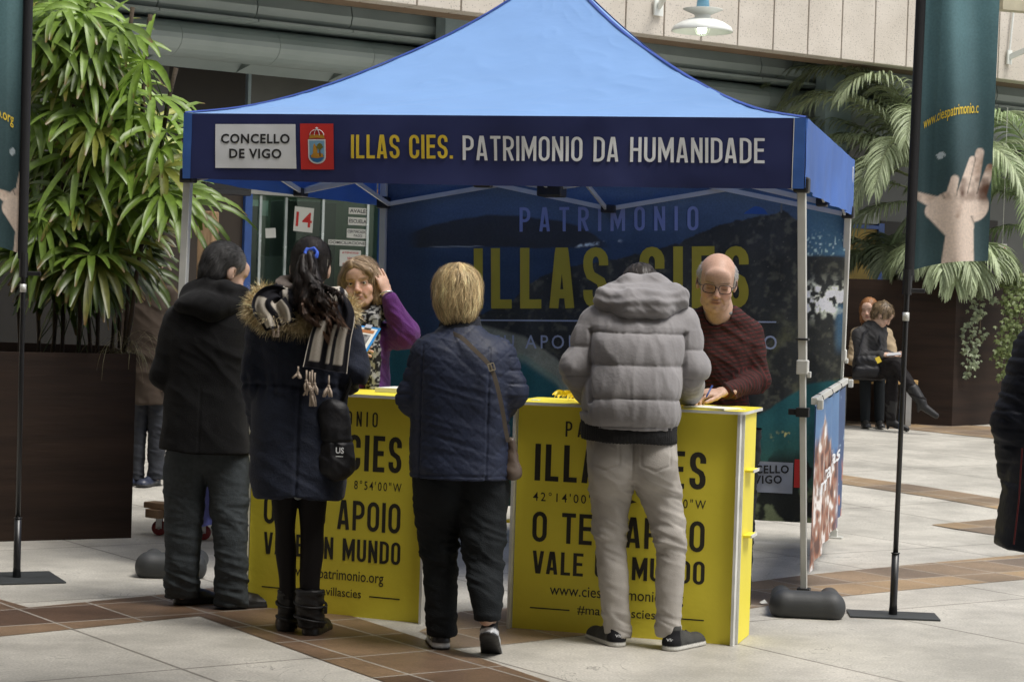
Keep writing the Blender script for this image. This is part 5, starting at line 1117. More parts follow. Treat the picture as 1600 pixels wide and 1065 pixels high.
    f.stack([sec(935, 436, 463, Y+.02, .042), sec(905, 436, 462, Y+.02, .045), sec(860, 430, 463, Y+.01, .055), sec(825, 430, 461, Y, .055), sec(780, 424, 465, Y, .07), sec(700, 420, 470, Y, .08)], .015, 2.1)
    f.stack([sec(935, 470, 500, Y-.03, .042), sec(905, 468, 500, Y-.03, .045), sec(860, 469, 506, Y-.02, .055), sec(825, 469, 506, Y-.01, .056), sec(780, 466, 511, Y, .07), sec(700, 464, 516, Y, .08)], .015, 2.1)
    garment(o, 'tights', mat('black tights', (.0085, .007, .0075), .75, spec=.2), f)
    for (x0, x1, Yb, yw, hx) in ((434, 466, Y+.04, 8, 449), (462, 508, Y-.05, -10, 484)):
        hg = at(hx, 990, Yb); hg = np.array([hg[0], Yb-.05, 0]); b = shoe(o, hg, math.radians(yw), .25, .043, 'boot', (.010, .0095, .010), (.008, .008, .008), 0, .13, .03)
        f = SDF(*bnd(x0-15, 900, x1+20, 985, Yb, .13, .13), .0055); f.stack([sec(978, x0+4, x1-3, Yb, .055), sec(960, x0+3, x1-4, Yb, .052), sec(940, x0+2, x1-3, Yb, .055), sec(921, x0, x1, Yb, .06)], .012, 2.2); f.cut(at(x0, 920, Yb), (0, 0, 1))
        garment(b, 'boot_shaft', mat('black boot leather', (.0095, .009, .0095), .5, bump=.2, bscale=60, spec=.4), f, lambda V, N: folds(V, .009, 9, 30, 12, 3))
        mb = MB()
        for zy in (966, 942):
            c = at((x0+x1)/2, zy, Yb); rr_ = (x1-x0)/2*Yb/FPX+.006; mb.tube([c+np.array([rr_*math.cos(a), .062*math.sin(a), .012*math.sin(a+zy)]) for a in np.linspace(0, 2*math.pi, 17)[:-1]], .006, 6, closed=True)
        c = at(x1+1, 952, Yb-.03); mb.box(c, (.012, .03, .03), bev=.002); mb.build('boot_strap', mat('black boot leather', (.01, .01, .01)), b, True)
    # hair: pulled back to a tie, long ponytail with lighter ends
    f = SDF(H.c-.22, H.c+.2, .005); k = H.k; f.ell(H.w(0, -.014, .036), np.array([.084, .104, .096])*k, H.R, .01); f.ell(H.w(0, -.05, -.02), np.array([.075, .065, .078])*k, H.R, .02)
    f.ell(H.w(0, .105, -.04), np.array([.10, .095, .09])*k, H.R, .012, True); tie = at(487, 398, Y-.055); f.cone(H.w(0, -.07, .06), tie, .05, .03, .03)
    for g_ in (-1, 1): f.ell(H.w(.085*g_, -.0, -.012), np.array([.014, .024, .036])*k, H.R, .008, True)
    def fl(p, n): d = tie-p; return d/np.linalg.norm(d)+(0, 0, .05)
    hb = hair(o, f, H, (.022, .017, .015), fl, 4500, 7, .012, .0016, .006, 5, jit=.3, rough=.5)
    zt_ = tie[2]
    f = SDF(tie-np.array([.14, .16, .36]), tie+np.array([.2, .1, .06]), .005); pt = [tie, at(482, 412, Y-.12), at(484, 440, Y-.15), at(490, 462, Y-.18), at(508, 472, Y-.20), at(522, 492, Y-.215)]; rd = [.013, .026, .036, .032, .018, .005]
    for a, b_, r0, r1 in zip(pt[:-1], pt[1:], rd[:-1], rd[1:]): f.cone(a, b_, r0, r1, .02, (0, 1, 0), 1.25)
    rl = np.random.default_rng(77)
    for q_ in range(26):
        o1 = np.array([rl.normal()*.026, -abs(rl.normal())*.018-.008, rl.normal()*.02]); o2 = np.array([rl.normal()*.034+.008, -abs(rl.normal())*.02-.008, rl.normal()*.035]); rr_ = .006+.006*rl.random(); e_ = 5 if rl.random() < .4 else 4
        A0 = tie; A1 = pt[1]+o1*.7; A2 = pt[2]+o1; A3 = pt[3]+o2; A4 = pt[e_]+o2*1.1
        for a, b_, ra, rb in ((A0, A1, .008, rr_), (A1, A2, rr_, rr_), (A2, A3, rr_, rr_*.8), (A3, A4, rr_*.8, .002)): f.cone(a, b_, ra, rb, .004)
    f.cone(at(474, 440, Y-.15), at(462, 470, Y-.18), .018, .006, .02); f.cone(at(490, 450, Y-.17), at(512, 505, Y-.225), .02, .006, .02)
    def ps(p, c): t = float(np.clip((zt_-.13-p[2])/.12, 0, 1)); return c*(1-t)+np.array([.11, .060, .036])*t
    hair(o, f, H, (.022, .016, .014), lambda p, n: np.array([.12+.9*max(0, (zt_-.16-p[2])*4)+.35*math.sin(p[2]*38+p[0]*50), 0, -1]), 5000, 9, .014, .0018, .012, 6, disp=lambda V, N: .014*(vnoise(np.stack([V[:, 0]*60, V[:, 1]*30, V[:, 2]*9], 1))-.5)*.4, name='ponytail', tips=ps, jit=.55, rough=.5)
    mb = MB()
    for q in range(3): mb.tube([tie+np.array([.026*math.cos(a), -.022+.012*math.sin(a)-.006, .018*math.sin(a)+.004*math.sin(a*5+q)+.004*q]) for a in np.linspace(0, 2*math.pi, 17)[:-1]], .007, 6, closed=True)
    mb.build('hair_tie', mat('blue scrunchie', (.03, .10, .55), .7), o, True)
    mb = MB(); a, b_ = at(512.5, 405, Y-.02), at(511.5, 416, Y-.03); mb.beam(a, b_, .004, .003); mb.build('hair_clip', mat('silver clip', (.6, .6, .6), .2, metal=.9), o)
    # shoulder bag
    c = at(524, 682, Y-.13); bg = empty('shoulder_bag', c-np.array([0, 0, .17]), 'black fabric shoulder bag with white US mark on the parka woman', 'bag')
    MBg = mat('black nylon', (.008, .008, .010), .55, bump=.3, bscale=40, spec=.3)
    f = SDF(*bnd(492, 610, 560, 755, Y-.12, .14, .14), .006); P = [at(x, y, Y-.12) for x, y in ((514, 640), (532, 640), (516, 728), (532, 726))]
    f.cone(P[0], P[2], .035, .052, .03, (0, 1, 0), 1.1); f.cone(P[1], P[3], .035, .052, .03, (0, 1, 0), 1.1); f.cone(P[2], P[3], .052, .05, .02); f.cone(P[0], P[3], .035, .05, .03)
    garment(bg, 'pouch', MBg, f, lambda V, N: folds(V, .009, 9, 8, 6, 31)-.007*np.exp(-((V[:, 2]-c[2]+.02)/.005)**2))
    f = SDF(*bnd(488, 610, 532, 735, Y-.07, .12, .1), .006); f.cone(at(507, 640, Y-.06), at(509, 722, Y-.06), .03, .035, .02); garment(bg, 'side_pocket', MBg, f, lambda V, N: folds(V, .008, 9, 8, 6, 3))
    mb = MB(); mb.tube([at(527, 640, Y-.10), at(548, 598, Y-.09), at(538, 520, Y-.10), at(520, 478, Y-.06)], .008, 6); mb.build('strap', MBg, bg, True)
    V, F = font_text('US', .03); V = fit(V, 0, .034, 0, .026); pp = at(524.5, 708, Y-.196); lettering([(V, F)], lambda x, y, o_: pp+np.array([x, -o_, y]), M_print, 'lettering', bg)
    mb = MB(); mb.box(pp+np.array([.016, -.002, -.012]), (.03, .001, .003)); mb.build('small_print', M_print, bg)
    # small loose mark beside
girl()

# ---------- woman with short blond hair, navy quilted jacket ----------
def blond():
    Y = 8.62
    J = dict(hl=at(690, 760, Y), hr=at(745, 760, Y), kl=at(690, 870, Y+.02), kr=at(752, 870, Y-.05), al=at(688, 980, Y+.02), ar=at(760, 965, Y-.22), chest=at(718, 590, Y), neck=at(718, 515, Y+.03),
             sl=at(668, 560, Y), el=at(640, 630, Y-.02), wl=at(665, 640, Y+.26), sr=at(785, 560, Y), er=at(803, 622, Y-.02), wr=at(780, 635, Y+.26))
    H = Head(at(714, 466, Y+.04), math.radians(4), math.radians(12), 0, 1.02, SKIN, True)
    f = SDF(*bnd(610, 425, 830, 1040, Y, .45, .48), .0055); add_skeleton(f, J); H.add(f, J['neck'], detail=False)
    for k, s_ in (('l', -1), ('r', 1)): hand(f, J['w'+k], (.2*-s_, 1, -.1), (0, 0, 1), -s_, .4, .92)
    base = np.array([at(720, 1000, Y)[0], Y, 0]); o = body('woman with short blond hair in navy quilted jacket, seen from behind', Y, base, f, H.colour)
    f = SDF(*bnd(605, 485, 835, 765, Y, .32, .44), .006)
    f.stack([sec(505, 692, 748, Y+.02, .07), sec(518, 680, 762, Y+.01, .09), sec(532, 655, 785, Y, .115), sec(555, 645, 797, Y, .15), sec(600, 645, 797, Y, .17), sec(650, 642, 797, Y, .17), sec(700, 640, 797, Y, .175), sec(748, 640, 797, Y, .19)], .025, 2.5)
    f.cone(at(668, 555, Y), at(643, 622, Y-.01), .068, .062, .03); f.cone(at(643, 622, Y-.01), at(663, 645, Y+.24), .060, .05, .03)
    f.cone(at(780, 555, Y), at(799, 612, Y-.02), .072, .066, .03); f.cone(at(799, 612, Y-.02), at(784, 640, Y+.24), .064, .052, .03)
    f.cut(at(720, 745, Y), (0, 0, -1))
    cx = at(718, 600, Y)[0]
    def d(V, N):
        x, z = V[:, 0]-cx, V[:, 2]; a = folds(V, .0032, 4, 26, 6, 41)
        inb = sstep(.205, .195, np.abs(x)); u, v = (x*.9+z*1.0)/.075, (x*.9-z*1.0)/.075
        gu = np.abs(((u+.5) % 1)-.5); gv = np.abs(((v+.5) % 1)-.5); q = -.0017*np.exp(-(gu/.07)**2)-.0017*np.exp(-(gv/.07)**2)
        side = sstep(.104, .1, np.abs(np.abs(x)-.0)-.03); sm = -.005*np.exp(-((x-.122)/.003)**2)-.005*np.exp(-((x+.15)/.003)**2)
        rows = -.006*np.exp(-((((z/.055)+.5) % 1-.5)/.08)**2)*(1-inb)
        return a+q*np.where(np.abs(x) < .24, 1, .5)+sm*(z < 1.25)+rows-.006*np.exp(-((z-at(720, 738, Y)[2])/.003)**2)
    garment(o, 'jacket', mat('navy quilted nylon', (.013, .019, .043), .6, .15, 20, bump=.25, bscale=45, spec=.35), f, d)
    f = SDF(*bnd(675, 480, 765, 535, Y, .2, .2), .005); f.stack([sec(520, 684, 754, Y+.02, .095), sec(508, 687, 752, Y+.02, .085), sec(494, 690, 750, Y+.03, .075)], .02, 2.2); f.cut(at(715, 492, Y), (0, 0, 1)); garment(o, 'collar', mat('dark navy cord', (.010, .012, .02), .9, bump=.5, bscale=200), f, lambda V, N: folds(V, .004, 8, 12, 3, 6))
    # trousers
    f = SDF(*bnd(630, 730, 810, 1000, Y-.05, .35, .3), .006)
    f.stack([sec(990, 668, 712, Y+.0, .062), sec(950, 665, 713, Y+.0, .066), sec(900, 662, 714, Y+.01, .07), sec(860, 658, 715, Y+.02, .08), sec(815, 650, 722, Y+.02, .10), sec(775, 645, 730, Y, .13), sec(735, 645, 735, Y, .14)], .02, 2.2)
    f.stack([sec(968, 742, 782, Y-.20, .055), sec(930, 735, 786, Y-.17, .066), sec(890, 727, 786, Y-.11, .07), sec(860, 722, 787, Y-.07, .08), sec(815, 718, 791, Y-.03, .10), sec(775, 710, 796, Y, .13), sec(735, 705, 795, Y, .14)], .02, 2.2)
    garment(o, 'trousers', mat('black denim', (.0095, .012, .014), .8, .15, 30, bump=.3, bscale=200, spec=.2), f, lambda V, N: folds(V, .009, 7, 18, 8, 51)*(.5+np.exp(-((V[:, 2]-.42)/.12)**2)+.6*sstep(.2, .08, V[:, 2])))
    def toe(c, L):
        h, y, x = L[:, 2], L[:, 1], L[:, 0]; c = c.copy(); wv = (h < .032) & (h >= .020); c[wv] = (.55, .56, .57); st = (np.abs((y-.085)-(h-.03)*.7) < .008) & (h > .035) & (h < .075); c[st] = (.55, .56, .57); bk = (y < .02) & (h > .07) & (h < .088); c[bk] = (.5, .5, .5); c[h < .012] = (.02, .02, .02); return c
    hl = at(692, 1004, Y-.0); shoe(o, np.array([hl[0], Y-.07, 0]), math.radians(10), .25, .043, 'trainer', (.012, .012, .014), (.42, .44, .46), 0, .10, .026, toe=toe)
    hr = at(762, 1022, 8.36); Lh = .25; pt = math.radians(34); hz = math.sin(pt)*Lh*.72; shoe(o, np.array([hr[0]-.0, 8.37, hz]), math.radians(-4), Lh, .043, 'trainer', (.012, .012, .014), (.42, .44, .46), pt, .10, .026, toe=toe)
    f = SDF(*bnd(735, 950, 790, 990, 8.42, .1, .1), .005); f.cone(at(764, 978, 8.43), at(763, 955, 8.44), .030, .034, .01); garment(o, 'ankle', vmat('skin'), f, None, lambda V, N: np.tile(SKIN*.8, (len(V), 1)))
    # hair
    f = SDF(H.c-.2, H.c+.2, .0045); k = H.k; f.ell(H.w(0, -.022, .040), np.array([.096, .108, .098])*k, H.R, .01); f.ell(H.w(0, -.045, -.03), np.array([.092, .070, .072])*k, H.R, .04); f.cone(H.w(-.04, -.055, -.075), H.w(.04, -.055, -.075), .028, .028, .03)
    f.ell(H.w(0, .12, -.05), np.array([.085, .10, .10])*k, H.R, .01, True)
    ck = H.w(0, -.05, .10)
    def fl(p, n): L = H.loc(p[None])[0]; rad = np.array([L[0], L[1]+.04, 0]); rad /= np.linalg.norm(rad)+1e-6; t = np.clip((L[2]-.02)/.09, 0, 1); return H.R@(rad*t*1.2+np.array([.25*math.sin(L[0]*60), 0, -1.0+.3*t])+np.array([-L[0]*3, 0, 0])*(L[2] < -.05))
    hair(o, f, H, (.74, .56, .30), fl, 7000, 6, .012, .0019, .008, 8, disp=lambda V, N: .007*(vnoise(np.stack([V[:, 0]*45, V[:, 1]*45, V[:, 2]*13], 1))-.5), jit=.8, tips=lambda p, c: c*(.50+.75*float(vnoise((p*np.array([70, 70, 14]))[None])[0]))*(1 if H.loc(p[None])[0][2] > -.09 else .7), rough=.5)
    # cross-body bag
    bp_ = at(800, 722, Y-.02); bg = empty('handbag', bp_-np.array([0, 0, .1]), 'small brown leather handbag with long strap on the blond woman', 'bag')
    ML = mat('worn brown leather', (.075, .052, .038), .45, bump=.2, bscale=50, col2=(.12, .088, .066))
    f = SDF(*bnd(780, 655, 825, 765, Y-.02, .15, .15), .0055); f.cone(at(798, 690, Y-.05), at(801, 735, Y-.05), .02, .034, .02); f.cone(at(799, 700, Y+.06), at(800, 735, Y+.06), .02, .032, .03); f.cone(at(801, 736, Y-.05), at(800, 736, Y+.06), .032, .03, .02)
    garment(bg, 'pouch', ML, f, lambda V, N: folds(V, .006, 9, 9, 6, 1))
    sp_ = [at(706, 520, Y-.07), at(722, 528, Y-.135), at(740, 545, Y-.165), at(765, 571, Y-.182), at(776, 600, Y-.182), at(785, 640, Y-.165), at(790, 670, Y-.13), at(794, 690, Y-.08)]
    sp_ = catmull([list(p) for p in sp_], 40); mb = MB(); vs = []
    for i, p in enumerate(sp_):
        t = sp_[min(i+1, 39)]-sp_[max(i-1, 0)]; lat = np.cross(t, (0, 1, 0)); lat /= np.linalg.norm(lat); vs += [p-lat*.0085, p+lat*.0085, p+lat*.0085-np.array([0, .004, 0]), p-lat*.0085-np.array([0, .004, 0])]
    mb.add(vs, [(4*i+a, 4*i+(a+1) % 4, 4*i+4+(a+1) % 4, 4*i+4+a) for i in range(39) for a in range(4)]); mb.build('strap', mat('taupe strap', (.15, .125, .10), .55), bg)
    c = at(768, 573, Y-.193); t = sp_[22]-sp_[19]; t /= np.linalg.norm(t); lat = np.cross(t, (0, 1, 0)); mb = MB(); q = [c+lat*a+t*b_ for a, b_ in ((-.012, -.014), (.012, -.014), (.012, .014), (-.012, .014))]
    for i in range(4): mb.beam(q[i], q[(i+1) % 4], .004, .004, up=(0, 1, 0))
    mb.beam((q[0]+q[1])/2, (q[2]+q[3])/2, .003, .003, up=(0, 1, 0)); mb.build('buckle', mat('brass', (.80, .70, .50), .3, metal=.6), bg)
blond()

# ---------- man in the grey puffer jacket ----------
def puffer():
    Y = 8.85
    J = dict(hl=at(960, 720, Y), hr=at(1020, 720, Y), kl=at(955, 830, Y+.0), kr=at(1045, 830, Y-.03), al=at(965, 965, Y+.0), ar=at(1045, 968, Y-.06), chest=at(985, 560, Y+.05), neck=at(995, 480, Y+.14),
             sl=at(925, 520, Y+.07), el=at(900, 590, Y-.0), wl=at(925, 612, Y+.27), sr=at(1065, 520, Y+.07), er=at(1085, 592, Y-.0), wr=at(1078, 612, Y+.27))
    H = Head(at(1000, 461, Y+.20), math.radians(0), math.radians(42), 0, 1.04, SKIN*.9)
    f = SDF(*bnd(870, 420, 1110, 1020, Y, .3, .52), .0055); add_skeleton(f, J); H.add(f, J['neck'], detail=False)
    for k, s_ in (('l', -1), ('r', 1)): hand(f, J['w'+k], (.1*-s_, 1, -.1), (0, 0, 1), -s_, .4)
    base = np.array([at(1000, 1000, Y)[0], Y, 0]); o = body('man bent over the right counter in grey puffer jacket and beige trousers', Y, base, f, H.colour)
    f = SDF(*bnd(865, 460, 1125, 680, Y, .34, .48), .006)
    f.stack([sec(478, 945, 1052, Y+.08, .10), sec(490, 932, 1070, Y+.06, .13), sec(505, 924, 1076, Y+.04, .155), sec(530, 920, 1072, Y+.02, .18), sec(570, 920, 1068, Y, .19), sec(615, 912, 1064, Y-.02, .195), sec(645, 908, 1060, Y-.02, .19), sec(668, 911, 1056, Y-.02, .175)], .03, 2.5)
    f.cone(at(935, 508, Y+.04), at(902, 578, Y-.0), .084, .068, .03); f.cone(at(902, 578, Y-.0), at(920, 612, Y+.25), .068, .056, .03)
    f.cone(at(1062, 508, Y+.04), at(1080, 578, Y-.0), .080, .068, .03); f.cone(at(1080, 578, Y-.0), at(1076, 612, Y+.25), .068, .055, .03)
    zs = [at(985, y, Y)[2] for y in (700, 663, 619, 569, 519, 482, 440)]; zs2 = [at(985, y, Y)[2] for y in (680, 640, 588, 543, 492, 430)]; xl, xr = at(921, 560, Y)[0], at(1068, 560, Y)[0]
    def d(V, N):
        x, z = V[:, 0], V[:, 2]; xc = (xl+xr)/2; zz = z+.010*((x-xc)/.2)**2*sstep(1.2, 1.0, z)*1.0; a = np.zeros(len(V)); arm = sstep(-.005, .01, np.maximum(x-xr+.0, xl-x)-.0)*(z > .98)
        for q, S in ((1-arm, zs), (arm, zs2)):
            for lo, hi in zip(S[1:], S[:-1][:0] or S[:-1]): pass
            b_ = np.zeros(len(V))
            for hi_, lo_ in zip(S[1:], S[:-1]): t = np.clip((zz-lo_)/(hi_-lo_), 0, 1); ins = (zz >= lo_) & (zz < hi_); b_ = np.where(ins, .017*(np.sin(np.pi*t)**.4)-.011, b_)
            a = a+q*b_
        if True: a = np.where(z > zs[4]+.02, .004+0*a, a)
        edge = -.016*np.exp(-(np.minimum(np.abs(x-xl-.0+.02*(z-1.2)), np.abs(x-xr-.0-.02*(z-1.2)))/.006)**2)*(z > 1.02)*(z < 1.33)*(N[:, 1] < .2)
        return a+edge+folds(V, .0055, 13, 4.5, 5, 61)+.0025*(vnoise(V*np.array([55, 55, 20]))-.5)
    garment(o, 'jacket', mat('grey brushed nylon', (.26, .25, .255), .75, .12, 5, bump=.18, bscale=70, spec=.25, sheen=.1), f, d)
    f = SDF(*bnd(900, 645, 1070, 700, Y, .22, .22), .0055); f.stack([sec(694, 909, 1057, Y-.01, .165), sec(675, 907, 1058, Y-.01, .175), sec(655, 909, 1057, Y-.01, .17)], .02, 2.5); f.cut(at(985, 688, Y), (-.02, 0, -1)); f.cut(at(985, 656, Y), (0, 0, 1))
    garment(o, 'waistband', mat('black ribbing', (.010, .010, .011), .9, bump=.5, bscale=300, aniso=(3, 3, .1)), f, lambda V, N: .0015*np.sin(V[:, 0]*700)+folds(V, .005, 5, 10, 0, 7))
    # hood, gathered and thick
    f = SDF(*bnd(915, 425, 1085, 500, Y+.05, .26, .34), .0055)
    ring = [at(938, 484, Y+.06), at(950, 468, Y+.0), at(985, 478, Y-.075), at(1025, 477, Y-.075), at(1055, 466, Y+.0), at(1062, 480, Y+.07)]; rd = [.03, .055, .06, .06, .055, .03]
    for i in range(5): f.cone(ring[i], ring[i+1], rd[i], rd[i+1], .03)
    f.cone(at(960, 458, Y+.08), at(985, 447, Y+.05), .045, .05, .03); f.cone(at(985, 447, Y+.05), at(1022, 447, Y+.05), .05, .05, .03); f.cone(at(1022, 447, Y+.05), at(1045, 459, Y+.08), .05, .045, .03); f.ell(at(1003, 465, Y+.02), (.14, .11, .06), None, .03)
    f.ell(H.w(0, .03, .03), np.array([.085, .11, .10]), H.R, .01, True)
    def dh(V, N): 
        c0 = at(1003, 440, Y+.1); r = np.linalg.norm((V-c0)*np.array([.55, .5, 1.5]), axis=1); w = fbm(V*9, 2)*.05; return .0028*np.sin((r+w*1.6)*120)+folds(V, .0045, 7, 14, 10, 77)
    garment(o, 'hood', mat('grey brushed nylon', (.2, .2, .2)), f, dh)
    f = SDF(*bnd(905, 670, 1085, 1000, Y, .28, .26), .006)
    f.stack([sec(992, 945, 984, Y+.0, .058), sec(960, 941, 983, Y, .06), sec(905, 935, 982, Y, .065), sec(860, 931, 979, Y+.01, .066), sec(820, 927, 981, Y+.02, .075), sec(780, 924, 986, Y+.01, .09), sec(745, 919, 992, Y, .12), sec(680, 916, 1000, Y, .135)], .018, 2.2)
    f.stack([sec(992, 1025, 1064, Y-.06, .058), sec(960, 1025, 1064, Y-.06, .06), sec(905, 1024, 1069, Y-.05, .065), sec(860, 1024, 1071, Y-.04, .066), sec(820, 1014, 1071, Y-.02, .075), sec(780, 1000, 1066, Y, .09), sec(745, 985, 1061, Y, .12), sec(680, 972, 1056, Y, .135)], .018, 2.2)
    f.ell(at(957, 725, Y-.09), (.095, .06, .10), None, .04); f.ell(at(1020, 725, Y-.09), (.095, .06, .10), None, .04)
    zk, za = at(950, 830, Y)[2], at(950, 985, Y)[2]; xm = at(987, 700, Y)[0]
    def dt(V, N):
        z = V[:, 2]; w = .25+1.0*np.exp(-((z-zk)/.09)**2)+1.0*sstep(za+.14, za, z)+.6*np.exp(-((z-at(950, 765, Y)[2])/.04)**2); a = folds(V, .011, 5, 20, 9, 71)*w
        px_, py_ = project(V); bk = N[:, 1] < 0
        for (x0, x1, y0, y1) in ((925, 968, 692, 726), (1002, 1048, 692, 728)):
            e = np.minimum.reduce([np.abs(px_-x0)+np.where((py_ > y0) & (py_ < y1), 0, 9), np.abs(px_-x1)+np.where((py_ > y0) & (py_ < y1), 0, 9), np.abs(py_-y1-(8-np.abs(px_-(x0+x1)/2)*.35))+np.where((px_ > x0) & (px_ < x1), 0, 9)]); a = a-.004*np.exp(-(e/1.3)**2)*bk
        return a-.006*np.exp(-((V[:, 0]-xm)/.004)**2)*bk*(z > at(950, 745, Y)[2])
    garment(o, 'trousers', mat('beige cotton drill', (.38, .355, .325), .8, .1, 12, bump=.2, bscale=250, spec=.2), f, dt)
    def toe(c, L): c = c.copy(); h, y, x = L[:, 2], L[:, 1], L[:, 0]; c[(y < .05) & (h > .02) & (h < .085)] = (.012, .012, .014); return c
    for (hx, Ys, yw) in ((970, Y-.07, 24), (1042, Y-.13, -34)):
        hp = np.array([at(hx, 1000, Ys)[0], Ys, 0]); s_ = shoe(o, hp, math.radians(yw), .28, .046, 'shoe', (.055, .055, .052), (.55, .54, .50), 0, .085, .020, vmat('canvas', .8, .15, 200, .2, .2), toe)
        R = rotm(math.radians(yw)); bk = -R[:, 1]; lat_ = np.cross(bk, UPV)*-1; 
        V, F = font_text('Vfr', .01); V = fit(V, -.014, .014, 0, .012); cdir = bk if abs(yw) < 45 else bk; p0 = hp+R@np.array([-.012 if yw > 0 else .012, -.0, .045]); lt = np.cross(UPV, (0, -1, 0)); nn = np.array([0, -1., 0])
        lettering([(V, F)], lambda x, y, o_: p0+np.array([1, 0, 0])*x*1+UPV*y+nn*(.012+o_), M_print, 'lettering', s_)
        mb = MB(); q = hp+R@np.array([0, .12, .066])
        for a in (0, .02, .04): mb.tube([q+R@np.array([-.022, a-.01, -.008]), q+R@np.array([0, a, .004]), q+R@np.array([.022, a-.01, -.008])], .003, 5)
        mb.build('lace', mat('black lace', (.01, .01, .01), .8), s_, True)
    f = SDF(H.c-.2, H.c+.2, .005); f.ell(H.w(0, -.015, .036), np.array([.083, .102, .096])*H.k, H.R, .01); f.ell(H.w(0, .10, -.05), np.array([.10, .095, .09])*H.k, H.R, .012, True)
    hair(o, f, H, (.028, .022, .018), lambda p, n: np.array([p[0]-H.c[0], -.3, -.4])*1.0, 700, 4, .010, .0024, .004, 12, jit=.6)
puffer()

# ---------- bald man with glasses behind the right counter ----------
def glasses_man():
    Y = 9.58
    J = dict(hl=at(1105, 730, Y), hr=at(1150, 730, Y), kl=at(1105, 850, Y), kr=at(1150, 850, Y), al=np.array([at(1105, 900, Y)[0], Y+.05, .09]), ar=np.array([at(1150, 900, Y)[0], Y+.05, .09]), chest=at(1128, 570, Y), neck=at(1123, 488, Y-.09),
             sl=at(1075, 530, Y-.02), el=at(1068, 600, Y+.02), wl=at(1075, 612, Y-.24), sr=at(1170, 530, Y-.02), er=at(1180, 598, Y-.06), wr=at(1133, 612, Y-.29))
    H = Head(at(1120, 441, Y-.16), math.pi-math.radians(4), math.radians(17), math.radians(-4), 1.06, SKIN*np.array([1.0, .98, .98]), brow=(.16, .12, .10), old=1)
    f = SDF(*bnd(1055, 392, 1198, 925, Y, .46, .2), .0034); add_skeleton(f, J, .9); H.add(f, J['neck'], .058)
    hand(f, J['wr'], (-1, -.25, -.08), (0, -.25, 1), -1, [.35, .45, .5, .55], 1.0, .1, .5); hand(f, J['wl'], (.3, -1, -.1), (0, 0, 1), 1, .4)
    base = np.array([at(1128, 900, Y)[0], Y, 0])
    def cf(V):
        c = H.colour(V); L = H.loc(V); x, y, z = L.T; bald = np.exp(-((z-.11)/.05)**2)*.3; c = mixc(c, SKIN*np.array([1.08, .92, .88]), bald)
        st = sstep(-.03, -.06, z)*sstep(.0, .03, y)*sstep(-.14, -.10, z); c = mixc(c, SKIN*np.array([.78, .72, .72]), st*.15)
        lid = np.exp(-((np.abs(x)-.031)/.016)**4-((z-.006)/.009)**4)*(y > .06); c = mixc(c, SKIN*np.array([.9, .72, .66]), lid*.8); lash = np.exp(-((np.abs(x)-.031)/.0135)**4-((z+.0045)/.0022)**2)*(y > .06); c = mixc(c, (.05, .03, .025), lash*.9)
        for k_ in (.052, .062, .072): c = mixc(c, SKIN*.72, .4*np.exp(-((z-k_-.003*np.sin(x*60))/.0015)**2)*np.exp(-(x/.035)**4)*(y > .05))
        return c
    o = body('bald man with glasses in maroon striped jumper writing behind the right counter', Y, base, f, cf)
    # jumper
    f = SDF(*bnd(1040, 475, 1215, 740, Y, .42, .25), .0055)
    f.stack([sec(477, 1097, 1151, Y-.06, .075), sec(486, 1088, 1162, Y-.05, .09), sec(498, 1072, 1176, Y-.04, .11), sec(516, 1062, 1186, Y-.02, .125), sec(545, 1066, 1176, Y-.02, .14), sec(590, 1072, 1168, Y-.01, .145), sec(640, 1074, 1170, Y, .145), sec(720, 1076, 1168, Y, .14)], .025, 2.4)
    f.cone(at(1170, 525, Y-.03), at(1184, 594, Y-.05), .060, .056, .03); f.cone(at(1184, 594, Y-.05), at(1137, 611, Y-.28), .052, .036, .02); f.cone(at(1076, 525, Y-.03), at(1070, 595, Y), .058, .052, .03); f.cone(at(1070, 595, Y), at(1076, 611, Y-.22), .048, .036, .02)
    f.cone(at(1123, 474, Y-.07), at(1120, 488, Y-.16), .066, .066, .004, sub=True)
    P0 = at(1184, 594, Y-.05); P1 = at(1137, 611, Y-.28); ax_ = (P1-P0)/np.linalg.norm(P1-P0)
    def cj(V, N):
        c = np.tile(np.array([.036, .021, .020]), (len(V), 1))*(.85+.3*vnoise(V*30))[:, None]; x, z = V[:, 0], V[:, 2]; t = (V-P0)@ax_; dist = np.linalg.norm(V-P0-np.outer(np.clip(t, 0, .4), ax_), axis=1); fore = (t > .02) & (dist < .075)
        s_ = np.where(fore, t/.024, (z+.10*(x-base[0])*-1+.012*np.sin(x*9))/.0185); st = np.exp(-((((s_+.5) % 1)-.5)/.11)**2); return mixc(c, (.14, .024, .024), st*.75)
    garment(o, 'jumper', vmat('fine knit wool', .9, .15, 300, .3, .12), f, lambda V, N: folds(V, .008, 7, 14, 12, 81), cj)
    f = SDF(*bnd(1095, 475, 1160, 510, Y-.07, .2, .15), .0045); 
    for a, b_ in zip(*(lambda r: (r[:-1], r[1:]))([at(1123, 489, Y-.085)+np.array([.066*math.cos(a), .06*math.sin(a), .012*math.sin(a)+.01]) for a in np.linspace(0, 2*math.pi, 15)])): f.cone(a, b_, .011, .011, .006)
    garment(o, 'shirt_collar', mat('grey jersey', (.19, .20, .20), .9), f)
    f = SDF(*bnd(1060, 690, 1195, 925, Y, .2, .2), .0075)
    for x in (1105, 1148): f.stack([(.06, at(x, 900, Y)[0], Y+.03, .075, .08), (.5, at(x, 900, Y)[0], Y, .08, .085), (.92, at(x, 900, Y)[0], Y, .10, .13)], .02, 2.2)
    garment(o, 'trousers', mat('black denim', (.01, .01, .01)), f, lambda V, N: folds(V, .008, 7, 18, 8, 5))
    for x in (1105, 1148): shoe(o, np.array([at(x, 900, Y)[0], Y+.09, 0]), math.pi, .27, .045, upper=(.02, .015, .012))
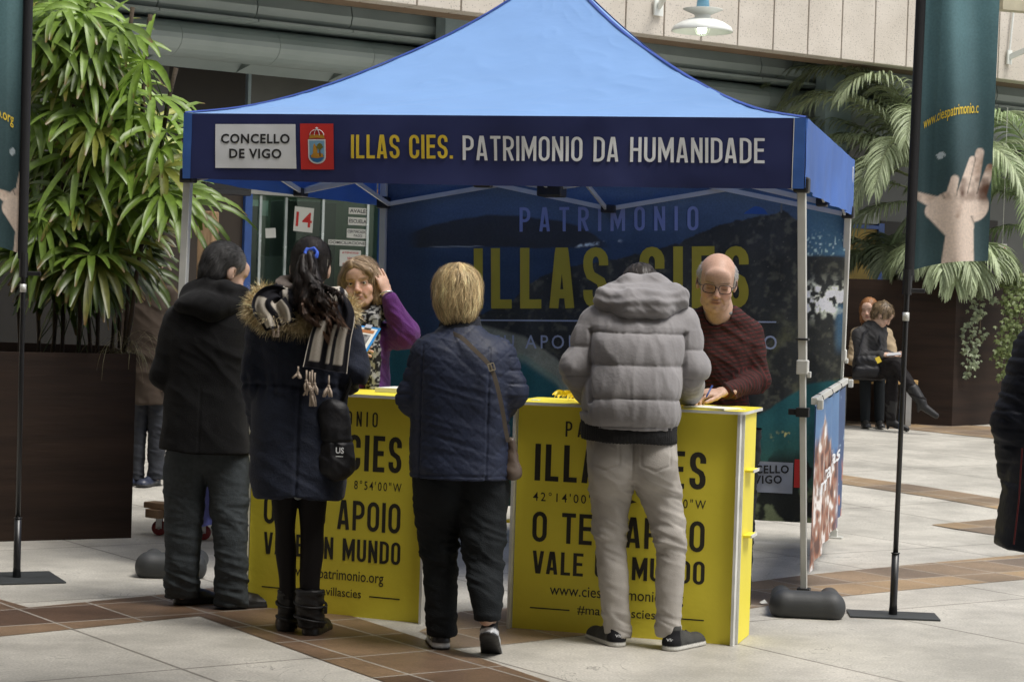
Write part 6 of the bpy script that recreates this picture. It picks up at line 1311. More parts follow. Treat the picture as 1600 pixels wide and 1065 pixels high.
    # hair at the sides only
    f = SDF(H.c-.17, H.c+.17, .0042); k = H.k; f.ell(H.w(0, -.018, .022), np.array([.087, .092, .080])*k, H.R, .01); f.ell(H.w(0, .115, .02), np.array([.12, .098, .16])*k, H.R, .006, True); f.ell(H.w(0, .01, .125), np.array([.068, .12, .066])*k, H.R, .012, True)
    for g_ in (-1, 1): f.ell(H.w(.085*g_, .0, -.012), np.array([.012, .026, .038])*k, H.R, .006, True)
    hair(o, f, H, (.40, .39, .38), lambda p, n: H.R@np.array([0, -.7, -.6]), 3000, 3, .008, .0014, .004, 15, jit=.6)
    # glasses
    gp = MB()
    for g_ in (-1, 1):
        q = []
        for a in np.linspace(0, 2*math.pi, 25)[:-1]:
            ca, sa = math.cos(a), math.sin(a); n_ = 3.2; r = (abs(ca)**n_+abs(sa)**n_)**(-1/n_); q.append(H.w(.0335*g_+.0265*ca*r, .104-.010*abs(ca*r+g_*.5)*.4, .000+.0185*sa*r))
        gp.tube(q, .0019, 6, closed=True); gp.tube([H.w(.0605*g_, .098, .010), H.w(.075*g_, .09, .010), H.w(.083*g_, .02, .006), H.w(.082*g_, -.02, .0)], .0018, 6)
    gp.tube([H.w(-.008, .104, .004), H.w(0, .109, .007), H.w(.008, .104, .004)], .0018, 6); gg = gp.build('glasses', mat('black acetate', (.012, .010, .012), .25), o, True)
glasses_man()

# ---------- smiling woman in purple behind the left counter ----------
def purple():
    Y = 10.0
    J = dict(hl=at(545, 730, Y), hr=at(588, 730, Y), kl=at(545, 850, Y), kr=at(588, 850, Y), al=np.array([at(545, 900, Y)[0], Y+.05, .09]), ar=np.array([at(588, 900, Y)[0], Y+.05, .09]), chest=at(566, 560, Y), neck=at(569, 497, Y-.02),
             sl=at(534, 520, Y), el=at(525, 580, Y), wl=at(548, 560, Y-.22), sr=at(602, 522, Y), er=at(638, 521, Y-.08), wr=at(606, 466, Y-.08))
    H = Head(at(564, 445, Y-.03), math.pi-math.radians(7), math.radians(-2), math.radians(7), 1.02, SKIN*np.array([1.06, 1.0, .96]), True, brow=(.22, .15, .10), old=1)
    f = SDF(*bnd(508, 395, 660, 925, Y, .36, .2), .0034); add_skeleton(f, J, .82); H.add(f, J['neck'], .048)
    hand(f, J['wr'], at(594, 418, Y-.085)-at(607, 462, Y-.10), (.80, -.6, .1), 1, [.10, .14, .18, .24], .98, .03, .35); hand(f, J['wl'], (.3, -.4, .2), (-.5, -.6, .3), -1, .6, .9)
    base = np.array([at(566, 900, Y)[0], Y, 0])
    def cf(V):
        c = H.colour(V); L = H.loc(V); x, y, z = L.T; tz = z+.061-.22*np.abs(x)**1.0*.35; te = np.exp(-(x/.017)**4-(tz/.0022)**2)*(y > .07); return mixc(c, (.55, .50, .44), te*.8)
    o = body('smiling woman in purple cardigan touching her hair behind the left counter', Y, base, f, cf, eyes=H, iris=(.03, .022, .015))
    MP = mat('purple wool', (.088, .022, .125), .9, .15, 20, bump=.5, bscale=220, spec=.12, sheen=.15)
    f = SDF(*bnd(500, 452, 668, 745, Y, .32, .25), .0055)
    f.stack([sec(500, 552, 590, Y, .07), sec(512, 540, 603, Y, .10), sec(530, 530, 608, Y, .13), sec(570, 530, 606, Y, .14), sec(620, 528, 608, Y, .15), sec(720, 526, 610, Y, .16)], .025, 2.4)
    f.cone(at(600, 525, Y), at(633, 523, Y-.09), .060, .064, .03); f.cone(at(633, 520, Y-.09), at(609, 470, Y-.10), .062, .036, .02); f.cone(at(534, 525, Y), at(526, 580, Y), .055, .05, .02); f.cone(at(526, 580, Y), at(545, 565, Y-.2), .046, .036, .02)
    garment(o, 'cardigan', MP, f, lambda V, N: folds(V, .009, 9, 15, 12, 91))
    # scarf down the front
    def cs(V, N):
        a = vnoise(V*np.array([95, 40, 110])); b_ = vnoise(V*np.array([130, 50, 90])+7); c = np.tile(np.array([.015, .015, .017]), (len(V), 1)); c[(a > .56) | (b_ > .72)] = (.26, .26, .25); return c
    f = SDF(*bnd(540, 478, 612, 612, Y-.08, .2, .25), .005)
    rg = [at(548, 492, Y-.02), at(556, 500, Y-.09), at(576, 500, Y-.11), at(592, 488, Y-.06), at(597, 482, Y+.0)]
    for a, b_ in zip(rg[:-1], rg[1:]): f.cone(a, b_, .034, .036, .02)
    f.cone(at(580, 505, Y-.11), at(583, 545, Y-.15), .036, .034, .02); f.cone(at(583, 545, Y-.15), at(582, 604, Y-.15), .032, .03, .02)
    garment(o, 'scarf', vmat('scarf wool'), f, lambda V, N: folds(V, .011, 22, 8, 16, 14), cs)
    f = SDF(*bnd(515, 700, 620, 925, Y, .2, .2), .0075)
    for x in (547, 588): f.stack([(.06, at(x, 900, Y)[0], Y+.03, .065, .07), (.5, at(x, 900, Y)[0], Y, .07, .08), (.92, at(x, 900, Y)[0], Y, .09, .13)], .02, 2.2)
    garment(o, 'trousers', mat('black denim', (.01, .01, .01)), f, lambda V, N: folds(V, .008, 7, 18, 8, 6))
    for x in (547, 588): shoe(o, np.array([at(x, 900, Y)[0], Y+.09, 0]), math.pi, .24, .042, upper=(.02, .015, .012))
    # hair: jaw length, parted, sand coloured
    f = SDF(H.c-.2, H.c+.2, .0045); k = H.k; f.ell(H.w(0, -.015, .040), np.array([.090, .108, .096])*k, H.R, .01)
    for g_ in (-1, 1): f.cone(H.w(.070*g_, .012, .03), H.w(.080*g_, .018, -.07), .028, .026, .02); f.cone(H.w(.080*g_, .018, -.07), H.w(.074*g_, .02, -.115), .026, .014, .02)
    f.cone(H.w(0, -.05, .0), H.w(0, -.05, -.11), .08, .07, .02); f.cone(H.w(.02, .072, .094), H.w(-.055, .075, .056), .020, .018, .02); f.cone(H.w(.02, .072, .094), H.w(.062, .058, .045), .020, .018, .02)
    f.ell(H.w(0, .098, -.028), np.array([.058, .060, .088])*k, H.R, .008, True)
    prt = H.w(.02, .05, .11)
    def fl(p, n): L = H.loc(p[None])[0]; x = L[0]-.02; return H.R@np.array([np.sign(x)*max(0, L[2]-.01)*16, -.1, -1.0+0*x])
    def tp(p, c): t = float(vnoise((H.loc(p[None])*np.array([60, 60, 12]))[0][None])[0]); return c*(.55+.8*t)
    hair(o, f, H, (.34, .245, .155), fl, 5500, 7, .012, .0018, .007, 22, disp=lambda V, N: .006*(vnoise(V*np.array([45, 45, 10]))-.5), jit=.3, tips=tp, rough=.5)
    mb = MB(); w = at(603.5, 459, Y-.10); d_ = at(592, 418, Y-.06)-w; d_ /= np.linalg.norm(d_); a_ = np.cross(d_, UPV); a_ /= np.linalg.norm(a_); b_ = np.cross(a_, d_)
    mb.tube([w+a_*.031*math.cos(t)+b_*.031*math.sin(t) for t in np.linspace(0, 2*math.pi, 21)[:-1]], .0045, 6, closed=True); mb.build('bracelet', mat('silver', (.7, .7, .7), .25, metal=.9), o, True)
    # the clipboard she holds
    q = [at(556, 507, Y-.22), at(599.5, 511, Y-.26), at(571.5, 552, Y-.33), at(532, 546, Y-.30)]; c = sum(q)/4; ux = (q[1]-q[0]); W_ = np.linalg.norm(ux); ux /= W_; uv = q[3]-q[0]; uz = -(uv-ux*(uv@ux)); Hh = np.linalg.norm(uz); uz /= Hh
    cb = empty('clipboard', c, 'blue clipboard with printed sheet held by the woman in purple', 'clipboard'); nn = np.cross(ux, uz); nn = nn*np.sign(-nn[1])
    sk = lambda x, y, o_=0: q[3]+(q[2]-q[3])*x+(q[0]-q[3])*y+nn*o_
    def slab(x0, x1, y0, y1, a, b2, m, name):
        mb = MB(); vs = [sk(x, y, o_) for o_ in (a, b2) for x, y in ((x0, y0), (x1, y0), (x1, y1), (x0, y1))]; mb.add(vs, [(0, 1, 2, 3), (4, 5, 6, 7), (0, 1, 5, 4), (1, 2, 6, 5), (2, 3, 7, 6), (3, 0, 4, 7)]); mb.build(name, m, cb)
    slab(0, 1, 0, 1, -.004, 0, mat('blue plastic', (.02, .24, .60), .35), 'board'); slab(.04, .92, .03, .93, .001, .002, M_paper, 'sheet'); slab(.32, .85, .74, .86, .0025, .003, mat('orange print', (.45, .17, .05), .6), 'orange_band'); slab(.1, .8, .2, .68, .0025, .003, mat('dark photo print', (.05, .05, .05), .6, 1.2, 60, col2=(.3, .3, .3)), 'photo_print'); slab(.05, .28, .75, .86, .0025, .003, mat('blue print', (.05, .25, .5), .6), 'blue_print')
    slab(.42, .68, .9, 1.03, .003, .010, mat('silver', (.7, .7, .7)), 'clip')
purple()

# ---------- dark coat at the right edge ----------
def edge_coat():
    Y = 7.3; X = lambda p: at(p, 700, Y)[0]; s_ = FPX/Y
    J = dict(hl=at(1652, 800, Y), hr=at(1720, 800, Y), kl=np.array([X(1650), Y, .5]), kr=np.array([X(1718), Y, .5]), al=np.array([X(1650), Y, .09]), ar=np.array([X(1718), Y, .09]), chest=at(1682, 600, Y), neck=at(1685, 470, Y),
             sl=at(1615, 545, Y), el=at(1580, 680, Y-.02), wl=at(1600, 780, Y+.12), sr=at(1755, 545, Y), er=at(1790, 680, Y), wr=at(1770, 780, Y+.12))
    H = Head(at(1686, 385, Y+.02), 0, .1, 0, 1.0)
    f = SDF(*bnd(1540, 320, 1830, 1150, Y, .3, .35), .008); add_skeleton(f, J); H.add(f, J['neck'], detail=False)
    for k, g in (('l', -1), ('r', 1)): hand(f, J['w'+k], (0, .3, -1), (g, 0, 0), 1, .4)
    o = body('person in long dark quilted coat cut off by the right edge', Y, np.array([X(1685), Y, 0]), f, H.colour)
    f = SDF(*bnd(1535, 480, 1840, 880, Y, .32, .35), .0065)
    f.stack([sec(490, 1650, 1720, Y, .08), sec(520, 1610, 1760, Y, .13), sec(580, 1590, 1785, Y, .16), sec(660, 1590, 1780, Y, .17), sec(740, 1572, 1800, Y, .18), sec(860, 1556, 1815, Y, .19)], .03, 2.5)
    f.cone(at(1622, 548, Y), at(1584, 660, Y-.02), .085, .075, .03); f.cone(at(1584, 660, Y-.02), at(1588, 735, Y+.05), .072, .062, .02); f.cone(at(1748, 548, Y), at(1790, 670, Y), .08, .07, .03)
    f.cut(at(1680, 857, Y), (0, 0, -1)); zr = at(1600, 860, Y)[2]
    garment(o, 'coat', mat('ink blue quilted nylon', (.010, .013, .024), .6, .15, 30, bump=.2, bscale=60, spec=.3), f, lambda V, N: folds(V, .0055, 6, 22, 8, 15)-.0045*np.exp(-((((V[:, 2]/.062)+.5) % 1-.5)/.09)**2)*(V[:, 2] > zr+.22))
    mb = MB(); mb.tube([at(x, y, Y-.195) for x, y in ((1597, 700), (1592, 780), (1584, 850))], .003, 5); mb.build('red_piping', mat('red piping', (.12, .01, .012), .7), o)
    f = SDF(*bnd(1620, 800, 1750, 1100, Y, .2, .2), .008)
    for x in (1650, 1718): f.stack([(.06, X(x), Y, .07, .08), (.5, X(x), Y, .075, .085), (.85, X(x), Y, .10, .12)], .02, 2.2)
    garment(o, 'trousers', mat('black denim', (.01, .01, .01)), f); 
    for x in (1650, 1718): shoe(o, np.array([X(x), Y-.05, 0]), 0, .26, .045)
    f = SDF(H.c-.18, H.c+.18, .007); f.ell(H.w(0, -.015, .036), (.085, .104, .098), H.R, .01); f.ell(H.w(0, .1, -.04), (.1, .095, .09), H.R, .012, True); garment(o, 'hair', mat('brown hair', (.05, .03, .02), .6), f)
edge_coat()

# ---------- man behind the left planter ----------
def brown_man():
    Y = 15.0; z0 = gz(Y); X = lambda p: at(p, 700, Y)[0]
    J = dict(hl=at(218, 600, Y), hr=at(246, 600, Y), kl=at(218, 680, Y), kr=at(244, 680, Y), al=at(216, 745, Y), ar=at(243, 745, Y), chest=at(233, 500, Y), neck=at(235, 440, Y), sl=at(205, 460, Y), el=at(196, 530, Y), wl=at(205, 580, Y-.1), sr=at(265, 460, Y), er=at(274, 530, Y), wr=at(262, 580, Y-.1))
    H = Head(at(236, 412, Y), math.pi, .1, 0, 1.0, SKIN*.8)
    f = SDF(*bnd(180, 385, 290, 765, Y, .3, .25), .008); add_skeleton(f, J); H.add(f, J['neck'])
    for k in 'lr': hand(f, J['w'+k], (0, -.3, -1), (0, -1, 0), 1, .4)
    o = body('man in brown jacket and jeans standing behind the left planter', Y, np.array([X(233), Y, z0]), f, H.colour)
    f = SDF(*bnd(180, 430, 295, 650, Y, .28, .25), .008)
    f.stack([sec(447, 224, 247, Y, .08), sec(460, 206, 264, Y, .11), sec(520, 205, 264, Y, .14), sec(580, 208, 262, Y, .15), sec(632, 207, 263, Y, .16)], .03, 2.4)
    for a, b_, c in (('sl', 'el', 'wl'), ('sr', 'er', 'wr')): f.cone(J[a], J[b_], .065, .058, .02); f.cone(J[b_], J[c], .055, .045, .02)
    f.cut(at(235, 630, Y), (0, 0, -1)); garment(o, 'jacket', mat('brown suede', (.040, .026, .016), .9), f, lambda V, N: folds(V, .008, 6, 9, 5, 5))
    f = SDF(*bnd(200, 600, 275, 765, Y, .2, .2), .007)
    f.stack([sec(748, 207, 224, Y, .09), sec(700, 207, 226, Y, .075), sec(660, 208, 230, Y, .08), sec(610, 208, 236, Y, .11)], .02, 2.2); f.stack([sec(748, 231, 259, Y, .09), sec(700, 232, 257, Y, .075), sec(660, 232, 260, Y, .08), sec(610, 230, 261, Y, .11)], .02, 2.2)
    garment(o, 'jeans', mat('dark blue denim', (.016, .018, .024), .85, bump=.2), f, lambda V, N: folds(V, .008, 7, 18, 6, 2))
    for x in (217, 245): shoe(o, np.array([X(x), Y+.07, z0]), math.pi-.3, .27, .048, upper=(.02, .025, .045))
    f = SDF(H.c-.18, H.c+.18, .007); f.ell(H.w(0, -.015, .036), (.085, .104, .098), H.R, .01); f.ell(H.w(0, .1, -.04), (.1, .095, .09), H.R, .012, True); garment(o, 'hair', mat('brown hair', (.05, .03, .02), .6), f)
brown_man()

# ---------- two women on the bench ----------
def bench_women():
    Y = 21.9; z0 = gz(Y)
    # nearer: charcoal jacket, bag on lap, looking at phone, facing right
    J = dict(hl=at(1352, 583, Y+.05), hr=at(1356, 578, Y-.12), kl=at(1394, 575, Y-.35), kr=at(1400, 570, Y-.45), al=at(1392, 655, Y-.35), ar=at(1440, 628, Y-.6), chest=at(1358, 535, Y), neck=at(1366, 508, Y-.05),
             sl=at(1372, 520, Y+.08), el=at(1376, 553, Y), wl=at(1392, 556, Y-.25), sr=at(1345, 522, Y-.14), er=at(1348, 556, Y-.22), wr=at(1380, 554, Y-.34))
    H = Head(at(1378, 492, Y-.10), math.radians(-100), math.radians(38), 0, 1.05, SKIN, True)
    f = SDF(*bnd(1315, 460, 1470, 670, Y-.2, .65, .4), .0075); add_skeleton(f, J, .8); H.add(f, J['neck'], .045)
    hand(f, J['wr'], (1, -.1, -.1), (0, -.6, .8), -1, .5, 1.0); hand(f, J['wl'], (1, -.2, .05), (0, .3, -1), 1, .5, 1.0)
    o = body('woman in charcoal jacket seated on the bench looking down at her phone', Y, np.array([at(1355, 590, Y)[0], Y, z0]), f, H.colour)
    f = SDF(*bnd(1318, 495, 1410, 600, Y-.1, .4, .35), .0075); f.stack([sec(592, 1332, 1378, Y, .18), sec(570, 1333, 1380, Y, .17), sec(545, 1336, 1384, Y, .16), sec(525, 1336, 1386, Y-.02, .15), sec(512, 1344, 1384, Y-.03, .12), sec(502, 1356, 1380, Y-.04, .08)], .03, 2.3)
    f.cone(at(1343, 523, Y-.12), at(1346, 556, Y-.2), .075, .065, .03); f.cone(at(1346, 556, Y-.2), at(1376, 555, Y-.33), .06, .045, .02); f.cone(J['sl'], J['el'], .07, .06, .02); f.cone(J['el'], J['wl'], .055, .045, .02)
    garment(o, 'jacket', mat('charcoal wool', (.030, .029, .030), .9, .2, 30, bump=.3, bscale=100), f, lambda V, N: folds(V, .012, 6, 9, 6, 5))
    f = SDF(*bnd(1325, 560, 1465, 672, Y-.2, .62, .35), .0075); f.cone(J['hl'], J['kl'], .095, .075, .03); f.cone(J['kl'], J['al'], .07, .05, .02); f.cone(J['hr'], J['kr'], .095, .075, .03); f.cone(J['kr'], J['ar'], .07, .05, .02)
    garment(o, 'trousers', mat('black tights', (.013, .011, .012)), f, lambda V, N: folds(V, .01, 7, 12, 5, 9))
    for a, dd in ((J['al'], (1, -.3, -.25)), (J['ar'], (1, -.2, -.55))):
        dd = np.array(dd)/np.linalg.norm(dd); f = SDF(a-.3, a+.3, .0075); k_ = J['kl'] if a is J['al'] else J['kr']; f.cone(k_*.35+a*.65, a, .066, .052, .02); f.cone(a+np.array([0, 0, -.03]), a+dd*.17+np.array([0, 0, -.05]), .045, .03, .02); f.cone(a+np.array([-.02, 0, -.03]), a+np.array([-.03, 0, -.09]), .028, .014, .01)
        garment(o, 'boot', mat('black boot leather', (.01, .01, .01)), f)
    f = SDF(H.c-.19, H.c+.19, .006); f.ell(H.w(0, -.018, .038), np.array([.092, .108, .10])*H.k, H.R, .01); f.ell(H.w(0, -.05, -.03), np.array([.07, .05, .06])*H.k, H.R, .02); f.ell(H.w(0, .11, -.045), np.array([.09, .095, .09])*H.k, H.R, .01, True)
    hair(o, f, H, (.13, .09, .05), lambda p, n: H.R@np.array([.2, .5, -1]), 500, 4, .018, .007, .012, 2, jit=.9, disp=lambda V, N: .02*(vnoise(V*32)-.5), tips=lambda p, c: c*(.4+1.6*float(vnoise((p*28)[None])[0])))
    c = at(1354, 572, Y-.35); bg = empty('crossbody_bag', c-np.array([0, 0, .1]), 'black crossbody bag resting beside the seated charcoal jacket woman', 'bag')
    f = SDF(c-.22, c+.22, .008); f.cone(c+np.array([-.07, 0, .05]), c+np.array([.07, 0, .05]), .06, .06, .02, (0, 1, 0), 1.3); f.cone(c+np.array([-.08, 0, -.05]), c+np.array([.08, 0, -.04]), .065, .065, .03, (0, 1, 0), 1.2); garment(bg, 'pouch', mat('black nylon', (.01, .01, .01)), f, lambda V, N: folds(V, .01, 9, 9, 3, 2))
    mb = MB(); mb.box(c+np.array([.11, -.04, .07]), (.05, .02, .06), (1, 0, .5), (0, 1, 0), (-.5, 0, 1)); mb.build('yellow_tab', M_ylw, bg)
    mb = MB(); mb.tube([c+np.array([-.09, 0, .08]), at(1350, 520, Y-.2), at(1364, 508, Y-.1)], .012, 6); mb.tube([c+np.array([.09, 0, .08]), at(1376, 540, Y-.2), at(1372, 512, Y-.12)], .012, 6); mb.build('strap', mat('black nylon', (.01, .01, .01)), bg)
    c = at(1396, 553, Y-.36); mb = MB(); mb.box(c, (.15, .075, .010), (1, 0, .12), (0, 1, .3), (-.12, -.3, 1), .003); based('mobile_phone', mb.mesh(), mat('white phone plastic', (.5, .5, .52), .25), c, 'pale mobile phone in the hands of the seated woman', 'phone')
    # farther: beige coat, face half hidden
    Y = 22.3; z0 = gz(Y)
    J = dict(hl=at(1352, 583, Y), hr=at(1372, 583, Y), kl=at(1352, 583, Y-.42), kr=at(1374, 583, Y-.42), al=at(1352, 655, Y-.42), ar=at(1374, 655, Y-.42), chest=at(1362, 535, Y), neck=at(1361, 508, Y), sl=at(1340, 522, Y), el=at(1332, 560, Y-.05), wl=at(1345, 572, Y-.25), sr=at(1384, 522, Y), er=at(1392, 555, Y-.05), wr=at(1380, 572, Y-.25))
    H = Head(at(1358, 485, Y-.02), math.pi-.45, .08, .1, 1.03, SKIN*1.05, True)
    f = SDF(*bnd(1315, 455, 1410, 668, Y-.15, .5, .3), .0075); add_skeleton(f, J, .8); H.add(f, J['neck'], .045)
    for k in 'lr': hand(f, J['w'+k], (0, -1, 0), (0, 0, 1), 1, .4)
    o = body('woman in beige coat on the bench, half hidden behind the one with the phone', Y, np.array([J['chest'][0], Y, z0]), f, H.colour)
    f = SDF(*bnd(1312, 495, 1412, 610, Y-.1, .3, .3), .0075); f.stack([sec(596, 1338, 1386, Y, .17), sec(550, 1340, 1386, Y, .15), sec(522, 1338, 1388, Y, .13), sec(510, 1346, 1378, Y, .10)], .03, 2.3)
    f.cone(J['sl'], J['el'], .07, .06, .03); f.cone(J['el'], J['wl'], .058, .05, .02); f.cone(J['sr'], J['er'], .075, .065, .03); f.cone(J['er'], J['wr'], .058, .05, .02)
    garment(o, 'coat', mat('beige wool', (.40, .31, .20), .9), f, lambda V, N: folds(V, .012, 6, 9, 6, 7))
    f = SDF(*bnd(1325, 565, 1400, 672, Y-.2, .45, .3), .008); f.cone(J['hl'], J['kl'], .085, .07, .03); f.cone(J['kl'], J['al'], .065, .05, .02); f.cone(J['hr'], J['kr'], .085, .07, .03); f.cone(J['kr'], J['ar'], .065, .05, .02); garment(o, 'trousers', mat('black denim', (.01, .01, .01)), f)
    for k in 'lr': shoe(o, np.array([J['a'+k][0], J['a'+k][1]+.06, z0]), math.pi, .25, .042)
    f = SDF(H.c-.19, H.c+.19, .006); f.ell(H.w(0, -.02, .038), np.array([.092, .104, .10])*H.k, H.R, .01); f.cone(H.w(0, -.05, 0), H.w(0, -.05, -.12), .085, .07, .02)
    for g in (-1, 1): f.cone(H.w(.075*g, .02, .03), H.w(.078*g, .02, -.10), .024, .02, .02)
    f.ell(H.w(0, .10, -.03), np.array([.058, .06, .09])*H.k, H.R, .01, True); hair(o, f, H, (.28, .13, .055), lambda p, n: np.array([0, 0, -1.]), 400, 5, .018, .006, .006, 3)
bench_women()
# ======================= COUNTERS AND SMALL THINGS =======================
M_cy = mat('yellow laminate board', (.80, .69, .06), .5, .05, 3, bump=.12, bscale=40, spec=.35); M_edge = mat('white foam edge', (.62, .62, .58), .7); M_bl = mat('black vinyl lettering', (.022, .020, .014), .5, .05)
RB = [(797, 980), (1145, 1007), (803, 627), (1155, 640)]
def counter(gl, gr, label, ztop=.985, top_over=.06):
    A_ = np.array([*gl[:2], 0.]); B2 = np.array([*gr[:2], 0.]); d = (B2-A_); W_ = np.linalg.norm(d); d /= W_; nn = np.array([d[1], -d[0], 0]); D_ = .28
    c = empty('promotional_counter', (A_+B2)/2-nn*D_/2, label, 'counter', 'yellow foam board counters in front of the tent')
    G = lambda x, z, o_=0: A_+d*x+Zv*z+nn*o_; zt = ztop
    mb = MB(); mb.box(G(W_/2, zt/2), (W_-.02, .012, zt), d, nn, Zv); fp = mb.build('front_panel', M_cy, c)
    # white-edged fins where the side boards come through the front
    for x in (0, W_):
        mb = MB(); mb.box(G(x, zt/2, .012), (.012, .05, zt), d, nn, Zv); mb.build('panel_edge', M_edge, c)
        out = 1 if x else -1
        mb = MB(); mb.box(G(x+out*.012, zt/2, -D_/2-.02), (.012, D_, zt-.004), d, nn, Zv); sp_ = mb.build('side_panel', M_cy, c)
        mb = MB(); mb.box(G(x+out*.012, zt/2, -.017+.0), (.0115, .006, zt-.004), d, nn, Zv); mb.build('side_edge', M_edge, sp_)
        for z in (.46, .74) if x else (.46, .74):
            mb = MB(); mb.box(G(x+out*.035, z, -D_*.45), (.034, D_*.5, .012), d, nn, Zv, .003); mb.build('shelf_tab', M_cy, sp_)
            mb = MB(); mb.box(G(x+out*.054, z, -D_*.45), (.004, D_*.5, .013), d, nn, Zv); mb.build('tab_edge', M_edge, sp_)
    for z in (.30, .62):
        mb = MB(); mb.box(G(W_/2, z, -D_/2), (W_-.04, D_-.08, .01), d, nn, Zv); mb.build('shelf', M_cy, c)
    # top with rounded corners
    x0, x1, o0, o1 = -.02, W_+.03, .06, -D_-.14; r = .03; pts = []
    for cx_, cy_, a0 in ((x1-r, o0-r, 0), (x0+r, o0-r, 90), (x0+r, o1+r, 180), (x1-r, o1+r, 270)):
        pts += [(cx_+r*math.cos(math.radians(a0+a)), cy_+r*math.sin(math.radians(a0+a))) for a in (0, 22, 45, 68, 90)]
    def plate(z0, z1, m, name, ins=0):
        n = len(pts); cx_, cy_ = (x0+x1)/2, (o0+o1)/2; P = [(cx_+(x-cx_)*(1-ins/abs(x1-x0)*2), cy_+(y-cy_)*(1-ins/abs(o1-o0)*2)) for x, y in pts]
        mb = MB(); mb.add([G(x, z0, y) for x, y in P]+[G(x, z1, y) for x, y in P], [tuple(range(n)), tuple(range(n, 2*n))]+[(i, (i+1) % n, n+(i+1) % n, n+i) for i in range(n)]); return mb.build(name, m, c)
    t_ = plate(zt+.001, zt+.013, M_edge, 'counter_top'); plate(zt+.0135, zt+.0145, M_cy, 'top_sheet', .0015)
    mb = MB()
    for x in (.05, W_-.02): mb.box(G(x, zt+.0155, -.12), (.035, .05, .002), d, nn, Zv, .0008)
    mb.build('joint_slot', M_edge, t_)
    return c, fp, G, W_, nn, d
def panel_uv(px, py, corners):
    """where a pixel of the right-hand counter's face lies on it, as fractions"""
    pass
gA, gB = ground(797, 980), ground(1145, 1007)
cR, fpR, GR, WR, nnR, dR_ = counter(gA, gB, 'yellow counter on the right under the bent man in grey, with spilled yellow ribbons')
gC, gD = ground(385, 946), ground(661, 973)
cL, fpL, GL, WL, nnL, dL_ = counter(gC, gD, 'yellow counter on the left, partly hidden by the girl in the parka')
oR = GR(0, 0, .006)
def rp(px, py): return onplane(px, py, oR, dR_, Zv)
def face_text(G, W_, fp):
    k = W_/WR
    def put(gl, x0, ya, x1, yb, ya2, yb2, cap):
        V, F = gl; xs = [v[0] for v in V]; a, b_ = min(xs), max(xs); (u0, v0), (u1, v1), (u2, v2), (u3, v3) = rp(x0, ya), rp(x0, yb), rp(x1, ya2), rp(x1, yb2)
        um0, um1 = (u0+u1)/2, (u2+u3)/2; vt, vb = (v0+v2)/2, (v1+v3)/2
        def S(x, y, o_): q = (x-a)/(b_-a); r = (y-cap[0])/(cap[1]-cap[0]); return G((um0*(1-q)+um1*q)*k, vb*(1-r)+vt*r, .006+o_)
        lettering([(V, F)], S, M_bl, 'lettering', fp, .001)
    V, F, w_ = cond_text('PATRIMONIO', .40, .115, .34); put((V, F), 884, 656, 1056, 680, 668, 692, (0, 1))
    V, F, w_ = cond_text('ILLAS CIES', .375, .135, .12); put((V, F), 836, 693, 1103, 750, 706, 765, (0, 1))
    V, F, w_ = cond_text('O TEU APOIO', .46, .135, .11); put((V, F), 832, 799, 1101, 846, 813, 862, (0, 1))
    V, F, w_ = cond_text('VALE UN MUNDO', .40, .13, .10); put((V, F), 832, 860, 1101, 896, 876, 912, (0, 1))
    for s_, x0, x1, a, b_, a2, b2, sp_ in (("42°14'00\"N", 833, 941, 769, 782, 773, 787, 1.35), ("8°54'00\"W", 1010, 1103, 776, 790, 781, 795, 1.35), ('www.ciespatrimonio.org', 859, 1068, 918, 930, 927, 941, 1.0), ('#maravillascies', 902, 1024, 946, 959, 951, 966, 1.0)):
        gl = font_text(s_, .004, sp_); cap = (0, .70 if s_[0] != 'w' else .53); put(gl, x0, a, x1, b_, a2, b2, cap)
    gl = ([(0, 0, 0), (0, 1, 0), (1, .5, 0)], [(0, 1, 2)]); put(gl, 983, 779, 995, 787, 780, 788, (0, 1))
    for x0, x1, y in ((828, 890, 950), (1040, 1100, 966)): gl = ([(0, 0, 0), (1, 0, 0), (1, 1, 0), (0, 1, 0)], [(0, 1, 2, 3)]); put(gl, x0, y-1, x1, y+1, y, y+2, (0, 1))
face_text(GR, WR, fpR); face_text(GL, WL, fpL)
# yellow ribbons spilled on the right-hand counter
M_rib = mat('yellow ribbon', (.80, .60, .02), .5, .1, 30); r_ = np.random.default_rng(12); zc = .985+.016
pc = GR(.21, 0, -.20)
for k in range(22):
    c = pc+dR_*(r_.normal()*.055)+nnR*(r_.normal()*.05)+Zv*(zc+.004+.020*r_.random()); a = r_.random()*6.28; L_ = .05+.03*r_.random(); e = np.array([math.cos(a), math.sin(a), 0]); f_ = np.array([-e[1], e[0], 0]); n = 12; vs = []
    tw = r_.random()*3; arch = .012+.012*r_.random()
    for i in range(n+1):
        t = i/n; p = c+e*(t-.5)*L_+Zv*arch*math.sin(math.pi*t)+f_*.01*math.sin(5*t+tw); w = f_*math.cos(tw+t*2.2)*.008+Zv*abs(math.sin(tw+t*2.2))*.008; vs += [p-w*.6, p+w+Zv*.002]
    mb = MB(); mb.add(vs, [(2*i, 2*i+1, 2*i+3, 2*i+2) for i in range(n)]); me = mb.mesh('ribbon', False); based('ribbon', me, M_rib, c, 'short yellow ribbon in the loose pile on the right counter', 'ribbon', 'yellow ribbons piled on the right counter', True)
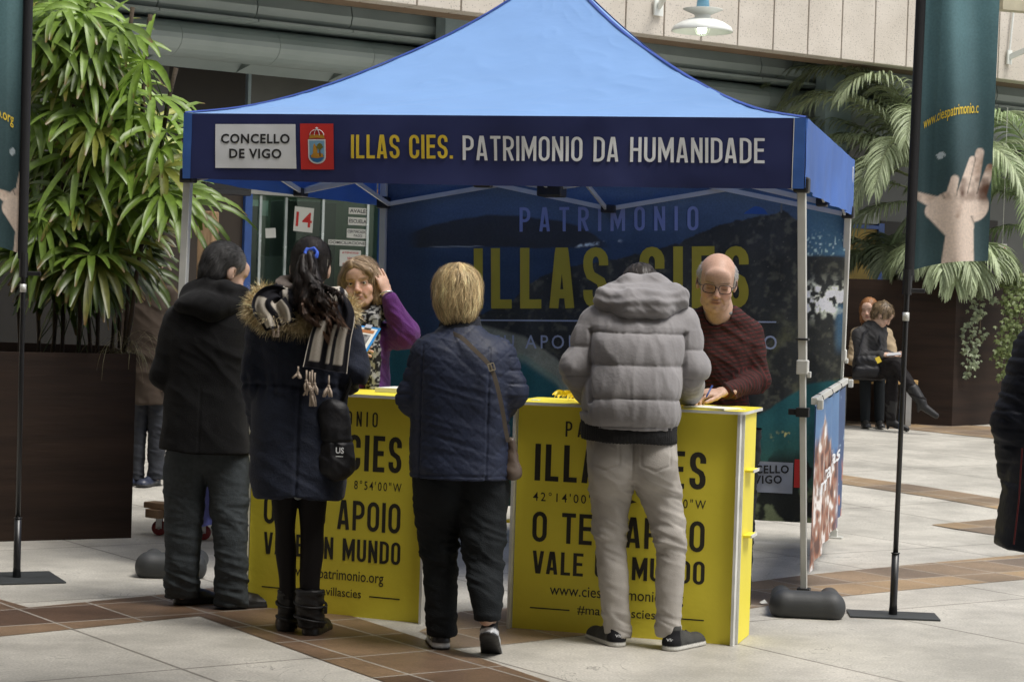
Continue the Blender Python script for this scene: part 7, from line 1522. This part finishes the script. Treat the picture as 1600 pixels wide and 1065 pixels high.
# papers
def sheet(c, ux, w, h, label, th=.003, name='paper_sheet', z=zc):
    ux = np.array(ux, float); ux /= np.linalg.norm(ux); uy = np.cross(Zv, ux); p = np.array([c[0], c[1], z+th/2]); mb = MB(); mb.box(p, (w, h, th), ux, uy, Zv, .0005); return based(name, mb.mesh(), M_paper, p, label, 'paper')
q = at(1105, 629, GR(.86, 0, -.05)[1]); sheet(GR(.86, 0, -.045), dR_*1+nnR*.35, .20, .15, 'white paper pad on the right counter under the writing hand', .008, 'paper_pad')
sheet(GR(.42, 0, -.02), dR_*1-nnR*.1, .2, .14, 'white sheet on the right counter in front of the bent man'); sheet(GL(.60, 0, -.30), dL_, .15, .21, 'thick stack of white leaflets on the left counter', .02, 'leaflet_stack')
# flag banners
def banner(foot, top_px, base_pts, label, S_flag):
    pass
M_pole = mat('black painted steel', (.010, .010, .011), .35, spec=.6); M_steel = mat('dark steel plate', (.045, .05, .052), .5, .15, 5, metal=.3)
def flag_cols(right):
    def col(u, v, V):
        """u across from the pole, v up; a hand reaching up out of deep teal water"""
        n1 = fbm(np.stack([u*2, v*9], 1), 4); n2 = fbm(np.stack([u*9, v*22], 1), 4); ray_ = vnoise(np.stack([u*5+v*1.3, v*.8], 1))
        c = mixc(np.tile(np.array([.045, .085, .093]), (len(u), 1)), (.16, .31, .33), sstep(.2, 1.0, v)*(.5+.7*ray_)); c = c*(.75+.5*n1)[:, None]; c = mixc(c, (.30, .42, .42), sstep(.90, 1.0, v)*sstep(.3, .8, u)*.9)
        X, Yy = project(V); n3 = vnoise(np.stack([X/2.2, Yy/2.2], 1)); 
        if not right: X = X+1390+0; Yy = Yy+6; X = 1440+(X-1390-0)*1.55
        def capd(ax, ay, bx, by, ra, rb): 
            dx, dy = bx-ax, by-ay; t = np.clip(((X-ax)*dx+(Yy-ay)*dy)/(dx*dx+dy*dy), 0, 1); return np.hypot(X-ax-t*dx, Yy-ay-t*dy)-(ra+(rb-ra)*t)
        F5 = np.stack([np.minimum.reduce([capd(1495, 428, 1500, 358, 27, 21), capd(1482, 324, 1518, 320, 24, 27), capd(1498, 330, 1500, 352, 28, 22), capd(1458, 330, 1492, 350, 13, 24)]), capd(1480, 324, 1434, 306, 13, 6), capd(1484, 312, 1492, 280, 8.5, 6.5), capd(1504, 302, 1520, 250, 8.5, 6), capd(1519, 302, 1531, 238, 8.5, 6.5), capd(1533, 306, 1547, 262, 8.5, 6)]); so_ = np.sort(F5[1:], 0); d = F5.min(0); crs = np.exp(-((so_[0]-so_[1])/1.6)**2)*(F5[0] > -9)
        h = sstep(1.2, -1.2, d); sk = mixc(np.tile(np.array([.30, .17, .105]), (len(u), 1)), (.80, .66, .55), sstep(.40, .60, fbm(np.stack([X/30, Yy/24], 1), 3)+.16)); sk = mixc(sk, (.11, .05, .03), sstep(.55, .30, fbm(np.stack([X/22+4, Yy/30], 1), 3)+.14*(Yy > 330)+.0)); sk = sk*(1-.7*crs)[:, None]; c = c*(1-h[:, None])+sk*h[:, None]
        b = (np.hypot((X-1470)/7, (Yy-243)/6) < 1)*(n3 > .35); c[b > 0] = (.45, .52, .55); sp_ = (n3 > .975)*(v > .3)*(u < .5); c[sp_ > 0] = (.3, .4, .42)
        return c
    return col
def build_banner(foot, px_top, pole_len, cloth_x, zb, zt, lab, right, base_w=.42, base_d=.34, yaw=0):
    ft = np.array([*foot[:2], 0.]); tp = at(px_top[0], px_top[1], foot[1]); ax = (tp-ft)/np.linalg.norm(tp-ft)
    P = lambda h: ft+ax*(h/ax[2]); b = empty('flag_banner', ft, lab, 'banner', 'flag banners on weighted stands')
    cy_, sy_ = math.cos(yaw), math.sin(yaw); mb = MB(); mb.box(ft+Zv*.005, (base_w, base_d, .008), (cy_, sy_, 0), (-sy_, cy_, 0), Zv, .002); mb.build('base_plate', M_steel, b)
    mb = MB(); mb.tube([P(.008), P(.06), P(.30)], [.021, .018, .018], 14); mb.tube([P(.298), P(.302)], .021, 14); mb.build('socket', M_pole, b, True)
    mb = MB(); mb.tube([P(.29), P(1.0), P(1.7), P(4.2)], [.0125, .0125, .0125, .010], 12); mb.build('pole', M_pole, b, True)
    mb = MB(); mb.tube([P(1.40), P(1.44)], .016, 12); mb.build('collar', M_alu, b, True)
    mb = MB(); h = zb-.11; mb.tube([P(h), P(h+.12)], .022, 12); mb.box(P(h+.02)+np.array([.05 if right else .05, 0, 0]), (.07, .016, .02), bev=.003); mb.build('clip', M_blk, b)
    nu, nv = (70, 260); tl = math.tan(.0)
    w0 = cloth_x
    def S(x, y, off=0):
        x = np.asarray(x, float); y = np.asarray(y, float); t = (y-zb)/(zt-zb); pole = ft[None, :]+ax[None, :]*(y/ax[2])[..., None] if y.ndim else ft+ax*(y/ax[2])
        r = .040*np.sin(x*13+y*1.2)*np.minimum(1, x/.1)+.012*np.sin(x*31+y*2.2)*np.minimum(1, x/.05)+off*(-1)*0
        q = np.array(pole); sgn = 1 if right else -1
        q[..., 0] += sgn*(x+.0)*.97; q[..., 1] += r*1.0-off; q[..., 2] += .17*x+.015*np.sin(x*9); return q
    col = flag_cols(right); fl = link('flag', grid_mesh('flag', nu, nv, lambda u, v: S(.02+u*w0, zb+v*(zt-zb)), lambda u, v, V: col(u, v, V)), vmat('printed flag cloth', .5, .1, 90, .02, .4, translucent=.25), b, True)
    mb = MB(); vs = []; n = 24
    for i in range(n+1):
        z = zb-.02+(zt-zb+.02)*i/n; c = P(z)
        for a in np.linspace(0, 2*math.pi, 11)[:-1]: vs.append(c+np.array([(.024)*math.cos(a)+(.006 if right else -.006), .018*math.sin(a), 0]))
    mb.add(vs, [(i*10+k, i*10+(k+1) % 10, (i+1)*10+(k+1) % 10, (i+1)*10+k) for i in range(n) for k in range(10)]); mb.build('pole_sleeve', mat('black sleeve cloth', (.010, .010, .012), .8), b, True)
    return b, fl, S, P
fR = ground(1395, 962); Yb = fR[1]
zb = at(1423, 424, Yb)[2]; zt = 3.3
bR, flR, SR, PR = build_banner(fR, (1437, 0), 3.3, .375, zb, zt, 'tall teal flag banner with a reaching hand, right of the tent', True, .42, .22, math.radians(-4))
fLb = ground(26, 904); zbl = at(38, 398, fLb[1])[2]
bL_, flL, SL, PL = build_banner(fLb, (46, 0), 3.3, .375, zbl, 3.3, 'tall teal flag banner at the left edge in front of the planter', False, .40, .40, math.radians(24))
def flag_text(s_, pts, S_, fl, right, P_):
    """text line following a polyline given in the flag's own (distance from pole, height)"""
    V, F = font_text(s_, .012); xs = [v[0] for v in V]; a, b_ = min(xs), max(xs); px = np.array([p[0] for p in pts]); pz = np.array([p[1] for p in pts]); t_ = np.linspace(0, 1, len(pts)); H_ = .052
    def SS_(x, y, o_): q = (x-a)/(b_-a); return S_(np.array(np.interp(q, t_, px)), np.array(np.interp(q, t_, pz)+y/.7*H_), o_)
    lettering([(V, F)], SS_, M_ylw, 'lettering', fl, .004)
def fuv(px, py, foot, P_): p = at(px, py, foot[1]); return (abs(p[0]-P_(p[2])[0]), p[2]-.17*abs(p[0]-P_(p[2])[0]))
flag_text('www.ciespatrimonio.c', [fuv(1443, 204, fR, PR), fuv(1468, 192, fR, PR), fuv(1500, 184, fR, PR), fuv(1534, 177, fR, PR)], SR, flR, True, PR)
flag_text('monio.org', [fuv(-40, 180, fLb, PL), fuv(-10, 186, fLb, PL), fuv(5, 190, fLb, PL), fuv(21, 198, fLb, PL)], SL, flL, False, PL)
# wooden dolly behind the black-coat man
g = ground(240, 838); wd = empty('wooden_dolly', g, 'low wooden transport dolly with red castors behind the black coat man', 'dolly')
M_ply = mat('raw plywood', (.36, .23, .13), .7, scale=6, aniso=(1, 1, 6)); p0 = g+np.array([-.02, .02, .13]); p1 = g+np.array([.55, .75, .13])
for k, off in enumerate((np.zeros(3), np.array([.28, -.16, 0]))):
    mb = MB(); mb.beam(p0+off, p1+off, .11, .05, bev=.004); mb.build('runner', M_ply, wd)
for t in (.08, .5, .92): mb = MB(); mb.beam(p0+(p1-p0)*t+Zv*.045+np.array([-.08, .05, 0]), p0+(p1-p0)*t+np.array([.36, -.2, 0])+Zv*.045, .10, .035, bev=.004); mb.build('slat', M_ply, wd)
for a in (p0, p1):
    for off in (np.zeros(3), np.array([.28, -.16, 0])):
        c = a+off+(p1-p0)*(.07 if a is p0 else -.07); c = np.array([c[0], c[1], .045]); mb = MB(); mb.lathe(c-np.array([0, .016, 0]), [(.001, 0), (.03, 0), (.043, .004), (.045, .016), (.043, .028), (.03, .032), (.001, .032)], 20, (0, 1, 0)); w_ = mb.build('castor', mat('red polyurethane', (.20, .02, .02), .4), wd, True)
        mb = MB(); mb.box(c+np.array([0.0, -.022, .03]), (.035, .004, .065)); mb.box(c+np.array([0.0, .022, .03]), (.035, .004, .065)); mb.box(c+Zv*.064, (.07, .06, .006)); mb.tube([c-np.array([0, .024, 0]), c+np.array([0, .024, 0])], .008, 8); mb.build('fork', mat('zinc', (.5, .5, .5), .35, metal=.7), w_)
# a scrap of paper on the floor
g = ground(1189, 945); mb = MB(); mb.add([g+np.array(p) for p in ((0, 0, .009), (.035, .005, .010), (.02, .03, .025), (-.005, .025, .012))], [(0, 1, 2), (0, 2, 3)]); based('paper_scrap', mb.mesh(), M_paper, g+np.array([0, 0, .008]), 'crumpled white paper scrap on the tiles near the front tent leg', 'litter')

# pen in the bald man's hand
mb = MB(); a, b_ = at(1103, 621, GR(.86, 0, -.05)[1]), at(1113, 602, GR(.86, 0, -.05)[1]+.03); mb.tube([a, a*.85+b_*.15, b_], [.0012, .004, .004], 8); based('pen', mb.mesh(), mat('blue pen', (.02, .05, .2), .3), a, 'blue ballpoint pen in the hand of the bald man', 'pen', None, True)
# ======================= PLANTS =======================
def leaf_strip(V, Q, Cc, base, d, up, L, w, droop, col, nseg=5, fold=.25, tipf=.1, r=None, shape=None):
    """one leaflet: a folded blade that bends under its weight"""
    d = d/np.linalg.norm(d); s = np.cross(d, up); s /= np.linalg.norm(s)+1e-9; u = np.cross(s, d); p = base.copy(); o = len(V); step = L/nseg
    for i in range(nseg+1):
        t = i/nseg; ww = w*(np.interp(t, [0, .12, .35, .75, 1], [.2, .6, 1, .85, tipf]) if shape is None else np.interp(t, *shape)); f = fold*ww
        V += [p-s*ww/2+u*f, p, p+s*ww/2+u*f]; c = col*(1-.15*t) if not (t > .95 and w > .03 and col[0]*977 % 1 < .35) else np.array([.16, .09, .03]); Cc += [c, c*1.12, c]
        d = d+np.array([0, 0, -droop*(t+.25)/nseg*2.2]); d /= np.linalg.norm(d); s2 = np.cross(d, u); s = s2/np.linalg.norm(s2) if np.linalg.norm(s2) > .1 else s; u = np.cross(s, d); p = p+d*step
    for i in range(nseg):
        a = o+3*i; Q += [(a, a+1, a+4, a+3), (a+1, a+2, a+5, a+4)]
M_leaf = vmat('palm leaf', .38, .18, 25, .1, .5, translucent=.3); M_leaf2 = vmat('soft leaf', .45, .18, 40, .1, .4, translucent=.25)
def lady_palm(label, stems, fans, seed, base):
    r_ = np.random.default_rng(seed); V, Q, Cc = [], [], []; po = MB()
    for (px, py, Yd, tone) in fans:
        hub = at(px, py, Yd); st = min(stems, key=lambda s: np.linalg.norm((s[0]+(s[1]-s[0])*np.clip((hub[2]-.35-s[0][2])/(s[1][2]-s[0][2]), 0, 1))-hub))
        t = np.clip((hub[2]-.28-st[0][2])/(st[1][2]-st[0][2]), 0, 1); root = st[0]+(st[1]-st[0])*t; out = hub-root; out[2] = 0; out = out/(np.linalg.norm(out)+1e-6)
        out = out*.7+np.array([r_.normal()*.4, -.35+r_.normal()*.3, 0]); out /= np.linalg.norm(out)
        po.tube([root, root*.4+hub*.6+Zv*.04, hub], [.004, .003, .0025], 5)
        nrm = np.array([out[0]*.5+r_.normal()*.25, -.55+r_.normal()*.2, .85+.25*r_.normal()]); nrm /= np.linalg.norm(nrm); ax = out-nrm*(out@nrm); ax /= np.linalg.norm(ax); lat = np.cross(ax, nrm); nf = r_.integers(7, 12); spread = 3.0+1.6*r_.random(); L = (.26+.16*r_.random()); upn = nrm
        L = L*(1.25 if r_.random() < .3 else 1); base_c = np.array([.15, .235, .035])*tone*(.6+.8*r_.random()); 
        if r_.random() < .12: base_c = np.array([.30, .32, .06])*min(tone, 1.1)
        if hub[2] < zl+.32: hub = hub+np.array([0, 0, .25]); 
        for k in range(nf):
            a = (k/(nf-1)-.5)*spread; d = ax*math.cos(a)+lat*math.sin(a)+upn*(.22+.12*r_.normal()); col = base_c*(.8+.45*r_.random())
            leaf_strip(V, Q, Cc, hub, d, upn, L*(1-.12*abs(a)/1.4)*(.85+.3*r_.random()), .036+.020*r_.random(), .45+.55*r_.random(), col, 6, .22, .25)
    o = empty('lady_palm', base, label, 'plant'); me = np_mesh('crown', np.array(V), np.array(Q), np.array(Cc)); link('crown', me, M_leaf, o, True); po.build('petiole', mat('green stalk', (.05, .08, .02), .6), o, True)
    for a, b in stems:
        mb = MB(); n = 14; mb.tube([a+(b-a)*i/n+np.array([.01*math.sin(i*.9), .01*math.cos(i), 0]) for i in range(n+1)], [(.012 if i % 2 else .0145) for i in range(n+1)], 7); mb.build('stem', mat('fibrous stem', (.055, .038, .022), .9, bump=.5), o, True)
r_ = np.random.default_rng(31); stems = []
for px, lean in ((60, -20), (95, 10), (120, 25), (150, 5), (172, 35), (205, 30), (235, 40), (30, -15), (140, -25), (80, 30), (185, 0)):
    Yd = 12.2+r_.random()*1.0; a = at(px if px < 190 else 190, 565, Yd); b = at(px+lean, -20+r_.random()*150, Yd+.1*r_.normal()); stems.append((a, b))
fans = []
def env_r(py): return float(np.interp(py, [0, 60, 110, 180, 230, 300, 340, 400, 460, 540], [205, 225, 250, 285, 300, 305, 270, 235, 215, 190]))
for k in range(250):
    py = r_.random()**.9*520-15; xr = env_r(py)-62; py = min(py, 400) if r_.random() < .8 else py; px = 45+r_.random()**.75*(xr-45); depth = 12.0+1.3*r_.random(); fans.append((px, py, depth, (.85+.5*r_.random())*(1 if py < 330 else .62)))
for px, py in ((293, 182), (305, 205), (300, 300), (310, 288), (285, 150), (262, 120), (240, 60), (228, 40), (315, 320), (270, 95), (296, 235), (150, 90), (140, 15), (300, 262), (320, 300), (90, 60), (120, 200), (170, 240), (200, 150), (215, 215), (110, 340), (150, 370), (60, 345), (230, 330)): fans.append((px-45, py, 11.95+.25*r_.random(), 1.3))
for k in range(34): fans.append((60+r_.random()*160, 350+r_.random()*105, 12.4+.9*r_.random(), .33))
stA, stB = stems[:6], stems[6:]
for i, (px, py, d_, t_) in enumerate(fans): pass
lady_palm('dense bushy lady palm filling the left planter', stems, fans, 5, at(130, 560, 12.7)*np.array([1, 1, 0])+np.array([0, 0, zl-.06]))
# dry grass hanging over the planter's corner
V, Q, Cc = [], [], []
for k in range(60):
    p = at(172+r_.random()*42, 552+r_.random()*4, 12.15); d = np.array([r_.normal()*.7+.15, -.6*r_.random(), .5+r_.random()*.5]); leaf_strip(V, Q, Cc, p, d, Zv, .12+.32*r_.random()**2, .0035, 1.9+r_.random(), np.array([.30, .27, .14])*(.5+.7*r_.random()), 8, .2, .3)
tag(link('dry_grass', np_mesh('g', np.array(V), np.array(Q), np.array(Cc)), M_leaf2), kind='stuff')

def frond(V, Q, Cc, mbr, base, d, L, droop, nl, ll, col, r_, side_droop=1.0, w=.028):
    """feather frond: curved rachis with paired leaflets"""
    d = d/np.linalg.norm(d); p = base.copy(); pts = [p.copy()]; n = 26; ds = []
    for i in range(n):
        d = d+np.array([0, 0, -droop/n*(.4+1.6*i/n)]); d /= np.linalg.norm(d); ds.append(d.copy()); p = p+d*L/n; pts.append(p.copy())
    mbr.tube(pts, [.011*(1-.85*i/n) for i in range(n+1)], 6)
    for k in range(nl):
        t = .16+.84*(k+.5)/nl; i = min(int(t*n), n-1); q = pts[i]+(pts[i+1]-pts[i])*(t*n-i); dd = ds[i]; s = np.cross(dd, Zv); s /= np.linalg.norm(s)+1e-9; up = np.cross(s, dd); l = ll*np.interp(t, [.16, .3, .6, .85, 1], [.55, .95, 1, .75, .4])
        for g in (-1, 1):
            e = s*g*(1.0-.45*t)+dd*(.35+.75*t)+up*(.25)+np.array([r_.normal(), r_.normal(), r_.normal()])*.05
            leaf_strip(V, Q, Cc, q, e, up, l*(.9+.2*r_.random()), w*.8, side_droop*(.7+.6*r_.random()), col*(.8+.4*r_.random()), 6, .3, .08)
def feather_palm(label, c, zs, specs, seed, tone, group=None):
    r_ = np.random.default_rng(seed); V, Q, Cc = [], [], []; mbr = MB()
    for (ang, el, L, dr, start) in specs:
        a = math.radians(ang); e = math.radians(el); d = np.array([math.cos(a)*math.cos(e), math.sin(a)*math.cos(e), math.sin(e)]); frond(V, Q, Cc, mbr, c+Zv*start, d, L, dr, 66, .44, tone*(.85+.3*r_.random()), r_)
    o = empty('feather_palm', np.array([c[0], c[1], zs]), label, 'plant', group); link('crown', np_mesh('crown', np.array(V), np.array(Q), np.array(Cc)), M_leaf2, o, True); mbr.build('leaf_stalk', mat('pale stalk', (.16, .19, .08), .5), o, True)
    mb = MB(); n = 12; mb.tube([np.array([c[0], c[1], zs-.1])+(c-np.array([c[0], c[1], zs-.1]))*i/n for i in range(n+1)], [.055-.02*i/n+(.004 if i % 2 else 0) for i in range(n+1)], 10); mb.build('trunk', mat('ringed trunk', (.14, .12, .07), .8, bump=.4), o, True)
tn = np.array([.36, .42, .25])
pA = at(1450, 290, 23.6); pB = at(1640, 330, 23.9); pC = at(1395, 400, 24.6)
feather_palm('big arching palm in the right planter behind the flag banner', pA, zr, [(180, 66, 2.6, 2.0, 0), (172, 50, 2.4, 1.9, 0), (190, 38, 2.4, 1.8, .05), (205, 58, 2.6, 2.2, 0), (160, 70, 2.8, 2.1, 0), (183, 58, 2.5, 2.2, .1), (178, 30, 2.3, 1.9, 0), (176, 72, 2.7, 2.4, 0), (198, 70, 2.6, 2.5, 0), (188, 48, 2.2, 2.3, 0), (240, 45, 2.1, 2.2, 0), (222, 70, 2.3, 2.4, 0), (185, 20, 2.0, 1.5, -.1), (230, 35, 1.9, 1.9, 0), (250, 60, 2.0, 2.2, 0), (100, 65, 2.2, 2.0, 0), (60, 50, 2.2, 2.0, 0), (20, 60, 2.1, 2.0, 0), (340, 45, 2.0, 1.9, 0), (300, 45, 1.9, 2.2, 0), (200, 5, 1.6, 1.6, -.2), (275, 20, 1.5, 1.8, -.2), (170, 28, 2.1, 1.6, 0)], 3, tn)
feather_palm('palm at the right end of the right planter, reaching out of view', pB, zr, [(180, 55, 2.0, 2.1, 0), (200, 35, 2.0, 1.9, 0), (160, 30, 2.1, 1.8, 0), (225, 50, 1.9, 2.2, 0), (250, 30, 1.7, 2.0, 0), (140, 60, 2.0, 2.0, 0), (120, 40, 2, 2, 0), (285, 50, 1.8, 2.2, 0), (190, 10, 1.6, 1.7, -.2), (60, 50, 1.8, 2, 0), (0, 50, 1.8, 2, 0), (320, 40, 1.8, 2, 0), (210, 65, 2.1, 2.1, .1)], 8, tn*np.array([.95, 1.05, .9]))
feather_palm('smaller darker palm low in the right planter near the yellow board', at(1400, 432, 24.3), zr, [(180, 40, 1.1, 1.9, 0), (150, 55, 1.2, 2.0, 0), (215, 45, 1.1, 2.0, 0), (250, 50, 1.2, 2.1, 0), (300, 45, 1.2, 2, 0), (20, 50, 1.2, 2, 0), (90, 60, 1.2, 2, 0), (195, 15, 1.0, 1.8, -.1)], 9, tn*.75)  # leaf tone scaled darker than on the other palms
feather_palm('young palm whose fan of leaves hangs over the planter edge by the bench', at(1488, 412, 22.75), zr, [(262, 35, .75, 2.6, 0), (285, 40, .8, 2.6, 0), (245, 45, .8, 2.7, 0), (220, 50, .8, 2.4, 0), (310, 50, .8, 2.4, 0), (190, 45, .8, 2.2, 0), (340, 45, .8, 2.2, 0)], 10, tn*1.15)
# ivy strands hanging down the planter's right face
def ivy(label, strands_, seed, tone, size):
    r_ = np.random.default_rng(seed); V, Q, Cc = [], [], []; mb = MB(); allp = []
    for pts in strands_:
        P = catmull([list(at(x, y, Yd)) for x, y, Yd in pts], 40); mb.tube(P, .0035, 5); L = np.linalg.norm(P[-1]-P[0])
        for k in range(int(L*75)):
            i = r_.integers(0, 40); p = P[i]+np.array([r_.normal()*.03, -.01-.03*r_.random(), r_.normal()*.02]); n_ = np.array([r_.normal()*.5, -1, .4+r_.normal()*.4]); n_ /= np.linalg.norm(n_); a = np.cross(n_, (0, 0, 1)); a /= np.linalg.norm(a); b = np.cross(a, n_); s_ = size*(.6+.8*r_.random()); o = len(V)
            ang = r_.normal()*.6; a, b = a*math.cos(ang)+b*math.sin(ang), b*math.cos(ang)-a*math.sin(ang)
            out = [(0, -.1), (.45, .05), (.55, .45), (.25, .42), (0, 1), (-.25, .42), (-.55, .45), (-.45, .05)]; V.append(p+b*s_*.3+n_*.006); Cc.append(tone*(1.1+.5*r_.random()))
            cc = tone*(.55+.9*r_.random()); 
            for x, y in out: V.append(p+a*x*s_-b*y*s_*1.0+b*s_*.3); Cc.append(cc)
            for j in range(0, 8, 2): Q.append((o, o+1+j, o+1+(j+1) % 8, o+1+(j+2) % 8))
    p0 = at(strands_[0][0][0], strands_[0][0][1], strands_[0][0][2]); o = empty('ivy', p0, label, 'plant'); link('leaves', np_mesh('leaves', np.array(V), np.array(Q), np.array(Cc)), M_leaf2, o, True); mb.build('vine', mat('vine stem', (.12, .09, .05), .8), o, True)
Yi = c2[1]+.15
ivy('thin ivy strands hanging down the planter beside its corner', [[(1520, 440, Yi), (1522, 480, Yi-.12), (1518, 540, Yi-.10), (1511, 590, Yi-.10)], [(1528, 440, Yi), (1532, 500, Yi-.12), (1526, 550, Yi-.1), (1520, 575, Yi-.1)], [(1520, 436, Yi), (1540, 462, Yi-.12), (1556, 470, Yi-.1)], [(1514, 500, Yi-.12), (1504, 520, Yi-.12), (1506, 550, Yi-.12)]], 3, np.array([.22, .26, .15]), .045)
ivy('thick curtain of ivy hanging down the right planter by the edge', [[(x, 436, Yi-.05), (x+3*math.sin(x), 480, Yi-.12-.05*(x % 3)/3), (x-4, 540, Yi-.12), (x-8+4*math.sin(x*3), 575+18*math.sin(x*1.7), Yi-.1)] for x in (1566, 1572, 1577, 1582, 1587, 1592, 1598, 1604)], 4, np.array([.15, .19, .065]), .05)
ivy('low ivy covering the soil along the right planter rim', [[(1500+20*k, 436+3*math.sin(k), Yi+.05), (1510+20*k, 432, Yi+.02), (1522+20*k, 438, Yi-.02)] for k in range(6)], 5, np.array([.14, .15, .06]), .06)
